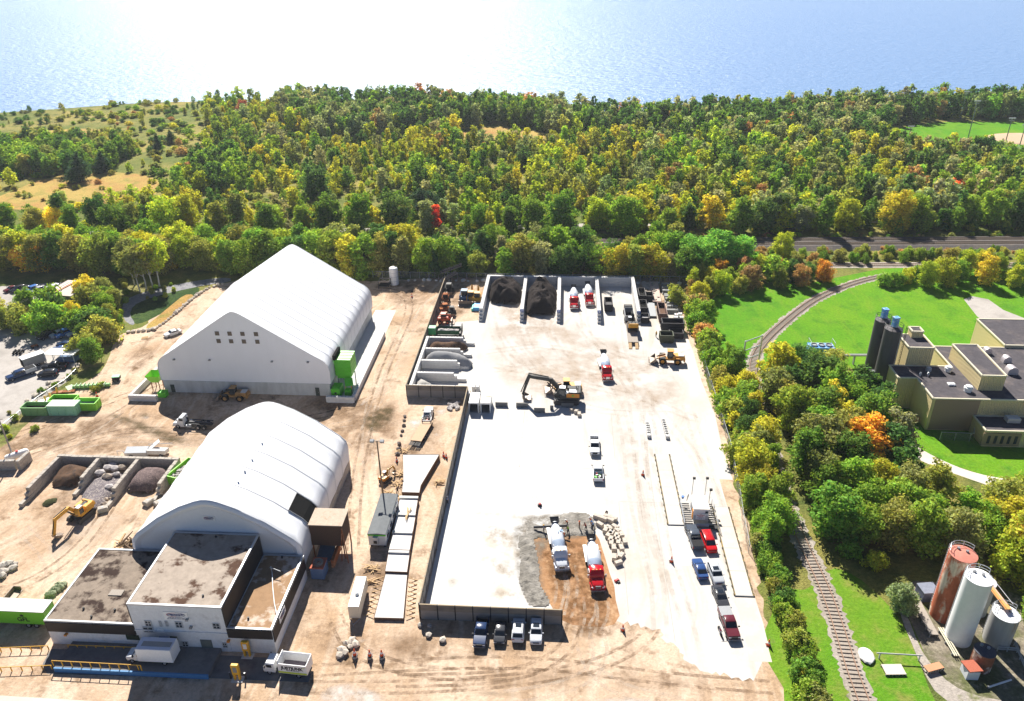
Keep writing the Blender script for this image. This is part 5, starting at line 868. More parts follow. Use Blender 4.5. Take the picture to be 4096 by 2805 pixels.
for side_, x0, x1 in (('left', -29.6, -29.9), ('right', -23.4, -24.4)):
    for i in range(9):
        y = 87.6+i; x = (-29.0 if side_ == 'left' else -23.6-.12*i); t = thing('timber_brace', 'slanted timber brace propping the %s edge of the nearest ramp slab' % side_, 'brace', (x, y, 0), 0, 'timber braces of the ramp'); s_ = -1 if side_ == 'left' else 1
        MB().box((s_*.5, 0, .35), (1.35, .1, .1), 0, 0, 0, 0, R_(24)*s_).build('strut', M_wood, t); MB().box((s_*1.05, .05, .1), (.5, .1, .1), .2).build('stake', M_wood, t)
def boards(lb, f_, pts, L, n_, group=None, z=.06):
    for i, (x, y) in enumerate(pts):
        g = g2(f_, x, y); t = thing('board_heap', lb[i] if isinstance(lb, (list, tuple)) else lb, 'boards', (g[0], g[1], z), 0, group); r2 = random.Random(i*7+x)
        for k in range(n_): MB().box((r2.uniform(-.8, .8), r2.uniform(-.6, .6), k*.06+.04), (r2.uniform(.5, 1)*L, .16, .05), r2.uniform(-.7, .7)+(1.3 if r2.random() < .3 else 0)).build('board', M_wood, t)
boards(['loose boards on the dirt in front of the far ramp slab', 'heap of loose boards behind the office trailer', 'heap of loose boards left of the funnel slab', 'boards lying between the funnel slab and the mini excavator', 'few boards on the dirt above the funnel slab', 'boards at the foot of the dark panel fence', 'boards lying beside the cream generator trailer', 'scraps of board below the office trailer'], 'L', ((440, 855), (330, 795), (400, 720), (430, 640), (450, 440), (765, 700), (155, 1555), (180, 1440)), 2.6, 9)
g = g2('L', 490, 960, 1.3); t = thing('board_heap', 'bundle of pale boards lying on the farthest ramp slab', 'boards', (g[0], g[1], 1.05)); [MB().box((rd.uniform(-.25, .25), rd.uniform(-.4, .4), .06+k*.05), (.16, 3.2, .05), rd.uniform(-.12, .12)).build('board', M_wood, t) for k in range(7)]
# office trailer
t = thing('office_trailer', 'white site office trailer with a dark flat roof and green trim', 'trailer', (-33.2, 103.2, 0)); MB().box((1.6, 5.5, 1.75), (3.1, 11, 2.5)).build('wall', mat('trailer_white', (.68, .68, .66), .5, .05), t)
m = MB(); m.at(T_(1.6, 5.5, 3.0)).side([(-1.68, 0), (1.68, 0), (1.6, .12), (0, .28), (-1.6, .12)], -5.6, 5.6); m.build('roof', mat('trailer_roof', (.16, .17, .175), .8, .12, .6), t); MB().box((1.6, -.04, 2.85), (3.2, .1, .32)).build('trim', M_green, t); MB().box((3.18, 5.5, 2.92), (.08, 11, .14)).build('trim', M_green, t)
a_ = MB().box((1.4, -.3, 1.9), (.9, .55, 1.6), 0, 0, .04).build('air_conditioner', M_lgrey, t); MB().box((1.4, -.6, 1.7), (.6, .06, .6)).build('grille', M_black, a_)
for y in (1.5, 4.2, 6.8, 9.2): w_ = MB().box((3.2, y, 1.9), (.08, 1.1, .8)).build('window', M_glass, t); MB().box((3.2, y, 2.34), (.1, 1.2, .06)).build('frame', M_white, w_)
MB().box((3.2, 8.0, 1.5), (.08, .85, 2.0)).build('door', M_lgrey, t)
for y in (4.2, 6.2):
    for x in (.25, 2.95): MB().cyl((x-.15, y, .4), (x+.15, y, .4), .4, None, 12).build('wheel', M_black, t)
for x in (.4, 2.8):
    for y in (.4, 10.5): MB().box((x, y, .25), (.35, .35, .5)).build('jack_stand', M_black, t)
t = thing('generator_trailer', 'tall cream box trailer standing left of the nearest ramp slab', 'trailer', (-31.6, 86.5, 0), R_(2.5)); MB().box((0, 3.3, 1.75), (1.75, 6.6, 2.4), 0, 0, .03).build('body', mat('cream_paint', (.66, .60, .48), .5, .06), t); MB().box((0, 3.3, 2.97), (1.7, 6.5, .06)).build('roof', mat('cream_roof', (.72, .68, .6), .5, .05), t); MB().lathe([(.3, 0), (.33, .3), (.2, .42), (.02, .45)], 12, T_(.1, 2.6, 3.0)).build('roof_cowl', M_white, t)
for x in (-.7, .7): MB().cyl((x-.15, 4, .42), (x+.15, 4, .42), .42, None, 12).build('wheel', M_black, t)
MB().tube([(-.8, 0, .5), (0, -1.3, .45), (.8, 0, .5)], .08).build('drawbar', M_grey, t); MB().cyl((0, -1.2, 0), (0, -1.2, .6), .07).build('jack', M_grey, t)
# lamp posts
def lamp(lb, x, y, h, double=True, name='lamp_post', m=mat('brown_post', (.16, .12, .08), .8, .15)):
    t = thing(name, lb, 'lamp post', (x, y, 0)); MB().cyl((0, 0, 0), (0, 0, h), .17, .12, 10).build('pole', m, t)
    for s_ in ((-1, 1) if double else (1,)): MB().box((s_*.45, 0, h+.05), (.9, .09, .09)).build('arm', M_black, t); MB().box((s_*.95, 0, h), (.75, .6, .5), 0, 0, .04, R_(20)).build('lamp_head', M_grey, t)
    return t
lamp('tall brown lamp post with two flood lights behind the office trailer', -33.9, 118.0, 12.4)
t = thing('utility_pole', 'leaning grey wooden utility pole beside the white gas tank', 'pole', (-113.6, 125.7, 0)); MB().cyl((0, 0, 0), (-.3, .3, 10.5), .18, .12, 10).build('pole', M_woodg, t); MB().box((-.3, .3, 9.7), (1.6, .12, .14)).build('crossarm', M_woodg, t)
for i, (f_, xb, yb, xt, yt) in enumerate((('S', 1103, 245, 1140, 100), ('S', 1240, 275, 1265, 165), ('S', 743, 228, 760, 178), ('S', 875, 265, 890, 212), ('S', 1075, 165, 1100, 65), ('S', 690, 215, 705, 145), ('S', 845, 130, 855, 85), ('S', 930, 140, 945, 72), ('S', 1300, 265, 1318, 190))):
    g = g2(f_, xb, yb); d = ray(f_, xt, yt); h = H+d[2]*math.hypot(*g)/math.hypot(d[0], d[1]); h = max(h, 9)
    t = thing('floodlight_mast', ('tallest floodlight mast at the near side of the ball field', 'floodlight mast beside the sandy infield', 'floodlight mast at the left corner of the ball field', 'short floodlight mast near the trees below the ball field', 'floodlight mast against the trees beyond the ball field', 'floodlight mast among the trees left of the ball field', 'floodlight mast in the wood far left of the ball field', 'floodlight mast in the wood beyond the ball field', 'floodlight mast at the right edge behind the infield')[i], 'floodlight', (g[0], g[1], 0), 0, 'ball field floodlights')
    MB().cyl((0, 0, 0), (0, 0, h), .28, .18, 8).build('mast', M_grey, t); MB().box((0, 0, h), (3.0, .25, .25)).box((0, 0, h-.9), (2.4, .25, .25)).build('crossarm', M_grey, t)
    for k in range(4): MB().box((-1.2+k*.8, -.3, h+.3), (.6, .4, .6)).build('lamp_head', M_lgrey, t)
# ---- scales and booth
def scale(lb, p0, p1, W):
    L = math.dist(p0, p1); t = thing('truck_scale', lb, 'truck scale', (p0[0], p0[1], 0), math.atan2(p1[1]-p0[1], p1[0]-p0[0])-math.pi/2, 'truck scales'); MB().box((0, L/2, .1), (W-.3, L-.1, .2)).build('deck', M_road, t)
    for dx in (-1, 1):
        MB().box((dx*(W/2), L/2, .15), (.12, L, .3)).build('guard_rail', mat('scale_rail', (.13, .115, .07), .8, .3, 1.5, col2=(.36, .25, .06), mix=(.52, .6)), t)
        for k in range(13): MB().box((dx*(W/2+.1), .3+k*(L-.6)/12, .15), (.1, .3, .3)).build('bracket', M_black, t)
    for k in range(1, 4): MB().box((0, L*k/4, .205), (W-.4, .06, .02)).build('joint', M_grey, t)
    for y in (0, L): MB().box((0, y, .1), (W, .14, .21)).build('end_plate', M_grey, t)
scale('left truck scale deck beside the booth, with yellow edges', (21.55, 111.8), (21.25, 133.6), 3.0); scale('right truck scale deck along the yard edge, with yellow edges', (30.45, 94.9), (30.4, 117.2), 3.0)
sheet('scale_approach', [(20.1, 101.5), (23.1, 101.5), (23.0, 111.7), (20.0, 111.7)], .017, M_clean); sheet('scale_approach', [(28.9, 82), (32, 82), (32, 94.8), (28.9, 94.8)], .017, M_road)
t = thing('scale_booth', 'white scale booth on a steel platform between the two truck scales', 'booth', (24.5, 112.2, 0)); MB().box((1.35, 1.9, 2.25), (2.7, 3.8, 2.5)).build('wall', M_white, t); MB().box((1.35, 1.9, 3.55), (2.9, 4.0, .14)).build('roof', mat('cream_top', (.74, .70, .62), .5, .03), t); MB().box((1.35, -.04, 1.6), (2.72, .1, 1.0)).build('lower_panel', M_lgrey, t)
s = MB().box((1.3, -.1, 1.95), (1.7, .06, 1.35)).build('sign_board', M_white, t)
for tx, z, sz, ww, mm in (('JCL', 2.48, .2, .4, M_inkr), ('RECOVERY', 2.2, .3, 1.4, M_inkr), ('EAST', 1.93, .3, .75, M_inkr), ('615 Coronation', 1.68, .2, 1.3, M_ink), ('Drive', 1.47, .2, .5, M_ink)): text(tx, sz, mm, s, 'lettering', T_(1.3, -.14, z) @ FACE_S, .008, ww)
MB().box((2.3, -.1, 2.9), (.5, .07, .4)).build('window', M_glass, t); MB().box((-.04, 2.2, 2.3), (.08, 1.4, .9)).build('window', M_glass, t); MB().box((2.74, 2.2, 2.3), (.08, 1.4, .9)).build('window', M_glass, t); MB().box((-.06, .6, 1.95), (.1, .8, 1.9)).build('door', M_orange, t)
q = MB()
for x0, x1 in ((-1.7, -.05), (2.75, 4.2)):
    for k in range(9): q.box(((x0+x1)/2, -.2+k*.62, .85), (x1-x0, .3, .08))
tag(q.build('steel_grating', M_black, t), kind='stuff')
for x in (-1.7, 4.25):
    MB().tube([(x, -1.6, 1.9), (x, 5.2, 1.9)], .05).build('rail', M_lgrey, t); MB().tube([(x, -1.6, 1.4), (x, 5.2, 1.4)], .04).build('rail', M_lgrey, t)
    for y in (-1.6, .5, 2.8, 5.2): MB().box((x, y, .95), (.08, .08, 1.9)).build('post', M_lgrey, t)
for x in (-1.7, 4.25): MB().box((x+(.8 if x < 0 else -.7), -1.1, .45), (1.5, .9, .1), 0, 0, 0, R_(0)).build('step', M_black, t)
for lb, x, y, h, f_ in (('thin lamp post with a dark head at the left rear of the scale booth', 645, 165, 5.5, 0), ('thin lamp post with a dark head at the right rear of the scale booth', 737, 165, 5.5, 0), ('short lamp post with a bent arm right of the scale booth', 765, 220, 4.6, 0)):
    g = g2('C', x, y, 1.); t = thing('lamp_post', lb, 'lamp post', (g[0], g[1]+.3, 0), 0, 'lamp posts round the scale booth'); MB().cyl((0, 0, 0), (0, 0, h), .06, None, 8).build('pole', M_grey, t); MB().box((.1, 0, h), (.5, .35, .4)).build('lamp_head', M_black, t)
t = thing('steel_roll', 'pale roll of pipe lying in front of the scale booth', 'pipe', (*g2('C', 680, 372), 0)); MB().cyl((0, .3, .35), (2.2, .3, .35), .35, None, 12).build('tube', M_lgrey, t, True); MB().box((1.1, .3, .04), (1.6, .5, .08)).build('chock', M_wood, t)
t = thing('bicycle', 'dark bicycle leaning on the platform rail behind the scale booth', 'bicycle', (*g2('C', 612, 205), 0), R_(70))
for dx in (-.52, .52): MB().tube([(dx+.33*math.cos(k*.4), 0, 1.2+.34+.33*math.sin(k*.4)) for k in range(17)], .03, 5).build('wheel', M_black, t)
MB().tube([(-.52, 0, 1.54), (-.1, 0, 1.55), (.3, 0, 2.0), (-.22, 0, 2.0), (-.1, 0, 1.55)], .03).tube([(-.52, 0, 1.54), (-.22, 0, 2.0)], .03).tube([(.52, 0, 1.54), (.3, 0, 2.15)], .03).build('frame', M_black, t); MB().box((-.22, 0, 2.08), (.25, .12, .06)).build('saddle', M_black, t)
t = thing('platform_bin', 'blue plastic tub on the platform behind the scale booth', 'tub', (*g2('C', 578, 200), 1.2)); MB().lathe([(.2, 0), (.28, .45), (.26, .45)], 12).build('body', M_blue, t); MB().lathe([(.3, .43), (.3, .5)], 12).build('rim', M_blue, t)
# ---- cones
def cone(lb, f_, x, y, s=1.0, base=None):
    g = g2(f_, x, y); z = 0
    t = thing('traffic_cone', lb, 'traffic cone', (g[0], g[1], base or 0), 0, 'orange traffic cones'); MB().lathe([(.2*s, .05), (.04*s, .85*s), (.0, .86*s)], 10).build('body', mat('cone_orange', (.75, .09, .02), .5, .05), t, True); MB().lathe([(.16*s, .35*s), (.115*s, .52*s)], 10, T_(0, 0, .0)).build('band', M_white, t); MB().box((0, 0, .03), (.5*s, .5*s, .05)).build('base', M_black, t)
for lb, f_, x, y, b in (('orange cone on the concrete beside the left truck scale', 'M', 720, 1065, 0), ('orange cone on the concrete below the left truck scale', 'C', 502, 612, 0), ('orange cone at the ragged lower edge of the concrete', 'C', 160, 1095, 0), ('orange cone at the lower right corner of the yard by the hedge', 'C', 1185, 1200, 0), ('orange cone beside a rock near the funnel slab, upper one', 'L', 795, 480, 0), ('orange cone beside a rock near the funnel slab, lower one', 'L', 818, 495, 0), ('orange cone on the dirt left of the funnel slab', 'L', 398, 525, 0), ('small orange cone on the dirt behind the big hall apron', 'I', 1588, 508, 0), ('orange cone on its boulder, leftmost of three by the dirt road', 'B', 212, 1285, .55), ('orange cone on its boulder, middle of three by the dirt road', 'B', 318, 1290, .55), ('orange cone on its boulder, rightmost of three by the dirt road', 'B', 402, 1290, .55), ('red cone on the dirt right of the green bins', 'F', 773, 1395, 0), ('red marker on the dirt above the green bins', 'F', 826, 1352, 0)):
    cone(lb, f_, x, y, 1.5, b)
    if b: g = g2(f_, x, y); stones(lb.replace('orange cone on its boulder', 'small boulder carrying an orange cone'), [(g[0], g[1])], 'boulders with cones', M_blk2b, 'boulder', 'boulder', .9, .95, .7)
t = thing('fallen_flag', 'red and black tool bag lying on the concrete by the soil strip', 'bag', (*g2('C', 118, 748), 0)); MB().box((0, 0, .2), (.8, .5, .4), .6, 0, .1).build('body', M_red, t); MB().box((.3, -.3, .12), (.5, .4, .24), .3, 0, .05).build('pouch', M_black, t)
# ---- stones
pts = resample([g2('F', x, y) for x, y in ((1090, 810), (1200, 800), (1300, 790), (1400, 725), (1480, 660), (1580, 570), (1680, 490), (1780, 430), (1900, 400))], 1.35)
stones('grey boulder in the row between the pond and the dirt road', pts, 'boulder row along the pond', M_blk2b, smin=.9, smax=1.6)
pts = resample([(-48, 223.4), (44, 223.2)], 2.1); stones('pale boulder in the row along the foot of the back fence', [(x+rd.uniform(-.4, .4), y+rd.uniform(-.4, .5)) for x, y in pts], 'boulder row along the back fence', M_blk, smin=.8, smax=1.6)
stones('dark grey boulder in the heap at the corner of the panel fence', [g2('L', rd.uniform(835, 925), rd.uniform(28, 90)) for _ in range(20)], 'boulder heap at the fence corner', M_rub, smin=.7, smax=1.2)
stones('dark boulder in the line beside the dried slurry patch', [g2('L', x, y) for x, y in ((465, 145), (460, 178), (458, 222), (447, 268), (435, 305), (418, 378), (415, 420), (405, 465))], 'boulder line on the dirt', mat('dark_stone', (.14, .12, .11), .9, .3, 2), smin=.7, smax=1.1)
stones('boulder in the loose heap by the dirt road left of the cones', [g2('B', x, y) for x, y in ((150, 1195), (190, 1180), (215, 1200), (180, 1215), (120, 1245), (140, 1260), (110, 1275))], 'boulder heap by the dirt road', M_blk2b, smin=1.0, smax=1.7)
stones('boulder lying in the fence shadow left of the parked cars', [g2('B', x, y) for x, y in ((670, 1062), (735, 1068), (730, 1135))], 'boulders in the fence shadow', M_blk2, smin=.8, smax=1.2); stones('single pale boulder on the dirt left of the parked pickup', [g2('B', 830, 1170)], None, M_blk2b, smin=1.1, smax=1.2)
stones('pale boulder in the weedy verge above the green bins', [g2('F', x, y) for x, y in ((350, 1330), (400, 1290), (425, 1270), (455, 1240), (470, 1235), (410, 1245), (530, 1225), (300, 1350), (555, 1200), (590, 1180), (640, 1095), (650, 1110), (660, 1090), (230, 1390))], 'boulders in the weedy verge', M_blk2b, smin=1.0, smax=1.9, flat=.6)
stones('grey boulder at the left edge below the gas tank', [g2('A', x, y) for x, y in ((30, 650), (60, 640), (100, 640), (15, 690), (45, 690), (95, 665), (20, 720))], 'boulders at the left edge', M_blk2, smin=1.1, smax=1.8)
t = thing('tree_stump_pile', 'heap of cut logs and roots behind the left office wing', 'log pile', (*g2('H', 1100, 1450), 0)); q = MB()
for i in range(26): a = rd.uniform(0, 3); x, y, z = rd.uniform(-2.2, 2.6), rd.uniform(-1, 1.5), rd.uniform(.2, 1.2); L = rd.uniform(.6, 1.6); tag(MB().cyl((x-L*math.cos(a), y-L*math.sin(a), z), (x+L*math.cos(a), y+L*math.sin(a), z+rd.uniform(-.3, .4)), rd.uniform(.1, .25), rd.uniform(.06, .2), 7).build('log', M_wood if i % 3 == 0 else mat('bark', (.13, .09, .06), .95, .3, 2), t))
stones('mossy pale block in the stack left of the office wing', [g2('A', 340+i*26+j*14, 850-i*22-j*2) for i in range(4) for j in range(4)], 'mossy blocks left of the office', mat('mossy_block', (.24, .27, .17), .9, .3, 1.5), 'stone_block', 'block', 1.0, 1.3, .9)
# ---- far left lot furniture
t = thing('gas_tank', 'white horizontal gas tank on concrete feet behind the block pen at the left', 'tank', (*g2('H', 150, 700, .5), 0), R_(45)); MB().lathe([(.05, -2.3), (.55, -2.1), (.72, -1.7), (.72, 1.7), (.55, 2.1), (.05, 2.3)], 16, T_(0, 0, 1.15) @ Matrix.Rotation(R_(90), 4, 'Y')).build('shell', M_white, t, True); MB().cyl((.2, 0, 1.8), (.2, 0, 2.1), .25).build('valve_cap', M_red, t)
for dx in (-1.2, 1.2): MB().box((dx, 0, .3), (.4, 1.2, .6)).build('saddle', M_blk, t)
blockwall('block_wall', 'front wall of the block pen round the white gas tank', g2('H', -160, 810), g2('H', 150, 800), 3, M_blk2, holes=True, seed=5); blockwall('block_wall', 'right wall of the block pen round the white gas tank', g2('H', 170, 812), g2('H', 265, 725), 3, M_blk2, seed=6)
for lb, x, y in (('yellow bollard by the white panel, leftmost', 325, 1425), ('yellow bollard by the white panel, second one', 392, 1385), ('yellow bollard by the white panel, third one', 433, 1358), ('yellow bollard nearest the brown slab, rightmost', 490, 1315)):
    g = g2('F', x, y+12); t = thing('bollard', lb, 'bollard', (g[0], g[1], 0), 0, 'yellow bollards'); MB().cyl((0, 0, 0), (0, 0, 1.5), .2, None, 10).build('pole', M_yel, t); MB().lathe([(.2, 1.5), (.12, 1.62), (.01, 1.65)], 10).build('cap', M_yel, t)
t = thing('steel_slab', 'white steel panel lying flat behind the green bins', 'panel', (*g2('F', 290, 1425, .3), 0), R_(42)); MB().box((2.6, .5, .35), (6.0, 2.0, .2)).build('sheet', M_white, t)
for k in (.6, 2.6, 4.6): MB().box((k, .5, .12), (.2, 2, .24)).build('bearer', M_wood, t)
t = thing('steel_slab', 'brown ribbed slab lying in the weeds right of the yellow bollards', 'panel', (*g2('F', 445, 1325), 0), R_(12)); MB().box((2.6, 0, .2), (5.2, 1.0, .3)).build('sheet', M_rust, t); [MB().box((.5+k, 0, .38), (.12, 1.0, .1)).build('rib', M_rust, t) for k in range(5)]
t = thing('bin_lid', 'pale green ribbed bin side lying on the dirt above the green bins', 'bin part', (*g2('F', 620, 1295), 0), R_(10)); MB().box((4.2, .6, .5), (8.6, .9, .7), 0, 0, .1).build('frame', M_fgreen, t); [MB().box((.8+k*.95, .4, .95), (.14, 1.5, .5)).build('rib', mat('pale_green', (.5, .62, .42), .6, .1), t) for k in range(8)]; MB().box((-.6, .2, .6), (1.6, 1.6, .12), .7, 0, 0, .3).build('flap', mat('pale_green', (.5, .62, .42)), t)
t = thing('generator', 'small pale green generator standing alone on the dirt', 'generator', (*g2('F', 995, 1215), 0)); MB().box((0, 0, .8), (1.7, 1.3, .8), .2, 0, .06).build('casing', M_black, t); MB().box((0, 0, 1.26), (1.8, 1.4, .14), .2).build('lid', M_mint, t)
for x in (-.6, .6): MB().cyl((x, -.6, .3), (x, -.75, .3), .3, None, 10).build('wheel', M_black, t)
t = thing('rusty_frame', 'rusty steel frame on legs left of the tall white cistern', 'frame', (*g2('I', 1350, 440), 0)); q = MB()
for x in (-1.6, 1.6):
    for y in (0, 3.0): MB().box((x, y, 1.2), (.15, .15, 2.4)).build('leg', M_black, t)
MB().tube([(-1.6, 0, 2.4), (1.6, 0, 2.4), (1.6, 3, 2.4), (-1.6, 3, 2.4), (-1.6, 0, 2.4)], .1).build('top_rail', M_woodg, t); MB().tube([(-1.6, 0, 2.4), (1.6, 3, 2.4)], .08).build('brace', M_woodg, t); MB().tube([(-1.6, 3, 2.4), (1.6, 0, 2.4)], .08).build('brace', M_woodg, t); MB().box((0, 1.5, .9), (3.2, 3, .2)).build('deck', M_black, t)
t = thing('cistern', 'tall white plastic cistern standing at the back fence', 'tank', (*g2('I', 1440, 395), 0)); MB().lathe([(1.35, 0), (1.35, 5.2), (1.1, 5.5), (.4, 5.65), (.02, 5.7)], 24).build('shell', M_white, t, True); MB().cyl((0, 0, 5.6), (0, 0, 5.85), .35).build('lid', M_white, t); [MB().lathe([(1.39, z), (1.39, z+.12)], 24).build('band', M_lgrey, t) for z in (1.2, 2.6, 4.0)]
def conveyor(lb, p0, p1, z0, z1, x=0):
    t = thing('conveyor', lb, 'conveyor', (p0[0], p0[1], 0)); d = Vector((p1[0]-p0[0], p1[1]-p0[1], z1-z0)); nrm = Vector((-d.y, d.x, 0)).normalized()
    for s_ in (-.55, .55):
        for dz in (0, .7): MB().tube([tuple(nrm*s_+Vector((0, 0, z0+dz))), tuple(nrm*s_+d+Vector((0, 0, z0+dz)))], .08).build('truss_rail', M_woodg, t)
    q = MB()
    for k in range(15): a = k/14; b = nrm*.55+d*a+Vector((0, 0, z0)); c = -nrm*.55+d*a+Vector((0, 0, z0)); q.tube([tuple(b), tuple(b+Vector((0, 0, .7)))], .05).tube([tuple(b), tuple(c)], .05).tube([tuple(c), tuple(c+Vector((0, 0, .7)))], .05)
    tag(q.build('truss_web', M_woodg, t), kind='stuff'); e = d*.5; MB().tube([(0, 0, z0+.3), tuple(d+Vector((0, 0, z0+.3)))], .16).build('belt', M_black, t)
    for k in (.35, .6): e = d*k; MB().tube([(e.x, e.y-.6, 0), (e.x, e.y, z0+e.z), (e.x, e.y+.6, 0)], .09).build('leg', M_black, t)
a, b = g2('I', 1785, 350), g2('I', 2015, 345); conveyor('long truss conveyor slanting up at the tree line left of the big bays', a, (b[0], a[1]-.5), 1.2, 4.6); a, b = g2('I', 1840, 392), g2('I', 1965, 385); conveyor('short lower conveyor in front of the long truss conveyor', (a[0], a[1]), (b[0], a[1]+1.5), .8, 2.8)
# ---- chain link fences
M_link = bpy.data.materials.new('chain_link'); M_link.use_nodes = True; n = M_link.node_tree.nodes; l = M_link.node_tree.links; mxs = n.new('ShaderNodeMixShader'); tr = n.new('ShaderNodeBsdfTransparent'); df = n.new('ShaderNodeBsdfDiffuse'); df.inputs[0].default_value = (.30, .31, .32, 1); mxs.inputs[0].default_value = .22; l.new(tr.outputs[0], mxs.inputs[1]); l.new(df.outputs[0], mxs.inputs[2]); l.new(mxs.outputs[0], n['Material Output'].inputs[0])
def chain(lb, pts, h=2.2, sp=3.0):
    t = thing('chain_link_fence', lb, 'fence', (pts[0][0], pts[0][1], 0), 0, 'chain link fences'); lp = [(p[0]-pts[0][0], p[1]-pts[0][1]) for p in pts]
    MB().grid([[(x, y, .05), (x, y, h)] for x, y in lp]).build('mesh_panel', M_link, t); MB().tube([(x, y, h) for x, y in lp], .045).build('top_rail', M_lgrey, t)
    for x, y in resample(lp, sp)[:95]: MB().cyl((x, y, 0), (x, y, h+.1), .05, None, 6).build('post', M_lgrey, t)
chain('long chain link fence along the tree line behind the big bays', [(-78, 226.0), (-40, 225.2), (46, 224.6)])
chain('chain link fence along the right edge of the yard under the trees', [(48, 224.3)]+poly('D', [(1556, 700), (1580, 770), (1602, 850), (1632, 945), (1655, 1020), (1668, 1088)])+poly('C', [(975, 150), (1000, 330), (1045, 560)]))
chain('low chain link fence between the parking lot and the weedy verge', poly('D', [(-40, 1012), (40, 950), (90, 910), (150, 872), (178, 845)]), 1.3)
chain('chain link fence round the paved corner of the factory', poly('O', [(910, 1215), (1170, 1225), (1175, 1150)]), 2.0); chain('tall chain link backstop fence behind the sandy infield', poly('S', [(1180, 270), (1240, 275), (1316, 285)]), 3.0, 2.5)
t = thing('bleacher', 'white bleacher benches beside the backstop of the ball field', 'bleacher', (*g2('S', 1250, 285), 0)); [MB().box((0, k*.8, .4+k*.4), (14, .5, .1)).build('bench', M_lgrey, t) for k in range(4)]; [MB().box((x, 1.2, .5), (.12, 2.6, 1.0)).build('frame', M_grey, t) for x in (-6, 0, 6)]
# ================================================================== vehicles and machines
M_tyre = mat('tyre_rubber', (.018, .018, .02), .85, .2, 3); M_rim = mat('wheel_rim', (.42, .42, .44), .35, .05, 2, metal=.6); M_lamp = mat('headlamp', (.75, .76, .78), .15, 0, 1, spec=.8); M_tail = mat('tail_lamp', (.45, .015, .012), .25, 0); M_chr = mat('chrome_trim', (.6, .61, .63), .2, .05, 1, metal=.8); M_carglass = mat('car_glass', (.018, .024, .032), .04, 0, 1, spec=.7); M_bed = mat('bed_liner', (.03, .03, .032), .8, .2, 3)
def carpaint(name, c):
    if name in MATS: return MATS[name]
    m = mat(name, c, .2, .12, 1.5, spec=.3); m.node_tree.nodes['Principled BSDF'].inputs['Coat Weight'].default_value = .0; m.node_tree.nodes['Principled BSDF'].inputs['Coat Roughness'].default_value = .15; return m
def wheel(t, x, y, r, w_, side=1, rim=True, mt=None):
    a = MB().cyl((x, y-w_/2, r), (x, y+w_/2, r), r, None, 16).build('wheel', M_tyre, t, True)
    if rim: MB().cyl((x, y+side*(w_/2-.02), r), (x, y+side*(w_/2+.03), r), r*.58, r*.5, 12).build('rim', mt or M_rim, a)
def ring(x, w_, zl, zb, tuck=.9): return [(x, -w_*.9, zl), (x, -w_, zl+.22), (x, -w_, zb-.14), (x, -w_*tuck, zb), (x, w_*tuck, zb), (x, w_, zb-.14), (x, w_, zl+.22), (x, w_*.9, zl)]
KINDS = {  # L, W, H, hood z, belt z, windscreen base, roof start, roof end, rear base (fractions of length from the nose)
    'sedan': (4.75, 1.85, 1.45, .92, .98, .29, .43, .70, .86), 'hatch': (4.2, 1.8, 1.5, .95, 1.0, .27, .41, .82, .96), 'suv': (4.75, 1.92, 1.72, 1.08, 1.14, .27, .40, .86, .985), 'van': (5.1, 1.98, 1.78, 1.05, 1.12, .20, .36, .90, .985)}
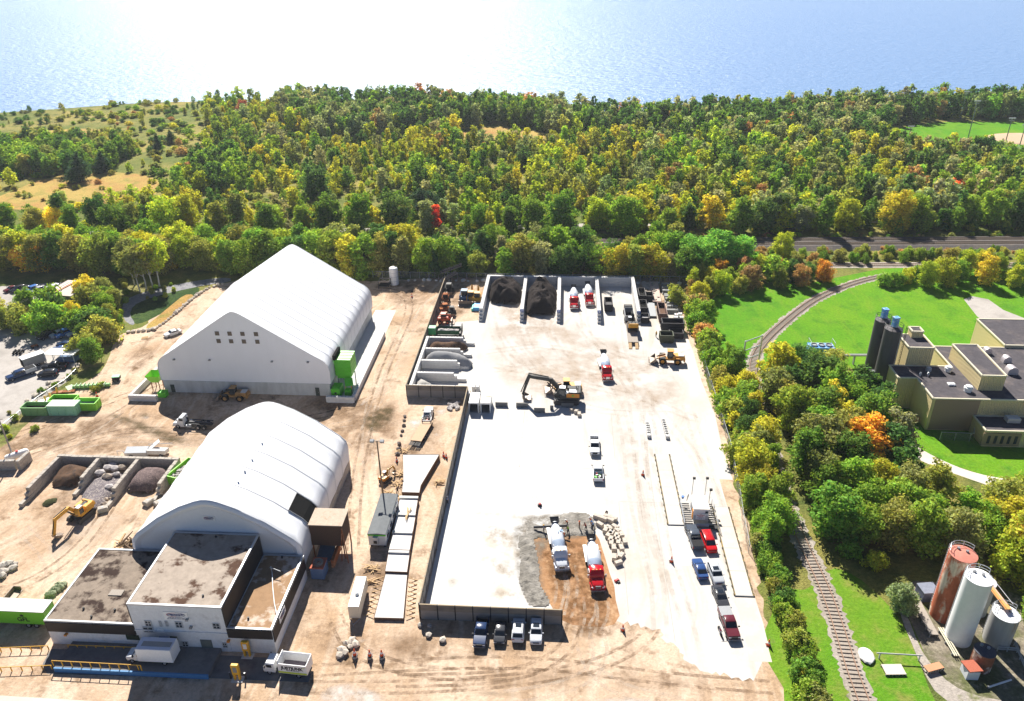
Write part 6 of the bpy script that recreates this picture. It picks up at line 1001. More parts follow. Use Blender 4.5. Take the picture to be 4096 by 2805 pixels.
def car(lb, kind, color, near, head, toward=True, group=None, cat='car', name='parked_car', sunroof=False, rack=False):
    """near = ground point under the bumper closest to the camera; head = compass of the nose in degrees"""
    L, W, Hh, hz, bz, f1, f2, f3, f4 = KINDS[kind]; a = R_(head); s_ = -L/2 if toward else L/2
    t = thing(name, lb, cat, (near[0]+s_*math.cos(a), near[1]+s_*math.sin(a), 0), a, group); w_ = W/2; X = lambda f: L/2-f*L; m = MB()
    m.loft([ring(X(0), w_*.80, .38, hz-.30), ring(X(.02), w_*.90, .26, hz-.16), ring(X(.08), w_*.97, .22, hz-.05), ring(X(f1), w_, .2, bz), ring(X(.5), w_, .2, bz+.02), ring(X(f4 if kind == 'sedan' else .9), w_, .22, bz), ring(X(.97), w_*.96, .25, bz-.04), ring(X(1), w_*.86, .36, bz-.24)])
    zr = Hh; k = .80; c = [[(X(f1), w_*.88, bz-.03), (X(f4), w_*.88, bz-.03)], [(X(f2), w_*k, zr-.06), (X(f3), w_*k, zr-.06)], [(X(f2)-.12, w_*k*.86, zr), (X(f3)+.1, w_*k*.86, zr)]]
    m.loft([[(p[0][0], -p[0][1], p[0][2]), (p[1][0], -p[1][1], p[1][2]), (p[1][0], p[1][1], p[1][2]), (p[0][0], p[0][1], p[0][2])] for p in c]); m.build('body', color, t, True)
    def lerp(a_, b_, u): return tuple(p+(q-p)*u for p, q in zip(a_, b_))
    A0, A1 = c[0][0], c[1][0]; B0, B1 = c[0][1], c[1][1]
    def quad(n_, p, q, r_, s__, off): MB().add([tuple(Vector(v)+Vector(off)) for v in (p, q, r_, s__)], [(0, 1, 2, 3)]).build(n_, M_carglass, t)
    lo, hi = lerp(A0, A1, .1), lerp(A0, A1, .93); quad('windscreen', (lo[0], -lo[1]*.93, lo[2]), (lo[0], lo[1]*.93, lo[2]), (hi[0], hi[1]*.93, hi[2]), (hi[0], -hi[1]*.93, hi[2]), (.02, 0, .025))
    lo, hi = lerp(B0, B1, .2), lerp(B0, B1, .9); quad('rear_window', (lo[0], -lo[1]*.9, lo[2]), (lo[0], lo[1]*.9, lo[2]), (hi[0], hi[1]*.9, hi[2]), (hi[0], -hi[1]*.9, hi[2]), (-.025, 0, .02))
    for s2 in (-1, 1):
        a0_, a1_, b0_, b1_ = lerp(A0, A1, .2), lerp(A0, A1, .9), lerp(B0, B1, .2), lerp(B0, B1, .9)
        quad('side_window', (a0_[0]-.12, s2*a0_[1], a0_[2]), (b0_[0]+.12, s2*b0_[1], b0_[2]), (b1_[0]+.08, s2*b1_[1], b1_[2]), (a1_[0]-.08, s2*a1_[1], a1_[2]), (0, s2*.025, 0))
        MB().box((X(.03), s2*w_*.66, hz-.27), (.18, .42, .15), 0, 0, .02).build('headlight', M_lamp, t); MB().box((X(.985), s2*w_*.70, bz-.25), (.12, .36, .2), 0, 0, .02).build('tail_light', M_tail, t); MB().box((X(f1)-.25, s2*(w_+.1), bz+.05), (.16, .22, .14), 0, 0, .03).build('mirror', color, t)
        for xx in (L*.5-.9, -L*.5+.9): wheel(t, xx, s2*(w_-.12), .34, .24, s2)
    MB().box((X(.008), 0, hz-.36), (.08, W*.5, .2)).build('grille', M_black, t)
    if sunroof: MB().box((X(f2)-.7, 0, zr+.01), (.85, W*.5, .03)).build('sunroof', M_carglass, t)
    if rack:
        for s2 in (-1, 1): MB().box((X((f2+f3)/2), s2*w_*.62, zr+.06), ((f3-f2)*L*.8, .05, .07)).build('roof_rail', M_black, t)
    return t
def pickup(lb, color, near, head, toward=True, group=None, cover=None, load=None, L=5.9, name='pickup_truck', cat='pickup', cab=None):
    W, Hh, hz, bz = 2.02, 1.92, 1.18, 1.22; a = R_(head); s_ = -L/2 if toward else L/2; t = thing(name, lb, cat, (near[0]+s_*math.cos(a), near[1]+s_*math.sin(a), 0), a, group); w_ = W/2; n = L/2; xb = -L/2+2.0
    m = MB(); m.loft([ring(n, w_*.86, .5, hz-.12), ring(n-.08, w_*.95, .42, hz-.03), ring(n-.5, w_*.98, .38, hz+.02), ring(n-1.6, w_, .36, bz), ring(xb+.02, w_, .36, bz)])
    c = [[(n-1.55, w_*.9, bz-.03), (xb+.05, w_*.9, bz-.03)], [(n-2.25, w_*.80, Hh-.06), (xb+.28, w_*.80, Hh-.06)], [(n-2.35, w_*.70, Hh), (xb+.36, w_*.70, Hh)]]
    m.loft([[(p[0][0], -p[0][1], p[0][2]), (p[1][0], -p[1][1], p[1][2]), (p[1][0], p[1][1], p[1][2]), (p[0][0], p[0][1], p[0][2])] for p in c]); m.build('body', color, t, True)
    def lerp(a_, b_, u): return tuple(p+(q-p)*u for p, q in zip(a_, b_))
    A0, A1 = c[0][0], c[1][0]; B0, B1 = c[0][1], c[1][1]
    def quad(n_, v4, off): MB().add([tuple(Vector(v)+Vector(off)) for v in v4], [(0, 1, 2, 3)]).build(n_, M_carglass, t)
    lo, hi = lerp(A0, A1, .1), lerp(A0, A1, .93); quad('windscreen', [(lo[0], -lo[1]*.93, lo[2]), (lo[0], lo[1]*.93, lo[2]), (hi[0], hi[1]*.93, hi[2]), (hi[0], -hi[1]*.93, hi[2])], (.02, 0, .025))
    lo, hi = lerp(B0, B1, .25), lerp(B0, B1, .9); quad('rear_window', [(lo[0], -lo[1]*.85, lo[2]), (lo[0], lo[1]*.85, lo[2]), (hi[0], hi[1]*.85, hi[2]), (hi[0], -hi[1]*.85, hi[2])], (-.03, 0, .01))
    for s2 in (-1, 1):
        a0_, a1_, b0_, b1_ = lerp(A0, A1, .22), lerp(A0, A1, .9), lerp(B0, B1, .22), lerp(B0, B1, .9)
        quad('side_window', [(a0_[0]-.1, s2*a0_[1], a0_[2]), (b0_[0]+.1, s2*b0_[1], b0_[2]), (b1_[0]+.06, s2*b1_[1], b1_[2]), (a1_[0]-.06, s2*a1_[1], a1_[2])], (0, s2*.025, 0))
        MB().box((-L/2+1.0, s2*(w_-.06), .85), (2.0, .12, .72)).build('bed_side', color, t); MB().box((n-.02, s2*w_*.70, hz-.25), (.12, .36, .2)).build('headlight', M_lamp, t); MB().box((-L/2-.01, s2*(w_-.08), .95), (.06, .14, .4)).build('tail_light', M_tail, t); MB().box((n-1.75, s2*(w_+.15), bz+.1), (.16, .28, .22), 0, 0, .03).build('mirror', M_black, t)
        for xx in (n-1.0, -n+1.15): wheel(t, xx, s2*(w_-.14), .4, .28, s2)
    MB().box((-L/2+.04, 0, .85), (.08, W-.26, .7)).build('tailgate', color, t); MB().box((-L/2+1.0, 0, .56), (1.9, W-.26, .1)).build('bed_floor', M_bed, t); MB().box((n+.03, 0, hz-.3), (.1, W*.5, .34)).build('grille', M_black if cab is None else cab, t); MB().box((n+.06, 0, .52), (.16, W*.92, .16)).build('bumper', M_chr, t)
    if cover: MB().box((-L/2+1.0, 0, 1.3 if cover[1] else 1.23), (2.0, W*.93, .06 if not cover[1] else .15)).build('bed_cover', cover[0], t)
    if load:
        rdl = random.Random(4)
        for k in range(16): MB().box((-L/2+rdl.uniform(.3, 1.7), rdl.uniform(-.6, .6), .75+rdl.uniform(0, .4)), (rdl.uniform(.2, .6), rdl.uniform(.15, .4), rdl.uniform(.15, .4)), rdl.uniform(0, 3)).build('load', load[k % len(load)], t)
    return t
C_white = carpaint('car_white', (.72, .73, .74)); C_black = carpaint('car_black', (.018, .02, .026)); C_grey = carpaint('car_charcoal', (.05, .052, .06)); C_silver = carpaint('car_silver', (.42, .44, .47)); C_red = carpaint('car_red', (.50, .012, .015)); C_blue = carpaint('car_blue', (.03, .07, .20)); C_mar = carpaint('car_maroon', (.11, .02, .03)); C_dblue = carpaint('car_dark_blue', (.02, .04, .10)); C_bblue = carpaint('car_bright_blue', (.06, .17, .45))
DN = -90
pickup('large dark blue black pickup, leftmost of the four vehicles by the front fence', C_dblue, g2('B', 1085, 1228), DN-1); car('small dark grey hatchback, second from left of the four by the front fence', 'hatch', C_grey, g2('B', 1225, 1208), DN); car('white crossover parked nose in with red tail lights, by the front fence', 'suv', C_white, g2('B', 1355, 1192), 90, False, sunroof=True, rack=True); car('silver white sport utility, rightmost of the four by the front fence', 'suv', carpaint('car_pearl', (.58, .60, .63)), g2('B', 1484, 1208), DN+1, sunroof=True)
pickup('charcoal pickup with a black bed waiting in front of the scale booth', carpaint('car_slate', (.07, .085, .11)), g2('C', 690, 540), 96, False, None, (M_bed, False)); car('bright red minivan facing the camera in front of the scale booth', 'van', C_red, g2('C', 790, 562), DN+7, rack=True, cat='minivan'); car('dark blue sedan alone in the left lane of the queue', 'sedan', C_blue, g2('C', 728, 750), 97, False); car('silver sport utility third in the right lane of the queue', 'suv', C_silver, g2('C', 840, 790), DN+7, sunroof=True); car('dark grey sedan between the silver car and the maroon pickup in the queue', 'sedan', C_grey, g2('C', 878, 955), DN+8, sunroof=True); pickup('maroon pickup with a grey bed cover, last in the queue', C_mar, g2('C', 942, 1175), DN+6, True, None, (M_grey, True))
pickup('white pickup facing the camera on the open concrete, farther one', C_white, g2('M', 211, 868), DN); pickup('white pickup with tools in its open bed, nearer one on the concrete', C_white, g2('M', 247, 1152), 90, False, None, None, [M_black, M_red, M_green, M_lgrey, M_grey])
car('white car on the dirt road left of the big hall', 'sedan', C_white, g2('F', 1398, 852), -132)
def motorbike(lb, g, head):
    t = thing('motorcycle', lb, 'motorcycle', (g[0], g[1], 0), R_(head))
    for x in (-.7, .7): wheel(t, x, 0, .33, .14, 1, True)
    MB().box((0, 0, .5), (.75, .3, .4), 0, 0, .06).build('engine', M_grey, t); MB().box((.18, 0, .82), (.55, .3, .24), 0, 0, .08).build('fuel_tank', C_mar, t); MB().box((-.38, 0, .78), (.75, .28, .12), 0, 0, .04).build('saddle', M_black, t); MB().tube([(.45, -.4, 1.05), (.55, 0, .98), (.45, .4, 1.05)], .03).build('handlebar', M_chr, t); MB().tube([(.7, 0, .33), (.5, 0, 1.0)], .05).build('fork', M_chr, t)
motorbike('dark motorcycle standing left of the maroon pickup', g2('C', 843, 1115), DN+8)
# left lots
ll = 'vehicles in the left parking lot'
for lb, k, c, f_, x, y, h, tw in (('grey car parked between the black and blue pickups in the left lot', 'suv', C_silver, 'F', 432, 866, -120, 1), ('white car half hidden by the bushes in the left lot', 'sedan', C_white, 'F', 570, 850, -118, 1), ('blue car under the bushes in the left lot, farther one', 'hatch', C_dblue, 'F', 490, 925, 180, 1), ('blue car just behind the open canopy trailer in the left lot', 'sedan', C_blue, 'F', 440, 966, 182, 1), ('dark sport utility nearest the weedy verge in the left lot', 'suv', C_black, 'F', 330, 1180, 190, 1),
        ('dark red car at the left end of the far left lot', 'sedan', C_mar, 'F', 40, 475, -115, 1), ('black car second from the left in the far left lot', 'suv', C_black, 'F', 100, 478, -115, 1), ('dark grey car third from the left in the far left lot', 'sedan', C_grey, 'F', 160, 475, -115, 1), ('blue car in the middle of the far left lot', 'suv', C_bblue, 'F', 215, 480, -115, 1), ('pale silver car in the far left lot', 'sedan', C_silver, 'F', 270, 480, -115, 1), ('dark car between the silver and white ones in the far left lot', 'sedan', C_black, 'F', 335, 476, -115, 1), ('white car nearest the stacked pipes in the far left lot', 'suv', C_white, 'F', 395, 470, -115, 1)):
    car(lb, k, c, g2(f_, x, y), h, bool(tw), ll)
pickup('black pickup parked leftmost in the back row of the left lot', C_black, g2('F', 325, 880), -120, True, ll); pickup('bright blue pickup parked in the back row of the left lot', C_bblue, g2('F', 475, 866), -118, True, ll); pickup('black pickup in front of the open canopy trailer in the left lot', C_black, g2('F', 370, 1120), 190, True, ll)
t = pickup('dark blue dump pickup towing a tall box trailer in the left lot', C_dblue, g2('F', 62, 1225), -128, True, ll, None, None, 6.6); MB().box((-2.2, 0, 1.25), (2.6, 2.1, .9)).build('dump_body', M_lgrey, t); MB().box((-2.2, 0, 1.72), (2.35, 1.85, .06)).build('load', M_bed, t)
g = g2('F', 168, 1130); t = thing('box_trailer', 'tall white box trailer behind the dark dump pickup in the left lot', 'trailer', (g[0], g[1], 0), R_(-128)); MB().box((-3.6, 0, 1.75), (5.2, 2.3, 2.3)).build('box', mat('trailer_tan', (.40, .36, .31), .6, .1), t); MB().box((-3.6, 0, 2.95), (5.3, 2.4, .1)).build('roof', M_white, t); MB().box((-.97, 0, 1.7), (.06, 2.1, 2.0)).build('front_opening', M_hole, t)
for s2 in (-1, 1):
    for x in (-4.2, -3.3): wheel(t, x, s2*1.05, .36, .22, s2)
MB().box((-.4, 0, .5), (1.4, .12, .12)).build('drawbar', M_black, t)
g = g2('F', 385, 1075); t = thing('canopy_trailer', 'open trailer with a pale flat canopy on posts in the left lot', 'trailer', (g[0], g[1], 0), R_(0)); MB().box((4, 2., 2.6), (8, 3.6, .14)).build('canopy', mat('pale_canopy', (.66, .66, .62), .5, .06), t); MB().box((5.2, 2., .7), (5.2, 3., .7)).build('deck', mat('canopy_blue', (.12, .2, .34), .6, .2), t)
for x in (.2, 2.4, 5, 7.8):
    for y in (.3, 3.7): MB().box((x, y, 1.3), (.12, .12, 2.6)).build('post', M_white, t)
g = g2('F', 298, 935); t = thing('quad_bike', 'small brown utility quad bike standing in the left lot', 'quad bike', (g[0], g[1], 0), R_(-130)); MB().box((0, 0, .65), (1.5, .7, .35), 0, 0, .08).build('body', M_rust, t); MB().box((-.2, 0, .9), (.7, .4, .16)).build('saddle', M_black, t)
for x in (-.6, .6):
    for s2 in (-1, 1): wheel(t, x, s2*.45, .3, .26, s2, False)
g = g2('F', 130, 985); t = thing('scrap_bikes', 'dark parked motorcycles in the shade at the back of the left lot', 'motorcycle', (g[0], g[1], 0)); q = MB(); [q.box((k*.9, 0, .6), (.35, 1.5, .7), .2, 0, .1) for k in range(3)]; q.build('bodies', M_black, t); [wheel(t, k*.9, s2*.8, .3, .14, 1, False) for k in range(3) for s2 in (-1, 1)]
g = g2('F', 395, 570); t = thing('pipe_containers', 'rusty side by side containers with red pipes on their pale roof', 'container', (g[0], g[1], 0), R_(-6)); MB().box((4.5, 5.5, 1.6), (9, 11, 3.2)).build('walls', mat('grey_container', (.16, .16, .17), .7, .3, .6, col2=(.25, .2, .17), mix=(.5, .6), stretch=(2, 2, .5)), t); MB().box((4.5, 5.5, 3.25), (9.1, 11.1, .12)).build('roof', mat('pale_container_roof', (.50, .44, .40), .8, .12, .6), t)
for k in range(7): MB().cyl((1.2+k*.28, 1.5, 3.5+.1*(k % 3)), (1.9+k*.28, 9.5, 3.5+.1*(k % 3)), .15, None, 8).build('pipe', M_red if k % 2 else M_orange, t)
t2_ = thing('water_tote', 'pale caged tote standing on the front of the rusty containers', 'tote', (g[0]+1.2, g[1]+.9, 3.32)); MB().box((0, 0, 1.0), (1.8, 1.4, 2.0), 0, 0, .08).build('bottle', M_blk, t2_); MB().box((0, 0, 2.04), (.4, .4, .1)).build('cap', M_grey, t2_)
# ---- mixers
M_drum = mat('mixer_drum', (.64, .67, .72), .4, .05, .6, spec=.5); M_frame = mat('truck_frame', (.05, .05, .055), .6, .2, 2)
def mixer(lb, color, near, head, group=None):
    L = 10.4; a = R_(head); t = thing('mixer_truck', lb, 'mixer truck', (near[0]-L/2*math.cos(a), near[1]-L/2*math.sin(a), 0), a, group); n = L/2
    MB().box((-.2, 0, .95), (9.6, .95, .3)).build('frame', M_frame, t)
    m = MB(); m.loft([ring(n, .80, .7, 1.55), ring(n-.15, .92, .6, 1.7), ring(n-1.5, 1.05, .6, 1.95)]); m.build('hood', color, t, True)
    m = MB(); m.loft([ring(n-1.5, 1.15, .7, 2.0), ring(n-1.7, 1.2, .7, 2.55, .92), ring(n-2.2, 1.2, .7, 2.95, .85), ring(n-3.3, 1.2, .7, 2.95, .85)]); m.build('cab', color, t, True)
    MB().add([(n-1.53, -1.0, 2.02), (n-1.53, 1.0, 2.02), (n-2.08, .95, 2.82), (n-2.08, -.95, 2.82)], [(0, 1, 2, 3)]).build('windscreen', M_carglass, t)
    for s2 in (-1, 1):
        MB().box((n-2.6, s2*1.2, 2.2), (1.0, .06, .7)).build('side_window', M_carglass, t); MB().box((n-.7, s2*1.05, .95), (1.5, .42, .5), 0, 0, .08).build('fender', color, t); MB().box((n-.02, s2*.85, 1.2), (.14, .34, .26)).build('headlight', M_lamp, t); MB().box((n-1.6, s2*1.45, 2.2), (.14, .3, .65)).build('mirror', M_chr, t)
        wheel(t, n-.95, s2*1.0, .52, .32, s2)
        for x in (-1.6, -2.95, -4.2): wheel(t, x, s2*.95, .52, .55, s2)
        MB().box((-2.9, s2*1.0, 1.2), (4.2, .66, .1)).build('fender', M_white, t); MB().cyl((n-4.4, s2*.95, .95), (n-3.4, s2*.95, .95), .33, None, 12).build('fuel_tank', M_chr, t, True)
    MB().box((n+.03, 0, 1.25), (.08, .9, .6)).build('grille', M_chr, t); MB().box((n+.12, 0, .62), (.24, 2.3, .3)).build('bumper', M_chr, t)
    for y in (-.6, 0, .6): MB().box((n-2.25, y, 3.0), (.14, .18, .1)).build('roof_lamp', M_yel, t)
    d = Vector((-5.6, 0, 1.05)); p0 = Vector((1.55, 0, 1.95)); M = T_(*p0) @ d.to_track_quat('Z', 'Y').to_matrix().to_4x4(); Ld = d.length
    MB().lathe([(.5, -.12), (.95, .12), (1.16, .9), (1.22, 1.5), (1.22, 2.7), (1.02, 3.7), (.78, 4.6), (.56, Ld-.25), (.5, Ld)], 22, M).build('drum', M_drum, t, True)
    MB().lathe([(.97, .13), (1.175, .88), (1.2, 1.25), (.9, 1.25)], 22, M @ Matrix.Scale(1.008, 4)).build('drum_band', mat('drum_blue', (.42, .50, .62), .4, .05), t, True)
    MB().box((1.75, 0, 1.9), (.5, 1.0, 1.3)).build('front_stand', M_frame, t); MB().box((-3.9, 0, 1.9), (.3, 1.4, 1.5)).build('rear_stand', M_frame, t)
    MB().loft([[(-4.5, -.45, 2.9), (-3.7, -.45, 2.9), (-3.7, .45, 2.9), (-4.5, .45, 2.9)], [(-4.9, -.8, 3.75), (-3.5, -.8, 3.75), (-3.5, .8, 3.75), (-4.9, .8, 3.75)]], False).build('charge_hopper', M_frame, t); MB().box((-5.2, 0, 2.0), (1.5, .5, .12), 0, 0, 0, 0, R_(-32)).build('chute', M_frame, t)
    MB().cyl((n-3.45, -1.0, 1.4), (n-3.45, -1.0, 3.2), .09, None, 8).build('exhaust', M_chr, t); MB().cyl((.9, .9, 1.7), (2.0, .9, 1.7), .3, None, 10).build('water_tank', M_white, t, True); return t
M_cabw = carpaint('mixer_white', (.66, .68, .72)); M_cabr = carpaint('mixer_red', (.50, .014, .022))
tm = mixer('white cabbed concrete mixer truck pouring at the edge of the fresh slab', M_cabw, g2('B', 1668, 690), DN+9); text('M', 1.5, paint('drum_logo', (.15, .35, .75)), tm, 'drum_logo', T_(-1.2, .55, 3.62) @ Matrix.Rotation(R_(90), 4, 'Z') @ Matrix.Rotation(R_(-25), 4, 'X'), .02)
mixer('red cabbed concrete mixer truck on the brown soil strip beside the pour', M_cabr, g2('B', 1920, 832), DN+6); mixer('red cabbed mixer truck driving alone across the white yard', M_cabr, g2('K', 378, 1392), DN+5); mixer('red cabbed mixer truck parked in the block bay, left and nearer one', M_cabr, g2('J', 1705, 468), DN+1); mixer('red cabbed mixer truck parked in the block bay, right and farther one', M_cabr, g2('J', 1857, 434), DN+3)
g = g2('B', 1500, 395); t = thing('pour_chute', 'long dark pour chute reaching from the white mixer over the wet concrete', 'chute', (g[0], g[1], 0)); MB().tube([(-.8, .2, .7), (5.2, -.5, 1.9)], .22).build('trough', M_frame, t); MB().tube([(2.6, -.1, 0), (2.6, -.1, 1.3)], .08).build('prop', M_frame, t)
# ---- trucks on the office side
def boxcab(t, n, color, W=2.1, z=2.2, lowhood=True):
    if lowhood: m = MB(); m.loft([ring(n, W*.40, .45, 1.05), ring(n-.12, W*.46, .4, 1.2), ring(n-1.1, W*.48, .4, 1.35)]); m.loft([ring(n-1.05, W*.46, .4, 1.38, .95), ring(n-1.75, W*.48, .4, z, .85), ring(n-2.6, W*.48, .4, z, .85)]); x0, x1, z0_ = n-1.0, n-1.7, 1.42
    else: m = MB(); m.loft([ring(n, W*.46, .45, 1.4, .96), ring(n-.1, W*.48, .4, 1.5, .95), ring(n-.5, W*.48, .4, z, .88), ring(n-1.75, W*.48, .4, z, .88)]); x0, x1, z0_ = n-.06, n-.46, 1.5
    m.build('cab', color, t, True); MB().add([(x0+.02, -W*.40, z0_), (x0+.02, W*.40, z0_), (x1+.03, W*.38, z-.12), (x1+.03, -W*.38, z-.12)], [(0, 1, 2, 3)]).build('windscreen', M_carglass, t)
    for s2 in (-1, 1): MB().box((x1-.55, s2*W*.475, z-.48), (.8, .08, .55)).build('side_window', M_carglass, t); MB().box((n-.02, s2*W*.34, .92), (.1, .3, .2)).build('headlight', M_lamp, t); MB().box((x0-.35, s2*(W*.5+.16), z-.45), (.12, .26, .4)).build('mirror', M_black, t)
    MB().box((n+.03, 0, .5), (.14, W*.9, .2)).build('bumper', M_black, t)
g = g2('A', 1080, 1365); L = 7.4; t = thing('box_truck', 'white box truck with a dark roof strip on the weigh deck', 'truck', (g[0]-.3, g[1]+1.2, .74), R_(180)); boxcab(t, L/2, carpaint('truck_white', (.7, .71, .72)), 2.0, 2.15); MB().box((-1.0, 0, 1.95), (5.3, 2.35, 2.5), 0, 0, .03).build('box', M_white, t); MB().box((-1.0, 0, 3.23), (5.2, 2.25, .05)).build('roof', mat('box_roof', (.60, .63, .72), .5, .04), t); MB().box((-1.2, .1, 3.27), (4.4, .9, .03)).build('roof_strip', M_grey, t); MB().box((-.6, 0, .6), (6, .9, .2)).build('frame', M_frame, t)
for s2 in (-1, 1): wheel(t, L/2-.9, s2*.85, .4, .25, s2); wheel(t, -2.2, s2*.9, .4, .45, s2)
g = g2('A', 2010, 1425); t = thing('junk_truck', 'white junk removal truck with an open box, by the office road', 'truck', (g[0]+.2, g[1]+1.2, 0), R_(176)); L = 7.0; boxcab(t, L/2, carpaint('truck_white', (.7, .71, .72)), 2.1, 2.25, False); MB().box((-.4, 0, .65), (6, .9, .2)).build('frame', M_frame, t)
for s2 in (-1, 1): MB().box((-1.1, s2*1.12, 1.75), (4.3, .1, 1.9)).build('side_wall', M_white, t); wheel(t, L/2-.9, s2*.88, .4, .25, s2); wheel(t, -1.9, s2*.88, .4, .45, s2)
MB().box((1.05, 0, 1.95), (.1, 2.14, 2.3)).build('head_board', M_white, t); MB().box((-3.25, 0, 1.75), (.1, 2.14, 1.9)).build('tail_gate', M_white, t); MB().box((-1.1, 0, .9), (4.2, 2.14, .12)).build('floor', mat('box_floor', (.2, .17, .19), .8, .2), t); MB().box((-1.1, 1.185, 1.05), (4.3, .03, .32)).build('stripe', mat('lime_stripe', (.55, .66, .05), .5, .05), t)
MT = T_(-1.1, 1.19, 1.95) @ Matrix.Rotation(R_(180), 4, 'Z') @ FACE_S; text('JUSTJUNK', .8, M_inkb, t, 'lettering', MT, .01, 3.4, .03); text('.com', .28, mat('lime_stripe', (.55, .66, .05)), t, 'lettering', MT @ T_(1.75, .32, 0), .01); text('Removal Made Easy!', .25, M_inkb, t, 'lettering', MT @ T_(.1, -.45, 0), .01, 2.0)
g = g2('H', 1500, 462); t = thing('hooklift_truck', 'white cabbed hooklift truck with an empty dark frame in the hall shadow', 'truck', (g[0]+3.4, g[1]+1.3, 0), R_(176)); L = 8.6; boxcab(t, L/2, carpaint('truck_white', (.7, .71, .72)), 2.4, 2.75); MB().box((-1.2, 0, .95), (6.6, .9, .3)).build('frame', M_frame, t); MB().box((-1.8, 0, 1.25), (5.2, .5, .25)).build('hook_arm', M_frame, t); MB().box((1.1, 0, 1.9), (.25, .4, 1.4)).build('hook', M_frame, t)
for s2 in (-1, 1): MB().box((-1.8, s2*.9, 1.25), (5, .12, .2)).build('side_rail', M_frame, t); wheel(t, L/2-1.2, s2*1.0, .5, .3, s2); wheel(t, -1.6, s2*.98, .5, .5, s2); wheel(t, -3.0, s2*.98, .5, .5, s2); MB().box((.6, s2*1.05, .8), (1.2, .4, .5)).build('tool_box', M_lgrey, t)
# GFL trailer
g = g2('A', 330, 1090); t = thing('green_trailer', 'bright green box trailer with a white roof left of the office', 'trailer', (g[0]+.3, g[1]+.2, 0), R_(0)); MB().box((-6.5, 1.25, 2.2), (13, 2.5, 2.6)).build('box', paint('gfl_green', (.16, .55, .02), .45), t); MB().box((-6.5, 1.25, 3.56), (13.1, 2.6, .12)).build('roof', M_white, t); MB().box((-5, 1.25, .75), (9, .9, .3)).build('frame', M_frame, t)
for x in (-2, -3.3):
    for s2 in (.25, 2.25): wheel(t, x, s2, .48, .4, -1 if s2 < 1 else 1)
MB().box((-9.6, 1.25, .45), (.2, 1.8, .9)).build('landing_leg', M_frame, t)
text('GFL', 1.15, M_inkb, t, 'lettering', T_(-3.7, -.03, 1.85) @ FACE_S, .012, 1.9, .02)
m = MB()
for k, (a_, l_) in enumerate(((90, .62), (50, .5), (130, .5), (20, .34), (160, .34))):
    d = Vector((math.cos(R_(a_)), 0, math.sin(R_(a_)))); c_ = Vector((-3.7, -.03, 2.5)); s__ = Vector((-d.z, 0, d.x))*.12; m.add([tuple(c_), tuple(c_+d*l_*.5+s__), tuple(c_+d*l_), tuple(c_+d*l_*.5-s__)], [(0, 1, 2, 3)])
tag(m.build('leaf_emblem', M_inkb, t), kind='stuff')
# ---- excavators and loaders
M_exy = paint('digger_yellow', (.62, .30, .02), .5, .18); M_exd = mat('digger_dark', (.045, .045, .042), .6, .2, 1.5); M_teeth = mat('worn_steel', (.26, .21, .17), .5, .25, 2, metal=.4)
def arm(t, pts, w_, h0, h1, m, name):
    q = MB(); n_ = len(pts)
    for i in range(n_-1):
        a, b = Vector((pts[i][0], 0, pts[i][1])), Vector((pts[i+1][0], 0, pts[i+1][1])); d = (b-a).normalized(); up = Vector((-d.z, 0, d.x)); ha = h0+(h1-h0)*i/(n_-1); hb = h0+(h1-h0)*(i+1)/(n_-1); a -= d*.12; b += d*.12
        q.loft([[tuple(a+up*ha/2+Vector((0, -w_/2, 0))), tuple(a+up*ha/2+Vector((0, w_/2, 0))), tuple(a-up*ha/2+Vector((0, w_/2, 0))), tuple(a-up*ha/2+Vector((0, -w_/2, 0)))], [tuple(b+up*hb/2+Vector((0, -w_/2, 0))), tuple(b+up*hb/2+Vector((0, w_/2, 0))), tuple(b-up*hb/2+Vector((0, w_/2, 0))), tuple(b-up*hb/2+Vector((0, -w_/2, 0)))]])
    return q.build(name, m, t)
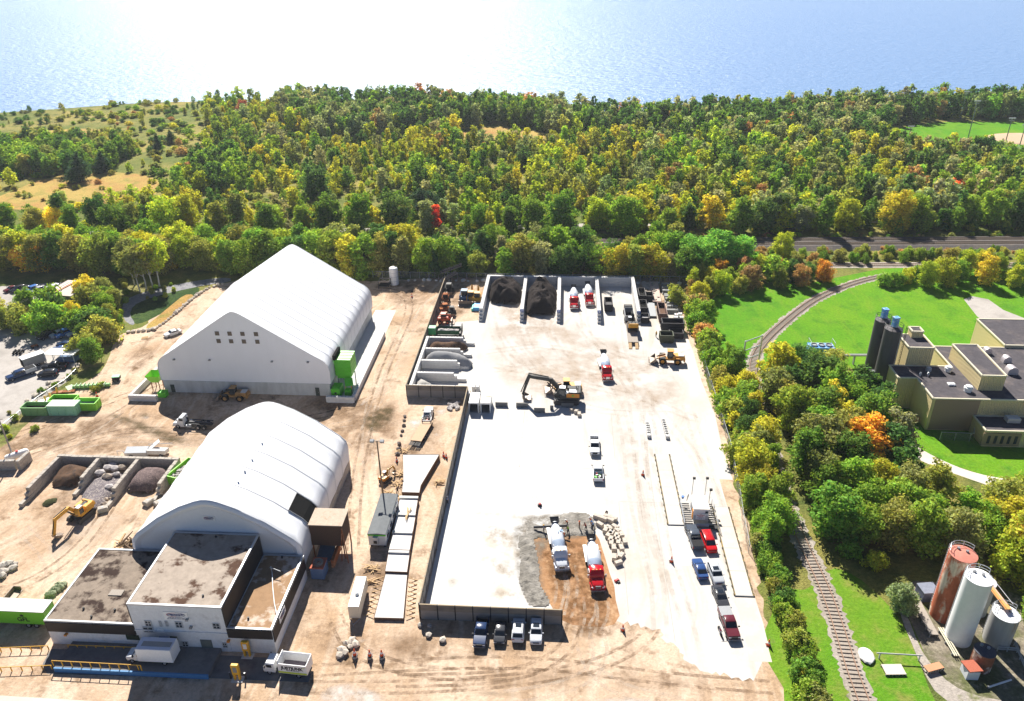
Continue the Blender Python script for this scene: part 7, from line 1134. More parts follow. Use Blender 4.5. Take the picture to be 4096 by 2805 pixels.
def excavator(lb, loc, head, mb, ma, s=1.0, boom=((.6, 1.5), (2.0, 3.6), (5.0, 3.2)), stick=((5.0, 3.3), (6.2, .9)), bucket=(6.0, .5), turn=0, z=0., bw=1.2, cabm=None):
    t = thing('excavator', lb, 'excavator', (loc[0], loc[1], z), R_(head)); t.scale = (s, s, s); cr = R_(turn)
    for s2 in (-1, 1):
        q = MB(); pr_ = [(-2.0, .15), (-1.6, 0), (1.6, 0), (2.0, .15), (2.15, .5), (1.9, .85), (1.5, .95), (-1.5, .95), (-1.9, .85), (-2.15, .5)]
        M = Matrix.Rotation(cr, 4, 'Z'); q.at(M).side(pr_, s2*1.2-.3, s2*1.2+.3); tr = q.build('track', mat('track_steel', (.07, .065, .06), .7, .3, 4), t); q = MB().at(M)
        for k in range(9): q.box((-1.7+k*.42, s2*1.2, .96), (.12, .62, .07)).box((-1.7+k*.42, s2*1.2, .0+.04), (.12, .62, .07))
        tag(q.build('track_pads', mat('track_steel', (.07, .065, .06)), tr), kind='stuff')
    MB().at(Matrix.Rotation(cr, 4, 'Z')).box((0, 0, .6), (2.2, 1.9, .5)).build('undercarriage', M_exd, t); MB().cyl((0, 0, .85), (0, 0, 1.1), .75, None, 16).build('slew_ring', M_exd, t)
    MB().box((-.5, 0, 1.35), (3.2, 2.6, .5), 0, 0, .06).build('platform', ma, t); MB().box((-1.2, .85, 2.0), (1.8, .95, .85), 0, 0, .08).build('engine_hood', mb, t); MB().box((-1.1, -.85, 1.9), (2.0, .9, .75), 0, 0, .06).build('side_housing', mb, t); MB().box((-1.1, .0, 1.95), (1.4, .7, .7)).build('engine', M_exd, t)
    MB().box((-2.15, 0, 1.85), (.7, 2.6, 1.1), 0, 0, .2).build('counterweight', ma, t)
    c = MB(); c.loft([[(.1, .35, 1.6), (1.6, .35, 1.6), (1.6, 1.3, 1.6), (.1, 1.3, 1.6)], [(.1, .35, 2.3), (1.55, .35, 2.3), (1.55, 1.3, 2.3), (.1, 1.3, 2.3)], [(.15, .4, 3.1), (1.2, .4, 3.1), (1.2, 1.25, 3.1), (.15, 1.25, 3.1)]]); cb = c.build('cab', cabm or mb, t)
    MB().add([(1.62, .42, 1.75), (1.62, 1.23, 1.75), (1.24, 1.18, 2.98), (1.24, .47, 2.98)], [(0, 1, 2, 3)]).build('windscreen', M_carglass, cb); MB().box((.72, 1.31, 2.3), (.9, .05, 1.0)).build('side_window', M_carglass, cb); MB().box((.75, .345, 2.45), (.9, .05, .8)).build('side_window', M_carglass, cb); MB().box((.65, .82, 3.14), (1.0, .85, .08)).build('roof', M_lgrey, cb)
    for y in (-.5, .5): MB().box((-1.6, y, 2.45), (.12, .12, .5)).build('handrail', M_exd, t)
    arm(t, boom, .45, .62, .5, mb if ma is not M_exd or cabm is None else ma, 'boom'); arm(t, stick, .36, .55, .34, mb if ma is not M_exd or cabm is None else ma, 'stick')
    a, b = Vector((boom[0][0]+.5, 0, boom[0][1]-.1)), Vector((boom[1][0]+.6, 0, boom[1][1]-.3))
    for y in (-.4, .4): MB().cyl((a.x, y, a.z), (b.x, y, b.z), .1, None, 8).build('lift_cylinder', M_exd, t)
    MB().cyl((boom[1][0]+.4, 0, boom[1][1]+.5), (stick[0][0]+.15, 0, stick[0][1]+.4), .1, None, 8).build('stick_cylinder', M_exd, t); MB().cyl((stick[0][0]+.3, 0, stick[0][1]-.2), (stick[1][0]+.35, 0, stick[1][1]+.3), .08, None, 8).build('bucket_cylinder', M_exd, t)
    bx, bz_ = bucket; pr_ = [(bx+.35, bz_+.35), (bx+.3, bz_-.25), (bx-.1, bz_-.5), (bx-.8, bz_-.45), (bx-1.0, bz_-.3), (bx-.4, bz_-.38), (bx+.05, bz_-.2), (bx+.1, bz_+.3)]
    bk_ = MB().side(pr_, -bw/2, bw/2); pl = [(bx+.33, bz_+.3), (bx+.28, bz_-.22), (bx-.1, bz_-.47), (bx-.85, bz_-.4)]; bk_.side(pl, -bw/2-.03, -bw/2+.03).side(pl, bw/2-.03, bw/2+.03); bo = bk_.build('bucket', M_teeth, t)
    for k in range(5): MB().box((bx-1.02, -bw/2+.12+k*(bw-.24)/4, bz_-.36), (.32, .12, .1)).build('tooth', M_teeth, bo)
    return t
p, q_ = g2('H', 660, 1230), g2('H', 505, 1360); hd = math.degrees(math.atan2(q_[1]-p[1], q_[0]-p[0]))
excavator('yellow excavator reaching its arm down in front of the old block bays', (p[0]+.4, p[1]+.8), hd, M_exy, M_exy, 1.0, ((.6, 1.5), (2.0, 3.7), (5.2, 3.6)), ((5.2, 3.7), (6.3, 1.0)), (6.1, .65), 0)
p = g2('Y', 745, 545); t = excavator('large dark excavator with an orange side panel working in the middle of the yard', (p[0]+.2, p[1]+1.0), 178, M_exd, M_exd, 1.38, ((.6, 1.6), (2.6, 4.0), (6.2, 4.5)), ((6.2, 4.7), (7.3, 1.1)), (7.0, .75), 2, 0., 1.7, M_exd)
MB().box((-1.1, 1.31, 1.85), (2.1, .06, .72)).build('side_panel', M_orange, t); MB().box((-1.1, 1.35, 1.85), (.3, .03, .3), 0, 0, 0, 0, R_(45)).build('round_mark', M_green, t); MB().box((-1.1, .85, 2.47), (1.2, .9, .1)).build('hood_top', M_lgrey, t); MB().box((-.1, 1.0, 2.3), (.8, .6, .1)).build('tank_top', M_lgrey, t)
p = g2('K', 672, 850); excavator('yellow and black excavator carried on the long low trailer', (p[0], p[1]+2.6), 90, M_exd, M_exy, 1.0, ((.6, 1.6), (1.8, 3.4), (4.6, 2.6)), ((4.6, 2.7), (3.6, 1.2)), (3.9, .9), 0, .95, 1.1, M_exd)
p = g2('Z', 180, 740); excavator('mini excavator with an orange base beside the heap of boards', (p[0], p[1]+.6), 62, M_exy, M_orange, .55, ((.6, 1.5), (1.8, 3.5), (4.4, 3.4)), ((4.4, 3.5), (5.4, 1.2)), (5.2, .8), 0, 0, 1.0, M_white)
def loader(lb, loc, head, mb, s=1.0, raise_=0.):
    t = thing('wheel_loader', lb, 'wheel loader', (loc[0], loc[1], 0), R_(head)); t.scale = (s, s, s)
    MB().box((-2.0, 0, 1.6), (2.6, 1.9, 1.1), 0, 0, .15).build('engine_hood', mb, t); MB().box((-2.6, 0, 2.2), (1.3, 1.6, .12)).build('hood_top', M_lgrey, t); MB().box((-3.35, 0, 1.2), (.4, 2.2, .9), 0, 0, .1).build('counterweight', mb, t); MB().box((-.2, 0, 1.0), (5.6, 1.1, .5)).build('frame', mb, t)
    c = MB(); c.loft([[(-.7, -.75, 1.6), (.7, -.75, 1.6), (.7, .75, 1.6), (-.7, .75, 1.6)], [(-.65, -.72, 3.2), (.5, -.72, 3.2), (.5, .72, 3.2), (-.65, .72, 3.2)]]); cb = c.build('cab', M_exd, t); MB().box((-.05, 0, 3.26), (1.5, 1.7, .14), 0, 0, .04).build('roof', mb, cb)
    for s2 in (-1, 1): MB().box((-.05, s2*.75, 2.5), (.95, .05, 1.0)).build('side_window', M_carglass, cb)
    MB().box((.62, 0, 2.5), (.06, 1.2, 1.0)).build('windscreen', M_carglass, cb)
    for x in (-1.75, 1.75):
        for s2 in (-1, 1): wheel(t, x, s2*1.15, .82, .62, s2, True, mb); MB().box((x, s2*1.15, 1.72), (1.3, .6, .1)).build('fender', mb if x < 0 else M_exd, t)
    z1 = .6+raise_
    for s2 in (-.55, .55): q = MB(); a, b = (1.0, 1.9), (3.3, z1+.3); q.loft([[(a[0], s2-.1, a[1]-.2), (a[0], s2+.1, a[1]-.2), (a[0], s2+.1, a[1]+.2), (a[0], s2-.1, a[1]+.2)], [(b[0], s2-.1, b[1]-.15), (b[0], s2+.1, b[1]-.15), (b[0], s2+.1, b[1]+.15), (b[0], s2-.1, b[1]+.15)]]); q.build('lift_arm', mb, t)
    MB().cyl((1.2, 0, 2.2), (2.9, 0, z1+.8), .12, None, 8).build('tilt_cylinder', M_exd, t); pr_ = [(3.25, z1+.9), (3.2, z1+.1), (3.5, z1-.4), (4.7, z1-.45), (4.7, z1-.35), (3.6, z1-.25), (3.4, z1+.1), (3.4, z1+.85)]
    q = MB().side(pr_, -1.5, 1.5); pl = [(3.25, z1+.85), (3.2, z1+.1), (3.5, z1-.4), (4.6, z1-.42)]; q.side(pl, -1.52, -1.44).side(pl, 1.44, 1.52); bo = q.build('bucket', M_teeth, t)
    for k in range(6): MB().box((4.85, -1.35+k*.54, z1-.4), (.4, .12, .1)).build('tooth', M_teeth, bo)
    return t
M_lod = paint('loader_orange', (.62, .26, .02), .5, .15)
p = g2('K', 1095, 1185); loader('orange wheel loader with a toothed bucket standing at the right of the yard', (p[0]+.1, p[1]+1.3), 177, M_lod, 1.05, .25)
p = g2('Y', 640, 480); loader('yellow wheel loader half hidden behind the big dark excavator', (p[0]+1.6, p[1]+3.2), 184, M_exy, 1.05, .5)
p = g2('I', 85, 1400); loader('dark orange wheel loader in the shade in front of the big hall', (p[0]-.6, p[1]+1.5), 180, paint('loader_dull', (.36, .19, .06), .6, .2), 1.0, 0)
# low trailer with its tractor
a = g2('K', 680, 1003); t = thing('low_trailer', 'long low trailer with loading ramps carrying the yellow and black excavator', 'trailer', (a[0], a[1], 0), R_(90)); MB().box((9.2, 0, .8), (14, 2.6, .25)).build('deck', M_woodg, t); MB().box((9.2, 0, .5), (13, 1.0, .35)).build('frame', M_frame, t)
for s2 in (-1, 1):
    MB().box((1.1, s2*.85, .45), (2.4, .8, .14), 0, 0, 0, 0, R_(-16)).build('ramp', M_wood, t)
    for x in (3.2, 4.5, 5.8): wheel(t, x, s2*1.0, .45, .4, s2)
MB().box((15.2, 0, 1.1), (2.4, 2.2, .3)).build('gooseneck', M_frame, t)
g = (a[0]-.2, a[1]+14.2); t = thing('dump_truck', 'dark dump truck coupled to the far end of the low trailer', 'truck', (g[0], g[1], 0), R_(90)); MB().box((4.2, 0, .9), (9, 1, .3)).build('frame', M_frame, t)
for s2 in (-1, 1): MB().box((2.7, s2*1.2, 2.0), (5.2, .1, 1.5)).build('side_wall', M_grey, t); [wheel(t, x, s2*1.0, .5, .5, s2) for x in (1.4, 2.8, 7.4)]
MB().box((5.3, 0, 2.1), (.1, 2.3, 1.7)).build('head_board', M_grey, t); MB().box((.1, 0, 2.0), (.1, 2.3, 1.5)).build('tail_gate', M_grey, t); MB().box((2.7, 0, 1.3), (5.1, 2.3, .1)).build('floor', M_bed, t); MB().box((6.6, 0, 2.0), (1.6, 2.3, 1.9), 0, 0, .15).build('cab', M_black, t); MB().box((8, 0, 1.4), (1.4, 1.9, 1.1), 0, 0, .15).build('hood', M_black, t)
# gooseneck pair by the slurry patches
a, b = g2('L', 560, 350, .9), g2('L', 640, 215, .9); p = g2('L', 715, 150); hd = math.degrees(math.atan2(b[1]-a[1], b[0]-a[0]))
t = pickup('white pickup with an open service bed towing a wooden gooseneck trailer', C_white, g2('L', 650, 215), hd+12, False, None, None, [M_black, M_red, M_exd]); MB().tube([(-2.9, -.9, 1.2), (-2.9, -.9, 2.0), (-2.9, .9, 2.0), (-2.9, .9, 1.2)], .08).tube([(-2.9, -.9, 2.0), (-1.2, -.9, 1.9)], .07).build('headache_rack', M_grey, t)
t = thing('gooseneck_trailer', 'wooden gooseneck trailer with folded steel ramps behind the white pickup', 'trailer', (a[0], a[1], 0), R_(hd)); L = 8.2; MB().box((L/2, 0, .95), (L, 2.4, .14)).build('deck', mat('deck_planks', (.50, .36, .24), .85, .2, 1.2, stretch=(.4, 3, 1)), t); MB().box((L/2, 0, .75), (L, 1.2, .25)).build('frame', M_frame, t); MB().tube([(L, 0, .9), (L+.3, 0, 1.7), (L+1.6, 0, 1.7)], .12).build('gooseneck', M_frame, t)
for s2 in (-1, 1):
    for x in (2.2, 3.2): wheel(t, x, s2*1.05, .4, .3, s2)
    q = MB()
    for k in range(6): q.box((-1.3+k*.26, s2*.65, .75), (.08, 1.0, .1))
    for dy in (.18, 1.1): q.box((-.65, s2*dy, .75), (1.5, .08, .12))
    q.build('ramp', M_frame, t)
# machinery row along the fence and in the corner of the yard
def small_machine(lb, f_, x, y, head, col, s=1.0, kind='skid', name='skid_loader'):
    g = g2(f_, x, y); t = thing(name, lb, 'machine', (g[0], g[1], 0), R_(head)); t.scale = (s, s, s); MB().box((-.3, 0, .9), (2.2, 1.2, .8), 0, 0, .08).build('body', col, t); MB().box((-.2, 0, 1.7), (1.0, 1.0, .9), 0, 0, .05).build('cab', M_exd, t); MB().box((-.2, 0, 2.2), (1.1, 1.1, .08)).build('roof', col, t)
    for xx in (-.9, .7):
        for s2 in (-1, 1): wheel(t, xx, s2*.75, .42, .32, s2, True, col)
    for s2 in (-.7, .7): MB().tube([(-1.2, s2, 1.7), (.9, s2, 1.5), (1.5, s2, .5)], .09).build('lift_arm', col, t)
    MB().side([(1.4, .9), (1.4, .1), (2.1, .05), (2.1, .15), (1.55, .25), (1.55, .9)], -.9, .9).build('bucket', M_teeth, t)
    if kind == 'hoe': MB().tube([(-1.3, 0, 1.2), (-2.4, 0, 2.6), (-3.2, 0, 1.2)], .14).build('digging_arm', col, t)
    return t
small_machine('orange red loader at the near end of the row by the fence', 'T', 590, 545, 0, paint('forklift_red', (.62, .09, .03), .5), 1.35); small_machine('yellow backhoe parked beside the left big bay wall, right one', 'T', 925, 340, DN, M_exy, 1.5, 'hoe', 'backhoe'); small_machine('yellow backhoe parked in the back corner, left one', 'T', 860, 330, DN, M_exy, 1.5, 'hoe', 'backhoe'); small_machine('dark blue tractor parked left of the yellow backhoes', 'T', 795, 330, DN, paint('tractor_blue', (.05, .12, .22), .5), 1.7, 'skid', 'tractor'); small_machine('black machine at the far end of the row by the fence', 'T', 635, 240, DN, M_exd, 1.4)
t = small_machine('rusty brown attachment carrier in the middle of the row by the fence', 'T', 600, 340, DN, M_rust, 1.3); small_machine('rusty orange machine behind the red loader in the row', 'T', 605, 440, 20, mat('rust_orange', (.36, .14, .06), .8, .2), 1.3); small_machine('black compact machine beside the rusty orange one in the row', 'T', 665, 460, DN, M_exd, 1.1)
g = g2('T', 880, 425); t = thing('tarp_stack', 'stack wrapped in bright blue and teal tarp beside the left big bay wall', 'tarp', (g[0], g[1], 0)); MB().box((1.1, 1.9, .55), (2.2, 3.8, 1.1), 0, 0, .15).build('blue_tarp', paint('tarp_blue', (.08, .42, .85), .5), t); MB().box((-.2, 1.7, .4), (.5, 3.6, .8), 0, 0, .1).build('teal_tarp', paint('tarp_teal', (.05, .55, .42), .5), t)
g = g2('J', 335, 735); t = thing('screener', 'green screening plant with a dark hopper behind the brown soil bay', 'machine', (g[0]-1, g[1], 0)); MB().box((.5, 1, 1.7), (2.0, 1.9, 2.0), 0, 0, .08).build('engine_box', paint('plant_green', (.03, .26, .10), .5), t); m = MB(); m.loft([[(2, .3, .8), (7.6, .3, .8), (7.6, 1.7, .8), (2, 1.7, .8)], [(1.6, -.4, 2.3), (8.2, -.4, 2.3), (8.2, 2.4, 2.3), (1.6, 2.4, 2.3)]], False); m.build('hopper', mat('hopper_dark_green', (.02, .07, .035), .6, .2), t); MB().box((8.4, 1, 2.0), (.25, 3.0, 2.4)).build('end_plate', M_exd, t); MB().box((4.5, 1, .45), (7.5, 1.6, .4)).build('frame', M_exd, t)
for x in (1.2, 6.8):
    for s2 in (0, 2): wheel(t, x, s2, .42, .3, -1 if s2 == 0 else 1)
tag(relief('hopper_load', [(g[0]+.9, g[1]+.1), (g[0]+6.8, g[1]+.1), (g[0]+6.8, g[1]+1.9), (g[0]+.9, g[1]+1.9)], 1.7, .6, M_rub, 8, .3, .6, .8, 1.5), 'load of pale stones in the hopper of the green screening plant', 'load')
# white wreck behind the old bays
g = g2('H', 1030, 700); t = thing('truck_wreck', 'broken white truck bodies lying behind the old block bays', 'scrap', (g[0], g[1]+.8, 0), R_(3)); MB().box((3.2, 0, .9), (4.6, 1.9, 1.2), .04, 0, .05, .25).build('box_shell', M_lgrey, t); MB().box((7.4, .2, .9), (4.0, 1.9, .9), -.05, 0, .05, -.2).build('box_shell', mat('scuffed_white', (.58, .56, .53), .7, .15), t); MB().box((6.4, 1.3, 1.7), (2.6, 1.2, .1), .6, 0, 0, 0, -.5).build('torn_panel', M_white, t); MB().tube([(-.6, -.8, 0), (-.6, -.8, 1.6), (.8, -.8, 1.6), (.8, -.8, 0)], .06).tube([(5, 1.6, 1.6), (10.2, 1.6, 1.9)], .06).build('frame_tube', M_lgrey, t); [wheel(t, x, -.9, .4, .3, -1) for x in (2.2, 8.4)]
# wood pallet and tyre
t = thing('pallet', 'pale wooden pallet on the dirt left of the white car', 'pallet', (*g2('F', 1230, 855), 0), .3); [MB().box((0, -.6+k*.2, .14), (1.6, .12, .04)).build('slat', M_wood, t) for k in range(7)]; [MB().box((x, 0, .06), (.1, 1.3, .1)).build('bearer', M_wood, t) for x in (-.7, 0, .7)]
o = MB().lathe([(.25, 0), (.5, .0), (.55, .15), (.5, .3), (.25, .3)], 16).build('tyre', M_tyre, None, True); o.location = (*g2('H', 1368, 1062), .6); o.rotation_euler = (.3, .2, 0); tag(o, 'black tyre lying on the blocks at the front of the right old bay', 'tyre')
g = g2('A', 55, 900); t = thing('loader_bucket', 'open rusty loader bucket left of the office above the green trailer', 'bucket', (g[0], g[1]+1.5, 0)); MB().side([(-.6, 1.0), (-.6, .1), (.8, 0), (.8, .12), (-.45, .22), (-.45, 1.0)], -1.3, 1.3).build('shell', M_teeth, t); [MB().box((0, y, .5), (1.2, .06, .8)).build('side_plate', M_teeth, t) for y in (-1.3, 1.3)]
# ================================================================== people
M_skin = mat('skin', (.42, .26, .18), .6, .05, 5); M_jean = mat('dark_trousers', (.03, .035, .055), .9, .2, 6); M_boot = mat('work_boot', (.05, .035, .025), .8, .2, 6)
def limb_hand(V, E, Rr, wrist, d, side, curl=.35):
    """palm, four bent fingers and a thumb leaving the side of the palm"""
    d = Vector(d).normalized(); sd = d.cross(Vector((0, 0, 1)));
    if sd.length < .2: sd = Vector((0, 1, 0))
    sd.normalize(); nrm = sd.cross(d).normalized()
    k = len(V); V.append(tuple(V[wrist][i]+d[i]*.085 for i in range(3))); E.append((wrist, k)); Rr.append(.034); pv = Vector(V[k])
    for j, (off, ln) in enumerate(((-.030, .062), (-.010, .075), (.010, .07), (.030, .055))):
        a = pv+sd*off+d*.02; b = a+(d*(1-curl)+nrm*-curl).normalized()*ln*.55; c = b+(d*(1-curl*2)+nrm*-curl*1.6).normalized()*ln*.5; q = len(V); V += [tuple(a), tuple(b), tuple(c)]; E += [(k, q), (q, q+1), (q+1, q+2)]; Rr += [.011, .0095, .008]
    a = Vector(V[wrist])+d*.035+sd*side*.035; b = a+(d+sd*side*.7).normalized()*.04; q = len(V); V += [tuple(a), tuple(b)]; E += [(wrist, q), (q, q+1)]; Rr += [.013, .010]
POSES = {}
def pose_mesh(kind):
    if kind in POSES: return POSES[kind]
    hip = Vector((0, 0, .93)); lean = {'stand': .03, 'rake': .62, 'walk': .1, 'crouch': .9}[kind]
    if kind == 'crouch': hip = Vector((0, 0, .5))
    up = Vector((math.sin(lean), 0, math.cos(lean))); ch = hip+up*.30; nk = hip+up*.52; hd = nk+(up*.6+Vector((.15, 0, .75))).normalized()*.13; ht = hd+(up*.5+Vector((.1, 0, .8))).normalized()*.12
    V = [tuple(hip), tuple(hip+up*.16), tuple(ch), tuple(nk), tuple(hd), tuple(ht)]; E = [(0, 1), (1, 2), (2, 3), (3, 4), (4, 5)]; Rr = [.145, .13, .16, .062, .095, .078]; B = ['leg', 'top', 'top', 'head', 'head', 'head']
    n0 = len(V); V.append((hd.x+.115, 0, hd.z-.005)); E.append((4, n0)); Rr.append(.02); B.append('head')
    for s in (-1, 1):
        k = len(V); st = {'stand': (.0, .0), 'rake': (.18*s, .1), 'walk': (.26*s, .05), 'crouch': (.15, .1)}[kind]
        if kind == 'crouch': kn = (hip.x+.42, .14*s, .48); an = (hip.x+.08, .14*s, .09)
        else: kn = (st[0]*.5+.05, .11*s, .49); an = (st[0]-.02, .12*s, .09)
        V += [(hip.x, .10*s, hip.z-.05), kn, an, (an[0]+.17, an[1]+.02*s, .04)]; E += [(0, k), (k, k+1), (k+1, k+2), (k+2, k+3)]; Rr += [.098, .068, .05, .042]; B += ['leg', 'leg', 'boot', 'boot']
        k = len(V); sh = ch+up*.17+Vector((0, .19*s, 0))
        if kind in ('rake', 'crouch'): el = sh+Vector((.12+.08*s, .06*s, -.26)); wr = el+Vector((.22, -.10*s, -.06))
        elif kind == 'walk': el = sh+Vector((-.12*s, .05*s, -.27)); wr = el+Vector((.10-.06*s, 0, -.23))
        else: el = sh+Vector((-.02, .07*s, -.29)); wr = el+Vector((.05, -.01*s, -.25))
        V += [tuple(sh), tuple(el), tuple(wr)]; E += [(2, k), (k, k+1), (k+1, k+2)]; Rr += [.064, .046, .034]; B += ['top', 'arm', 'arm']
        n1 = len(V); limb_hand(V, E, Rr, k+2, wr-el, -s); B += ['arm']*(len(V)-n1)
    me = bpy.data.meshes.new('body'); me.from_pydata(V, E, []); o = bpy.data.objects.new('tmp_body', me); COL.objects.link(o); m = o.modifiers.new('skin', 'SKIN')
    if not me.skin_vertices:
        bm = bmesh.new(); bm.from_mesh(me); bm.verts.layers.skin.verify(); bm.to_mesh(me); bm.free()
    for i, d in enumerate(me.skin_vertices[0].data): d.radius = (Rr[i], Rr[i]); d.use_root = (i == 0)
    su = o.modifiers.new('sub', 'SUBSURF'); su.levels = 1; su.render_levels = 1
    dg = bpy.context.evaluated_depsgraph_get(); bme = bpy.data.meshes.new_from_object(o.evaluated_get(dg)); bpy.data.objects.remove(o); bme.name = 'body'; bme.materials.clear(); bme.materials.append(M_skin); bme.polygons.foreach_set('use_smooth', [True]*len(bme.polygons))
    segs = [(Vector(V[a]), Vector(V[b]), B[b]) for a, b in E]
    def bone(p):
        best = None
        for a, b, g in segs:
            t_ = max(0, min(1, (p-a).dot(b-a)/((b-a).length_squared+1e-9))); d_ = (p-a-(b-a)*t_).length
            if best is None or d_ < best[0]: best = (d_, g)
        return best[1]
    bm = bmesh.new(); bm.from_mesh(bme); bm.normal_update(); fb = [bone(f.calc_center_median()) for f in bm.faces]; out = {'body': bme, 'hd': hd, 'ht': ht, 'lean': lean, 'hand': V[[i for i, b in enumerate(B) if b == 'arm'][1]]}
    for nm, gs, off in (('shirt', ('top',), .022), ('trousers', ('leg',), .02), ('boots', ('boot',), .016)):
        vv, ff, mp = [], [], {}
        for f, g in zip(bm.faces, fb):
            if g not in gs: continue
            idx = []
            for v in f.verts:
                if v.index not in mp: mp[v.index] = len(vv); vv.append(tuple(v.co+v.normal*off))
                idx.append(mp[v.index])
            ff.append(tuple(idx))
        c = bpy.data.meshes.new(nm); c.from_pydata(vv, [], ff); c.polygons.foreach_set('use_smooth', [True]*len(ff)); out[nm] = c
    bm.free(); POSES[kind] = out; return out
def person(lb, g, head, kind, shirt, helmet=None, trousers=None, z=.0, group=None):
    P = pose_mesh(kind); t = thing('person', lb, 'person', (g[0], g[1], z), R_(head), group)
    b = bpy.data.objects.new('body', P['body']); COL.objects.link(b); b.parent = t
    for nm, mm in (('shirt', shirt), ('trousers', trousers or M_jean), ('boots', M_boot)):
        c = P[nm].copy(); c.materials.clear(); c.materials.append(mm); o = bpy.data.objects.new(nm, c); COL.objects.link(o); o.parent = t
    hd = P['hd']; d = (P['ht']-P['hd']).normalized(); M = T_(*(hd+d*.055)) @ d.to_track_quat('Z', 'Y').to_matrix().to_4x4()
    if helmet: MB().lathe([(.165, -.005), (.135, .012), (.128, .05), (.095, .1), (.04, .128), (.002, .132)], 14, M).build('helmet', helmet, t, True)
    else: MB().lathe([(.112, -.02), (.118, .03), (.09, .08), (.03, .1), (.002, .102)], 12, M @ T_(-.015, 0, 0)).build('hair', mat('dark_hair', (.03, .02, .015), .8, .1), t, True)
    for s in (-1, 1): MB().box((hd.x+.088, s*.036, hd.z+.03), (.014, .022, .014)).build('eye', M_black, t)
    return t
V_or = mat('vest_orange', (.80, .15, .02), .7, .1, 5); V_lime = mat('vest_lime', (.35, .75, .04), .7, .1, 5); V_blue = mat('shirt_blue', (.25, .42, .68), .8, .1, 5); V_dark = mat('shirt_dark', (.04, .045, .07), .8, .1, 5); V_yel = mat('vest_yellow', (.80, .50, .03), .7, .1, 5); V_red = mat('shirt_red', (.35, .06, .05), .8, .1, 5); V_brn = mat('jacket_brown', (.22, .12, .05), .8, .1, 5)
def tool(lb, g, head, L, z=0.03):
    t = thing('screed_rake', lb, 'rake', (g[0], g[1], z), R_(head)); MB().tube([(.42, 0, .85), (.42+L, 0, .05)], .03).build('handle', M_woodg, t); MB().box((.42+L, 0, .05), (.12, .9, .1)).build('blade', M_grey, t)
for lb, x, y, h, k, s, hm, rk in (('person in a pale blue shirt and yellow helmet guiding the pour chute', 1540, 405, 190, 'stand', V_blue, M_yel, 0), ('person in an orange vest raking wet concrete behind the white mixer', 1705, 362, 200, 'rake', V_or, M_white, 1), ('person in a lime green vest standing with a tool behind the white mixer', 1712, 410, 170, 'rake', V_lime, M_white, 1), ('person in an orange vest walking beside the drum of the white mixer', 1678, 455, 100, 'stand', V_or, M_white, 0), ('person in an orange vest standing alone between the two mixers by the wet concrete', 1790, 378, 190, 'stand', V_or, V_or, 0), ('person in a dark red shirt bending over the wet concrete', 1836, 392, 150, 'rake', V_red, None, 1), ('person in an orange vest raking near the curved row of blocks', 1872, 345, 200, 'rake', V_or, M_white, 1), ('person in a blue shirt and blue helmet beside the curved row of blocks', 1888, 378, 170, 'rake', V_blue, M_blue, 0), ('person in an orange vest standing beside the drum of the red cabbed mixer', 1932, 590, 100, 'stand', V_or, M_white, 0), ('person in dark blue sitting low behind the curved row of blocks', 1985, 275, 250, 'crouch', V_dark, None, 0)):
    g = g2('B', x, y); person(lb, g, h, k, s, hm, None, .05)
    if rk: tool('long handled rake held by the '+lb.replace('person', 'one', 1).split(' raking')[0].split(' standing')[0].split(' bending')[0]+(' near the blocks' if 'curved' in lb else ' by the pour'), g, h, 1.5)
for lb, f_, x, y, h, k, s, hm in (('person in a yellow vest walking between the low trailer and the black bins', 'K', 938, 862, -80, 'walk', V_yel, M_orange), ('person in dark clothes standing by the boulders left of the gooseneck trailer', 'Z', 318, 440, 0, 'walk', V_dark, None), ('person in dark clothes working at the left edge of the funnel slab', 'Z', 290, 835, 20, 'rake', V_dark, None), ('person in a dark shirt leaning on the formwork of the funnel slab', 'Z', 352, 775, 180, 'rake', V_dark, M_yel), ('person in a brown jacket walking beside the canopy trailer in the left lot', 'W', 386, 372, 200, 'walk', V_brn, None), ('person in a pale shirt working at the foot of the long panel fence', 'L', 828, 880, 60, 'stand', V_blue, M_white)):
    person(lb, g2(f_, x, y), h, k, s, hm)
g = g2('L', 1612, 900); t = thing('power_trowel', 'small dark power trowel machine left on the open slab', 'trowel', (g[0], g[1], .02)); MB().lathe([(.45, .05), (.45, .16), (.2, .3)], 14).build('ring_guard', M_black, t); MB().box((0, 0, .5), (.4, .4, .4), .3, 0, .04).build('engine', M_red, t); MB().tube([(0, 0, .6), (-1.0, 2.2, 1.0)], .03).build('handle', M_woodg, t)
t = thing('bull_float', 'long handled bull float lying on the slab left of the power trowel', 'float', (*g2('L', 1560, 880), .02)); MB().tube([(0, 0, .06), (-.5, 2.6, .5)], .03).build('handle', M_woodg, t); MB().box((0, 0, .05), (1.2, .25, .06)).build('blade', M_lgrey, t)
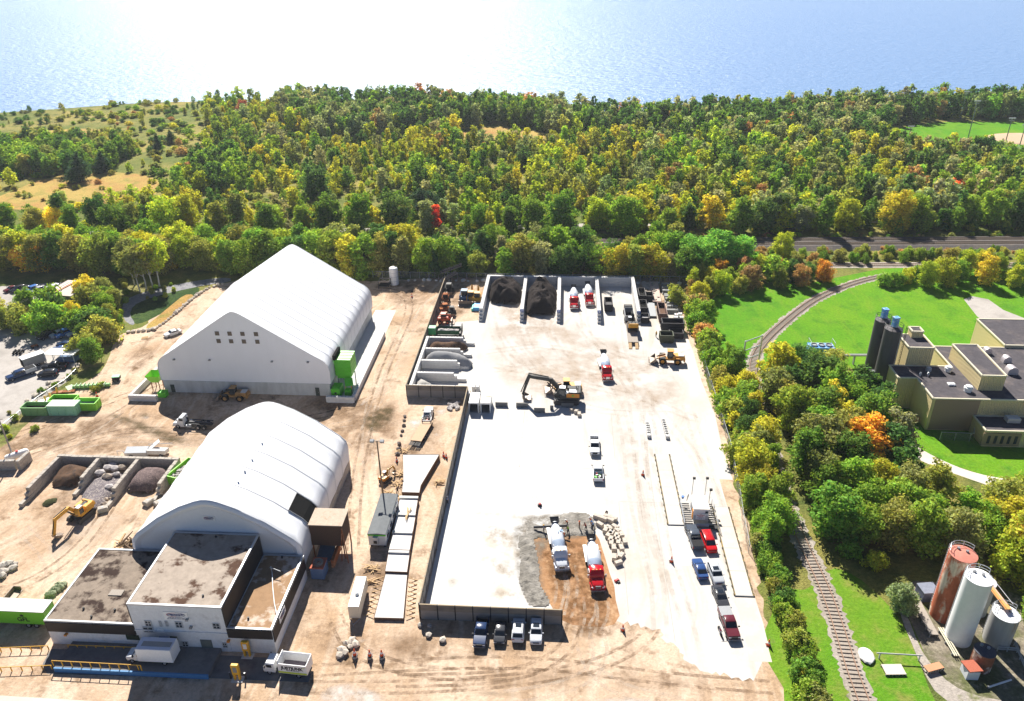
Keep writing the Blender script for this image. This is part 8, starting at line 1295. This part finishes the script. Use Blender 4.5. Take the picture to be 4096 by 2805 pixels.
# ================================================================== trees and bushes
def leaf_mat(name, attr):
    m = bpy.data.materials.new(name); m.use_nodes = True; n = m.node_tree.nodes; l = m.node_tree.links; n.remove(n['Principled BSDF'])
    if attr == 'object': a = n.new('ShaderNodeObjectInfo'); col = a.outputs['Color']
    else: a = n.new('ShaderNodeAttribute'); a.attribute_type = 'INSTANCER'; a.attribute_name = 'tcol'; col = a.outputs['Color']
    g = n.new('ShaderNodeNewGeometry'); mr = n.new('ShaderNodeMapRange'); mr.inputs[3].default_value = .55; mr.inputs[4].default_value = 1.45; l.new(g.outputs['Random Per Island'], mr.inputs[0])
    tcn = n.new('ShaderNodeTexCoord'); nzn = n.new('ShaderNodeTexNoise'); nzn.inputs['Scale'].default_value = .42; nzn.inputs['Detail'].default_value = 3; l.new(tcn.outputs['Object'], nzn.inputs[0]); nr = n.new('ShaderNodeMapRange'); nr.inputs[1].default_value = .35; nr.inputs[2].default_value = .65; l.new(nzn.outputs[0], nr.inputs[0]); tw = n.new('ShaderNodeMixRGB'); tw.blend_type = 'MULTIPLY'; tw.inputs[2].default_value = (1.06, 1.06, .95, 1); l.new(nr.outputs[0], tw.inputs[0]); l.new(col, tw.inputs[1]); hs = n.new('ShaderNodeHueSaturation'); l.new(tw.outputs[0], hs.inputs['Color']); l.new(mr.outputs[0], hs.inputs['Value'])
    wn = n.new('ShaderNodeTexWhiteNoise'); wn.noise_dimensions = '1D'; l.new(g.outputs['Random Per Island'], wn.inputs['W']); mh = n.new('ShaderNodeMapRange'); mh.inputs[3].default_value = .475; mh.inputs[4].default_value = .525; l.new(wn.outputs['Value'], mh.inputs[0]); l.new(mh.outputs[0], hs.inputs['Hue'])
    d = n.new('ShaderNodeBsdfDiffuse'); t = n.new('ShaderNodeBsdfTranslucent'); x = n.new('ShaderNodeMixShader'); x.inputs[0].default_value = .45; l.new(hs.outputs[0], d.inputs[0])
    bt = n.new('ShaderNodeMixRGB'); bt.blend_type = 'MULTIPLY'; bt.inputs[0].default_value = 1; bt.inputs[2].default_value = (1.25, 1.2, .6, 1); l.new(hs.outputs[0], bt.inputs[1]); l.new(bt.outputs[0], t.inputs[0])
    l.new(d.outputs[0], x.inputs[1]); l.new(t.outputs[0], x.inputs[2]); l.new(x.outputs[0], n['Material Output'].inputs[0]); return m
M_leaf = leaf_mat('leaf_object', 'object'); M_leafi = leaf_mat('leaf_wood', 'inst'); M_bark = mat('tree_bark', (.10, .08, .06), .95, .3, 2); M_birch = mat('birch_bark', (.55, .53, .48), .8, .3, 2)
def quads_mesh(name, C, N, size, rng, m, aspect=.6):
    n = len(C); r = rng.normal(size=(n, 3)); T = np.cross(N, r); T /= np.linalg.norm(T, axis=1, keepdims=True)+1e-9; B = np.cross(N, T); s = size*rng.uniform(.65, 1.35, (n, 1))
    V = np.empty((n, 4, 3), np.float32); V[:, 0] = C-T*s; V[:, 1] = C-B*s*aspect; V[:, 2] = C+T*s; V[:, 3] = C+B*s*aspect
    me = bpy.data.meshes.new(name); me.vertices.add(n*4); me.vertices.foreach_set('co', V.ravel()); me.loops.add(n*4); me.loops.foreach_set('vertex_index', np.arange(n*4, dtype=np.int32)); me.polygons.add(n); me.polygons.foreach_set('loop_start', np.arange(0, n*4, 4, dtype=np.int32)); me.polygons.foreach_set('loop_total', np.full(n, 4, np.int32)); me.update(calc_edges=True); me.materials.append(m); return me
def crown_pts(rng, h, r, base, nl, n, kind):
    """leaf positions: uneven clumps spread through the crown volume, with gaps between them, reaching down close to the ground"""
    Cs, Rs = [], []; ecc = rng.uniform(.8, 1.25); lean = rng.uniform(-.12, .12, 2)*r
    for i in range(nl):
        if kind == 'conifer': z = base+(h-base)*(i+.5)/nl; k = r*(1-(z-base)/(h-base))*.95+.15; a = rng.uniform(0, 6.28); Cs.append((k*.55*math.cos(a), k*.55*math.sin(a), z)); Rs.append(k*.62+.2); continue
        u = (i+rng.uniform(0, 1))/nl; z = base+(h-base)*(.06+.9*u); env = math.sin(math.pi*(.17+u*.72))**.75; a = i*2.4+rng.uniform(-.7, .7); k = r*env*rng.uniform(.25, 1.0)
        if kind == 'column': k *= .72
        f = rng.uniform(.2, .37)*(1.1-.25*u); Cs.append((k*.82*math.cos(a)*ecc+lean[0]*u, k*.82*math.sin(a)/ecc+lean[1]*u, z+rng.uniform(-.05, .05)*h)); Rs.append(r*f)
    Cs = np.array(Cs); Rs = np.array(Rs); w_ = Rs**2; idx = rng.choice(nl, n, p=w_/w_.sum()); d = rng.normal(size=(n, 3)); d[:, 2] += .3; d /= np.linalg.norm(d, axis=1, keepdims=True)
    rad = Rs[idx][:, None]*rng.uniform(.2, 1.42, (n, 1))**.8; sp = rng.uniform(.75, 1.25, (nl, 3)); C = Cs[idx]+d*rad*sp[idx]; C[:, 2] = np.maximum(C[:, 2], .1); N = d+rng.normal(size=(n, 3))*.6; N /= np.linalg.norm(N, axis=1, keepdims=True); return C, N, Cs
def trunk_mb(h, base, Cs, rng, r0=.17):
    q = MB(); top = h*.72; p = [(0, 0, 0)]; x = y = 0
    for k in range(1, 5): x += rng.uniform(-.18, .18); y += rng.uniform(-.18, .18); p.append((x, y, top*k/4))
    for i in range(4): q.cyl(p[i], p[i+1], r0*(1-.2*i), r0*(1-.2*(i+1)), 7, False)
    for c in Cs[rng.choice(len(Cs), min(7, len(Cs)), replace=False)]:
        k = rng.uniform(.35, .8); b = (p[2][0], p[2][1], min(top*.95, max(base*.7, c[2]*k*.8))); q.cyl(b, tuple(c), r0*.42, r0*.12, 5, False)
    return q
PROTO = {}
def proto(key, kind, h, r, base, nl, n, size, seed, inst=False):
    rng = np.random.default_rng(seed); C, N, Cs = crown_pts(rng, h, r, base, nl, n, kind); me = quads_mesh('crown', C, N, size, rng, M_leafi if inst else M_leaf); tq = trunk_mb(h, base, Cs, rng); o = tq.build('trunk', M_birch if kind == 'birch' else M_bark); tm = o.data; bpy.data.objects.remove(o); PROTO[key] = (me, tm)
for i in range(8): proto(('b', i), 'broad', 10, 3.5+.25*(i % 3), .5, 34+4*(i % 4), 6000, .25, 100+i)
for i in range(3): proto(('c', i), 'column', 10, 3.0, .4, 30, 4600, .24, 200+i)
for i in range(2): proto(('s', i), 'conifer', 10, 2.6, .8, 16, 4200, .25, 300+i)
for i in range(2): proto(('w', i), 'birch', 10, 2.8, 4.2, 24, 3600, .24, 400+i)
for i in range(5): proto(('h', i), 'broad', 3, 2.0, .05, 22, 2200, .18, 500+i)
for i in range(2): proto(('t', i), 'broad', 10, 3.0, 1.5, 26, 1600, .2, 600+i)      # thin, half bare
GRN = [(.084, .138, .022), (.10, .155, .025), (.066, .112, .022), (.115, .162, .026)]; DRK = [(.036, .072, .02), (.042, .08, .026), (.05, .088, .026)]; OLV = [(.13, .145, .035), (.15, .15, .04), (.115, .125, .045)]; YGR = [(.19, .20, .025), (.165, .195, .024), (.215, .205, .028)]; YEL = [(.235, .205, .025), (.215, .20, .028)]; ORA = [(.27, .15, .03), (.26, .17, .035)]; RED = [(.30, .045, .025)]; GRY = [(.125, .145, .075), (.15, .15, .09), (.11, .13, .07)]; BRN = [(.17, .12, .06), (.2, .12, .06)]
rt = random.Random(77)
KL = 2.75
def jit(c, k=.14): f = KL*(1+rt.uniform(-k, k)); return tuple(max(.005, q*f*(1+rt.uniform(-.06, .06))) for q in c)
def tree(lb, x, y, h, col, kind='b', w_=1.0, group=None, name='tree', cat='tree'):
    ks = [k for k in PROTO if k[0] == kind]; me, tm = PROTO[rt.choice(ks)]; bh = 3. if kind == 'h' else 10.; s = h/bh
    t = thing(name, lb, cat, (x, y, 0), rt.uniform(0, 6.28), group); w_ *= 1.22 if kind in 'btc' else 1.; t.scale = (s*w_*rt.uniform(.9, 1.12), s*w_*rt.uniform(.9, 1.12), s)
    c = bpy.data.objects.new('crown', me); COL.objects.link(c); c.parent = t; c.color = jit(col)+(1,)
    if name != 'shrub' or h > 2.5: k = bpy.data.objects.new('trunk', tm); COL.objects.link(k); k.parent = t
    return t
def inpoly(p, P):
    c = False
    for a, b in zip(P, P[1:]+P[:1]):
        if (a[1] > p[1]) != (b[1] > p[1]) and p[0] < (b[0]-a[0])*(p[1]-a[1])/(b[1]-a[1])+a[0]: c = not c
    return c
def scatter(P, sp, tries=30):
    xs = [p[0] for p in P]; ys = [p[1] for p in P]; A = (max(xs)-min(xs))*(max(ys)-min(ys)); cell = {}; out = []
    for _ in range(int(A/sp/sp*tries/10)):
        p = (rt.uniform(min(xs), max(xs)), rt.uniform(min(ys), max(ys))); k = (int(p[0]//sp), int(p[1]//sp))
        if not inpoly(p, P): continue
        if any(math.dist(p, q) < sp for i in (-1, 0, 1) for j in (-1, 0, 1) for q in cell.get((k[0]+i, k[1]+j), [])): continue
        cell.setdefault(k, []).append(p); out.append(p)
    return out
from mathutils import noise as mnoise
def pick(pal, at=None):
    if at is None: return rt.choice(rt.choices([p for p, _ in pal], [w_ for _, w_ in pal])[0])
    ws = [w_*math.exp(2.2*mnoise.noise(Vector((at[0]/38., at[1]/38., 7.3*i)))) for i, (_, w_) in enumerate(pal)]; return rt.choice(rt.choices([p for p, _ in pal], ws)[0])
NT = [0, 0]
def grove(lb, P, sp, h0, h1, pal, kinds='bbbc', group=None, name='tree', cat='tree', w_=1.0, avoid=None):
    for (x, y) in scatter(P, sp):
        if avoid and avoid(x, y): continue
        NT[0 if name == 'tree' else 1] += 1; tree(lb, x, y, rt.uniform(h0, h1), pick(pal), rt.choice(kinds), w_, group or lb, name, cat)
spurp = resample(spur, 2.)
def near_spur(x, y, d=4.2): return any(math.hypot(x-a, y-b) < d for a, b in spurp)
MIX = [(GRN, 5), (OLV, 2), (YGR, 2), (DRK, 2), (YEL, .35), (GRY, .8)]
grove('green tree in the belt between the back fence of the yard and the railway', [(-44, 228), (44, 227), (40, 246), (-44, 244)], 4.0, 7.5, 13, [(GRN, 4), (DRK, 3), (OLV, 2), (YGR, 1.4), (GRY, 1.2)], 'bbbcct')
grove('tree in the belt behind the big hall between the fence and the railway', [(-112, 224), (-46, 228), (-46, 244), (-112, 241)], 4.3, 10, 14, [(GRN, 4), (DRK, 2), (OLV, 2), (YGR, 1.4)], 'bbbc')
grove('tree in the thick belt left of the big hall along the railway', poly('D', [(-60, 622), (200, 618), (290, 632), (420, 620), (520, 608), (520, 584), (200, 580), (-60, 588)]), 4.6, 9, 13, [(GRN, 3), (OLV, 2), (YGR, 3), (YEL, 1), (BRN, .5)], 'bbb')
for x, y in ((392, 655), (408, 652), (378, 660), (422, 648), (366, 645)): g = g2('D', x-60, y+2); tree('tall white stemmed birch standing above the pond', g[0], g[1], 14.5, rt.choice(OLV+YGR), 'w', 1.15, 'birches above the pond')
grove('leafy tree or bush on the bank between the left parking lots', poly('D', [(-60, 745), (-60, 715), (60, 705), (150, 700), (200, 672), (260, 660), (250, 720), (215, 770), (180, 740), (80, 760)]), 4.6, 5, 8, [(GRN, 3), (OLV, 3), (YGR, 1.5), (YEL, .6), (DRK, 1)], 'bbh')
grove('dark bushy tree at the right end of the left parking lot', poly('D', [(186, 845), (178, 800), (190, 760), (230, 720), (262, 700), (245, 770), (232, 830), (215, 852)]), 4.2, 5, 7.5, [(GRN, 3), (DRK, 3), (OLV, 2), (BRN, .6)], 'bbh')
# right of the yard
for i, (x, y, h, lb) in enumerate(((1572, 622, 12.5, 'bright green willow like tree, leftmost of three by the railway'), (1628, 612, 12.5, 'bright green willow like tree, middle of three by the railway'), (1678, 612, 11, 'bright green willow like tree, rightmost of three by the railway'))):
    g = g2('D', x, y); tree(lb, g[0], g[1], h, (.10, .20, .04), 'b', 1.25, None)
for lb, x, y, h, c, k, w_ in (('orange and green tree standing right of the bays against the railway', 1458, 628, 9.5, ORA[1], 'b', 1.15), ('yellow green tree standing alone on the railway bank to the right', 1775, 590, 9, YGR[0], 'b', .9), ('bright red maple beyond the railway in the middle of the wood', 988, 522, 9.5, RED[0], 'c', .9), ('big dark round tree beyond the railway next to the red maple', 972, 500, 11.5, (.018, .034, .024), 'b', 1.2), ('red orange tree in the wood below the ball field', 2162, 455, 8.5, (.45, .11, .04), 'b', 1.1), ('dark rust red tree far left in the wood near the shore', 552, 262, 9, (.16, .05, .04), 'b', 1.), ('orange red small tree among green ones left of the middle meadow', 1100, 352, 6, (.3, .07, .04), 'b', 1.), ('pinkish red tree right of the middle of the wood', 1480, 395, 8, (.30, .12, .08), 'c', .9), ('large dark spruce in the left meadow', 188, 412, 13.5, (.025, .05, .028), 's', 1.5), ('dark spruce right of the large one in the left meadow', 238, 392, 10.5, (.025, .05, .028), 's', 1.3), ('narrow dark cedar in the meadow left of the middle wood', 362, 345, 9.5, (.022, .045, .024), 's', 1.2), ('dark round cedar beside the narrow one in the meadow', 390, 325, 7, (.03, .055, .028), 's', 1.7), ('pale green willow bush alone in the left orange meadow', 142, 468, 6, (.2, .24, .09), 'b', 1.2), ('dark green oak pair standing above the railway left of the hall ridge', 722, 455, 14, DRK[1], 'b', 1.1), ('dark conifer shaped tree in the belt just behind the yard fence', 988, 632, 9.5, (.03, .065, .025), 's', .8), ('dark green round tree at the left bank of the ball field road', 2232, 372, 12, (.04, .08, .03), 'b', 1.0), ('orange yellow tree at the left end of the railway belt', 75, 612, 9, (.42, .26, .04), 'b', 1.5), ('golden tree near the left meadow above the railway', 140, 530, 10, (.40, .33, .04), 'b', 1.3)):
    g = g2('D', x, y); NT[0] += 1; tree(lb, g[0], g[1], h, c, k, w_)
grove('tree or tall bush in the thicket between the lawn and the railway', poly('D', [(1530, 690), (1560, 640), (1700, 622), (1790, 615), (1860, 618), (1880, 640), (1800, 652), (1700, 662), (1610, 685)]), 4.4, 5, 8, [(GRN, 3), (OLV, 2), (YGR, 2), (ORA, 1.), (BRN, .8), (DRK, 1)], 'bbbh', None, avoid=lambda x, y: near_spur(x, y, 4))
grove('vine covered bush in the hedge along the top of the lawn', poly('D', [(1905, 668), (1980, 652), (2090, 645), (2100, 630), (2000, 632), (1910, 645)]), 3.2, 3, 4.4, [(GRN, 2), (YGR, 3), (OLV, 1)], 'h', None, 'shrub', 'bush', avoid=lambda x, y: near_spur(x, y, 4.5))
grove('leafy yellow green tree behind the factory lawn', poly('D', [(2070, 650), (2120, 625), (2330, 615), (2500, 612), (2500, 650), (2324, 652), (2160, 662)]), 4.6, 6, 9.5, [(YGR, 4), (GRN, 3), (YEL, 1), (DRK, .6)], 'bbb')
grove('low green bush on the bank between the two railways', poly('D', [(1700, 602), (2400, 590), (2400, 580), (1720, 578)]), 3.4, 2, 3.6, [(GRN, 3), (OLV, 2), (BRN, .7)], 'h', None, 'shrub', 'bush')
hedge = [g2('D', x, y) for x, y in ((1560, 700), (1572, 745), (1588, 790), (1606, 840), (1628, 905), (1652, 970), (1672, 1050), (1695, 1120))]
for (x, y) in resample(hedge, 2.1): NT[1] += 1; tree('leafy bush in the hedge along the upper right edge of the yard', x+rt.uniform(.8, 2.6), y+rt.uniform(-.8, .8), rt.uniform(3, 5.5), pick([(GRN, 3), (YGR, 1.2), (OLV, 2), (BRN, .3)]), 'h', .95, 'bushes in the upper right hedge', 'shrub', 'bush')
for x, y, h in ((1548, 668, 8.5), (1560, 690, 7), (1578, 742, 7.5), (1640, 860, 8), (1662, 905, 7.5), (1628, 838, 6.5), (1680, 960, 8), (1700, 1030, 8.5), (1692, 998, 7), (1714, 1085, 8)):
    g = g2('D', x+14, y); NT[0] += 1; tree('slender yellow green tree rising from the hedge right of the yard', g[0]+1.2, g[1], h, rt.choice(YGR+GRN), rt.choice('cb'), .85, 'slender trees in the right hedge')
hedge = [g2('D', x, y) for x, y in ((1702, 1150), (1712, 1200), (1722, 1260), (1740, 1330), (1765, 1400), (1785, 1460), (1805, 1530), (1825, 1600), (1845, 1680))]
for (x, y) in resample(hedge, 1.15): NT[1] += 1; tree('round green bush in the lower hedge between the yard and the spur track', x+rt.uniform(.4, 2.0), y+rt.uniform(-.4, .4), rt.uniform(2.1, 3.4), pick([(GRN, 4), (DRK, 1), (YGR, .5), (OLV, 1)]), 'h', 1.05, 'bushes in the lower right hedge', 'shrub', 'bush')
grove('tree in the narrow strip between the yard edge and the spur track', poly('D', [(1690, 1060), (1705, 1130), (1735, 1240), (1772, 1270), (1790, 1240), (1762, 1150), (1740, 1060), (1726, 980), (1700, 930), (1670, 930)]), 3.3, 6.5, 9.5, [(GRN, 3), (OLV, 3), (DRK, 2), (YGR, 1)], 'bbbc', None, avoid=lambda x, y: near_spur(x, y, 2.3))
grove('big tree in the wood between the spur track and the factory path', poly('D', [(1722, 880), (1800, 870), (1880, 880), (1940, 900), (1990, 955), (2030, 1015), (2080, 1080), (2080, 1110), (1960, 1130), (1850, 1130), (1775, 1080), (1740, 980)]), 4.5, 8.5, 11.5, [(GRN, 3), (DRK, 3), (OLV, 4), (YGR, .6), (GRY, .8)], 'bbb', None, avoid=lambda x, y: near_spur(x, y, 3.))
g = g2('D', 1955, 1050); tree('large orange and yellow maple in front of the factory wall', g[0], g[1], 10.5, (.38, .22, .035), 'b', 1.25)
grove('leafy tree in the lower right wood beside the storage tanks', poly('D', [(1815, 1140), (1900, 1130), (2060, 1140), (2180, 1170), (2330, 1180), (2420, 1200), (2420, 1290), (2324, 1300), (2200, 1268), (2090, 1290), (1960, 1275), (1850, 1210)]), 4.4, 7.5, 10.5, [(GRN, 5), (OLV, 2), (DRK, 2.2), (YGR, 1)], 'bbb', None, avoid=lambda x, y: near_spur(x, y, 3.4))
for x, y, h, c in ((2240, 1240, 9.5, YEL[1]), (2285, 1285, 10, ORA[1]), (2320, 1330, 9, YGR[0]), (2300, 1200, 9, ORA[0]), (2335, 1420, 7.5, GRN[1]), (2250, 1310, 8, YGR[1])): g = g2('D', x+30, y); tree('yellow or orange autumn tree at the right edge beside the tanks', g[0], g[1], h, c, 'b', 1.1, 'autumn trees beside the tanks')
g = g2('D', 2040, 1385); tree('single small round tree left of the tank yard', g[0], g[1], 5.2, GRY[2], 'b', 1.05)
for x, y in ((1950, 1225), (1900, 1180), (1870, 1195), (1925, 1262), (1985, 1285)): g = g2('D', x, y); NT[1] += 1; tree('low green bush on the slope right of the spur track', g[0], g[1], rt.uniform(2, 3.4), pick([(GRN, 3), (YGR, 1)]), 'h', 1.1, 'bushes right of the spur track', 'shrub', 'bush')
for pts, lb, n_, hh in (([(280, 640), (300, 690), (255, 720), (250, 770), (262, 800), (285, 720)], 'bush in the weeds around the left end of the pond', 3.0, (1.2, 2.6)), ([(60, 905), (130, 868), (180, 830), (190, 845), (130, 885), (75, 925)], 'small weed bush in the verge beside the left parking lot', 3.0, (.7, 1.5)), ([(300, 690), (345, 690), (385, 670), (420, 650), (400, 640), (340, 660)], 'green reed bush in the pond beside the big hall', 3.0, (.8, 1.6)), ([(0, 950), (40, 925), (60, 950), (20, 1000)], 'yellow green weed bush at the left edge by the fence', 2.6, (.8, 1.6))):
    grove(lb, poly('D', pts), n_, hh[0], hh[1], [(GRN, 3), (OLV, 2), (YGR, 1.2)], 'h', None, 'shrub', 'bush')
for x, y in ((435, 872), (80, 970), (410, 880)): g = g2('D', x*.53 if x > 100 else x, y+8); NT[1] += 1; tree('weedy clump growing alone on the open dirt', g[0], g[1], 1.4, OLV[0], 'h', 1.3, 'weed clumps on the dirt', 'shrub', 'bush')
# tall trees right behind the railway: the nearest and largest of the far wood, one by one
grove('tall tree in the front row of the wood just beyond the railway', [(x, ry(x, 6)) for x in (-215, -100, 0, 100, 215)]+[(x, ry(x, 15)) for x in (215, 100, 0, -100, -215)], 7.4, 9, 14.5, [(GRN, 4), (OLV, 2), (YGR, 2.4), (DRK, 2), (YEL, .7), (GRY, .6)], 'bbbc', None)
print('individual trees', NT)
# ------------------------------------------------------------------ the rest of the wood: one mass, instanced from a few far-off shapes
for i in range(5): proto(('F', i), 'broad', 10, 3.5+.2*i, .3, 24, 1100, .47, 700+i, True)
for i in range(2): proto(('G', i), 'column', 10, 2.9, .3, 20, 850, .45, 720+i, True)
proto(('P', 0), 'conifer', 10, 2.6, .6, 13, 760, .46, 740, True); proto(('B', 0), 'broad', 3, 2.1, .05, 14, 480, .34, 750, True); proto(('B', 1), 'broad', 3, 2.4, .05, 16, 480, .34, 751, True)
WC = bpy.data.collections.new('wood_shapes'); names = []
for j, k in enumerate([('F', 0), ('F', 1), ('F', 2), ('F', 3), ('F', 4), ('G', 0), ('G', 1), ('P', 0), ('B', 0), ('B', 1)]):
    o = bpy.data.objects.new('shape_%02d' % j, PROTO[k][0]); WC.objects.link(o)
def D2(pts): return pts
dark = [(640, 232), (900, 236), (1200, 250), (1400, 268), (1700, 258), (2000, 244), (2500, 236), (2500, 285), (2130, 283), (2010, 296), (1990, 330), (1700, 335), (1450, 318), (1230, 308), (1000, 296), (800, 318), (650, 300)]
rightw = [(1400, 318), (1700, 335), (1990, 330), (2060, 350), (2200, 362), (2290, 360), (2500, 380), (2600, 510), (1520, 530), (1450, 430)]
field = [(995, 322), (1050, 300), (1120, 282), (1230, 298), (1295, 318), (1230, 332), (1100, 334)]
park = [(1985, 325), (2020, 290), (2080, 276), (2160, 270), (2700, 268), (2700, 385), (2324, 378), (2270, 362), (2180, 356), (2080, 348)]
lclump = [(-80, 392), (60, 402), (160, 400), (260, 380), (320, 360), (300, 335), (150, 330), (-80, 345)]; mclump = [(440, 420), (520, 440), (560, 405), (540, 372), (450, 378)]
orange = [(-60, 478), (0, 440), (110, 400), (240, 390), (330, 396), (390, 420), (330, 462), (200, 474), (80, 480)]
pts_ = []
rt.seed(11)
shp = [(x, y) for x, y in shore]+[(900, 300), (-900, 260)]
P_all = [(x, y) for x, y in shore if -430 < x < 420]; P_all = P_all+[(400, ry(400, 6)), (-430, ry(-430, 6))]
def zone(d):
    if inpoly(d, park) or inpoly(d, field): return None
    if inpoly(d, dark): return (5.2, 10, 14.5, [(DRK, 5), (GRY, 2.5), (GRN, 1.6), (BRN, .2), (YGR, .2)], 'FFGG')
    if inpoly(d, rightw): return (5.4, 8, 13, [(GRN, 3), (DRK, 3), (GRY, 2.4), (OLV, 2), (YGR, 1.4), (BRN, .15), (YEL, .08)], 'FFGG')
    if inpoly(d, lclump): return (5.2, 8, 11.5, [(GRN, 4), (OLV, 2), (DRK, 1.5)], 'FFF')
    if inpoly(d, mclump): return (5, 9, 12.5, [(GRN, 4), (DRK, 3)], 'FFG')
    if inpoly(d, orange): return (9.5, 1.2, 2.6, [(OLV, 3), (YGR, 1), (BRN, 1)], 'B')
    if d[0] < 470 and d[1] < 420: return (7.6, 1.6, 5., [(GRN, 3), (OLV, 3), (DRK, 2), (YGR, .8), (BRN, .4)], 'BBBBF')
    if d[0] < 470: return (6.0, 5, 9.5, [(YGR, 3), (OLV, 2), (GRN, 3), (YEL, 1.1)], 'FFB')
    if d[0] < 950: return (5.6, 4, 10.5, [(GRN, 3), (OLV, 2), (YGR, 3), (YEL, .5), (GRY, 1.2), (DRK, 1.2), (BRN, .12)], 'FFGGBB')
    return (5.4, 6, 11.5, [(GRN, 4), (OLV, 2), (YGR, 2.6), (YEL, .3), (GRY, 1.8), (DRK, 1.4), (BRN, .1)], 'FFGGB')
kidx = {'F': (0, 1, 2, 3, 4), 'G': (5, 6), 'P': (7,), 'B': (8, 9)}
for (x, y) in scatter(P_all, 4.6, 26):
    d = prD((x, y, 0)); z_ = zone(d)
    if not z_ or d[0] < -120 or d[0] > 2460 or y < ry(x, 8): continue
    if any(abs(x-a[0]) < 3.5 and abs(y-a[1]) < 3.5 for a in road_n): continue
    near_ = y < ry(x, 32) and d[0] > 250
    if not near_ and rt.random() > (4.6/z_[0])**2*1.3: continue
    kd = rt.choice(z_[4]) if not near_ else rt.choice('FFGB'); h = rt.uniform(z_[1], z_[2]); edge_ = False
    if kd == 'B': h = min(h, rt.uniform(1.3, 3.4))
    if kd == 'F' and rt.random() < .035 and z_[1] > 3: kd = 'P'
    s = h/(3. if kd == 'B' else 10.); pts_.append((x, y, 0, rt.uniform(0, 6.28), s*(rt.uniform(1.2, 2.1) if kd == 'B' else rt.uniform(.9, 1.3)), s, rt.choice(kidx[kd]), jit(pick(z_[3], (x, y)) if kd != 'P' else DRK[0], .2)))
    if z_[0] < 5.7 and rt.random() < .85:      # undergrowth
        pts_.append((x+rt.uniform(-3, 3), y+rt.uniform(-3, 3), 0, rt.uniform(0, 6.28), rt.uniform(.7, 1.3), rt.uniform(.6, 1.1), rt.choice((8, 9)), jit(rt.choice(GRN+OLV+YGR), .2)))
# low growth in the railway verges
for _ in range(420):
    x = rt.uniform(-230, 300); y = ry(x, rt.choice((rt.uniform(-15, -9.5), rt.uniform(2, 5)))); s = rt.uniform(.25, .6); pts_.append((x, y, 0, rt.uniform(0, 6), s*1.3, s, rt.choice((8, 9)), jit(rt.choice(GRN+OLV+BRN), .2)))
print('wood instances', len(pts_))
me = bpy.data.meshes.new('woodland'); n = len(pts_); me.vertices.add(n); me.vertices.foreach_set('co', np.array([p[:3] for p in pts_], np.float32).ravel())
for nm, ty, arr in (('rotz', 'FLOAT', [p[3] for p in pts_]), ('sxy', 'FLOAT', [p[4] for p in pts_]), ('sz', 'FLOAT', [p[5] for p in pts_]), ('pick', 'INT', [p[6] for p in pts_])): a = me.attributes.new(nm, ty, 'POINT'); a.data.foreach_set('value', arr)
a = me.attributes.new('tcol', 'FLOAT_COLOR', 'POINT'); a.data.foreach_set('color', np.array([p[7]+(1,) for p in pts_], np.float32).ravel())
wo = bpy.data.objects.new('woodland', me); COL.objects.link(wo); tag(wo, 'mixed green and yellow wood reaching from the railway to the lake shore', kind='stuff')
ng = bpy.data.node_groups.new('wood_scatter', 'GeometryNodeTree'); ng.interface.new_socket('Geometry', in_out='INPUT', socket_type='NodeSocketGeometry'); ng.interface.new_socket('Geometry', in_out='OUTPUT', socket_type='NodeSocketGeometry')
N = ng.nodes; L = ng.links; gi = N.new('NodeGroupInput'); go = N.new('NodeGroupOutput'); ip = N.new('GeometryNodeInstanceOnPoints'); ci = N.new('GeometryNodeCollectionInfo'); ci.inputs['Collection'].default_value = WC; ci.inputs['Separate Children'].default_value = True; ci.inputs['Reset Children'].default_value = True
def na(nm, ty): q = N.new('GeometryNodeInputNamedAttribute'); q.data_type = ty; q.inputs['Name'].default_value = nm; return q.outputs['Attribute']
cx = N.new('ShaderNodeCombineXYZ'); L.new(na('rotz', 'FLOAT'), cx.inputs[2]); cs = N.new('ShaderNodeCombineXYZ'); sx_ = na('sxy', 'FLOAT'); L.new(sx_, cs.inputs[0]); L.new(sx_, cs.inputs[1]); L.new(na('sz', 'FLOAT'), cs.inputs[2])
mp_ = N.new('GeometryNodeMeshToPoints'); L.new(gi.outputs[0], mp_.inputs[0]); L.new(mp_.outputs[0], ip.inputs['Points']); L.new(ci.outputs[0], ip.inputs['Instance']); ip.inputs['Pick Instance'].default_value = True; L.new(na('pick', 'INT'), ip.inputs['Instance Index']); L.new(cx.outputs[0], ip.inputs['Rotation']); L.new(cs.outputs[0], ip.inputs['Scale']); L.new(ip.outputs[0], go.inputs[0])
md = wo.modifiers.new('scatter', 'NODES'); md.node_group = ng
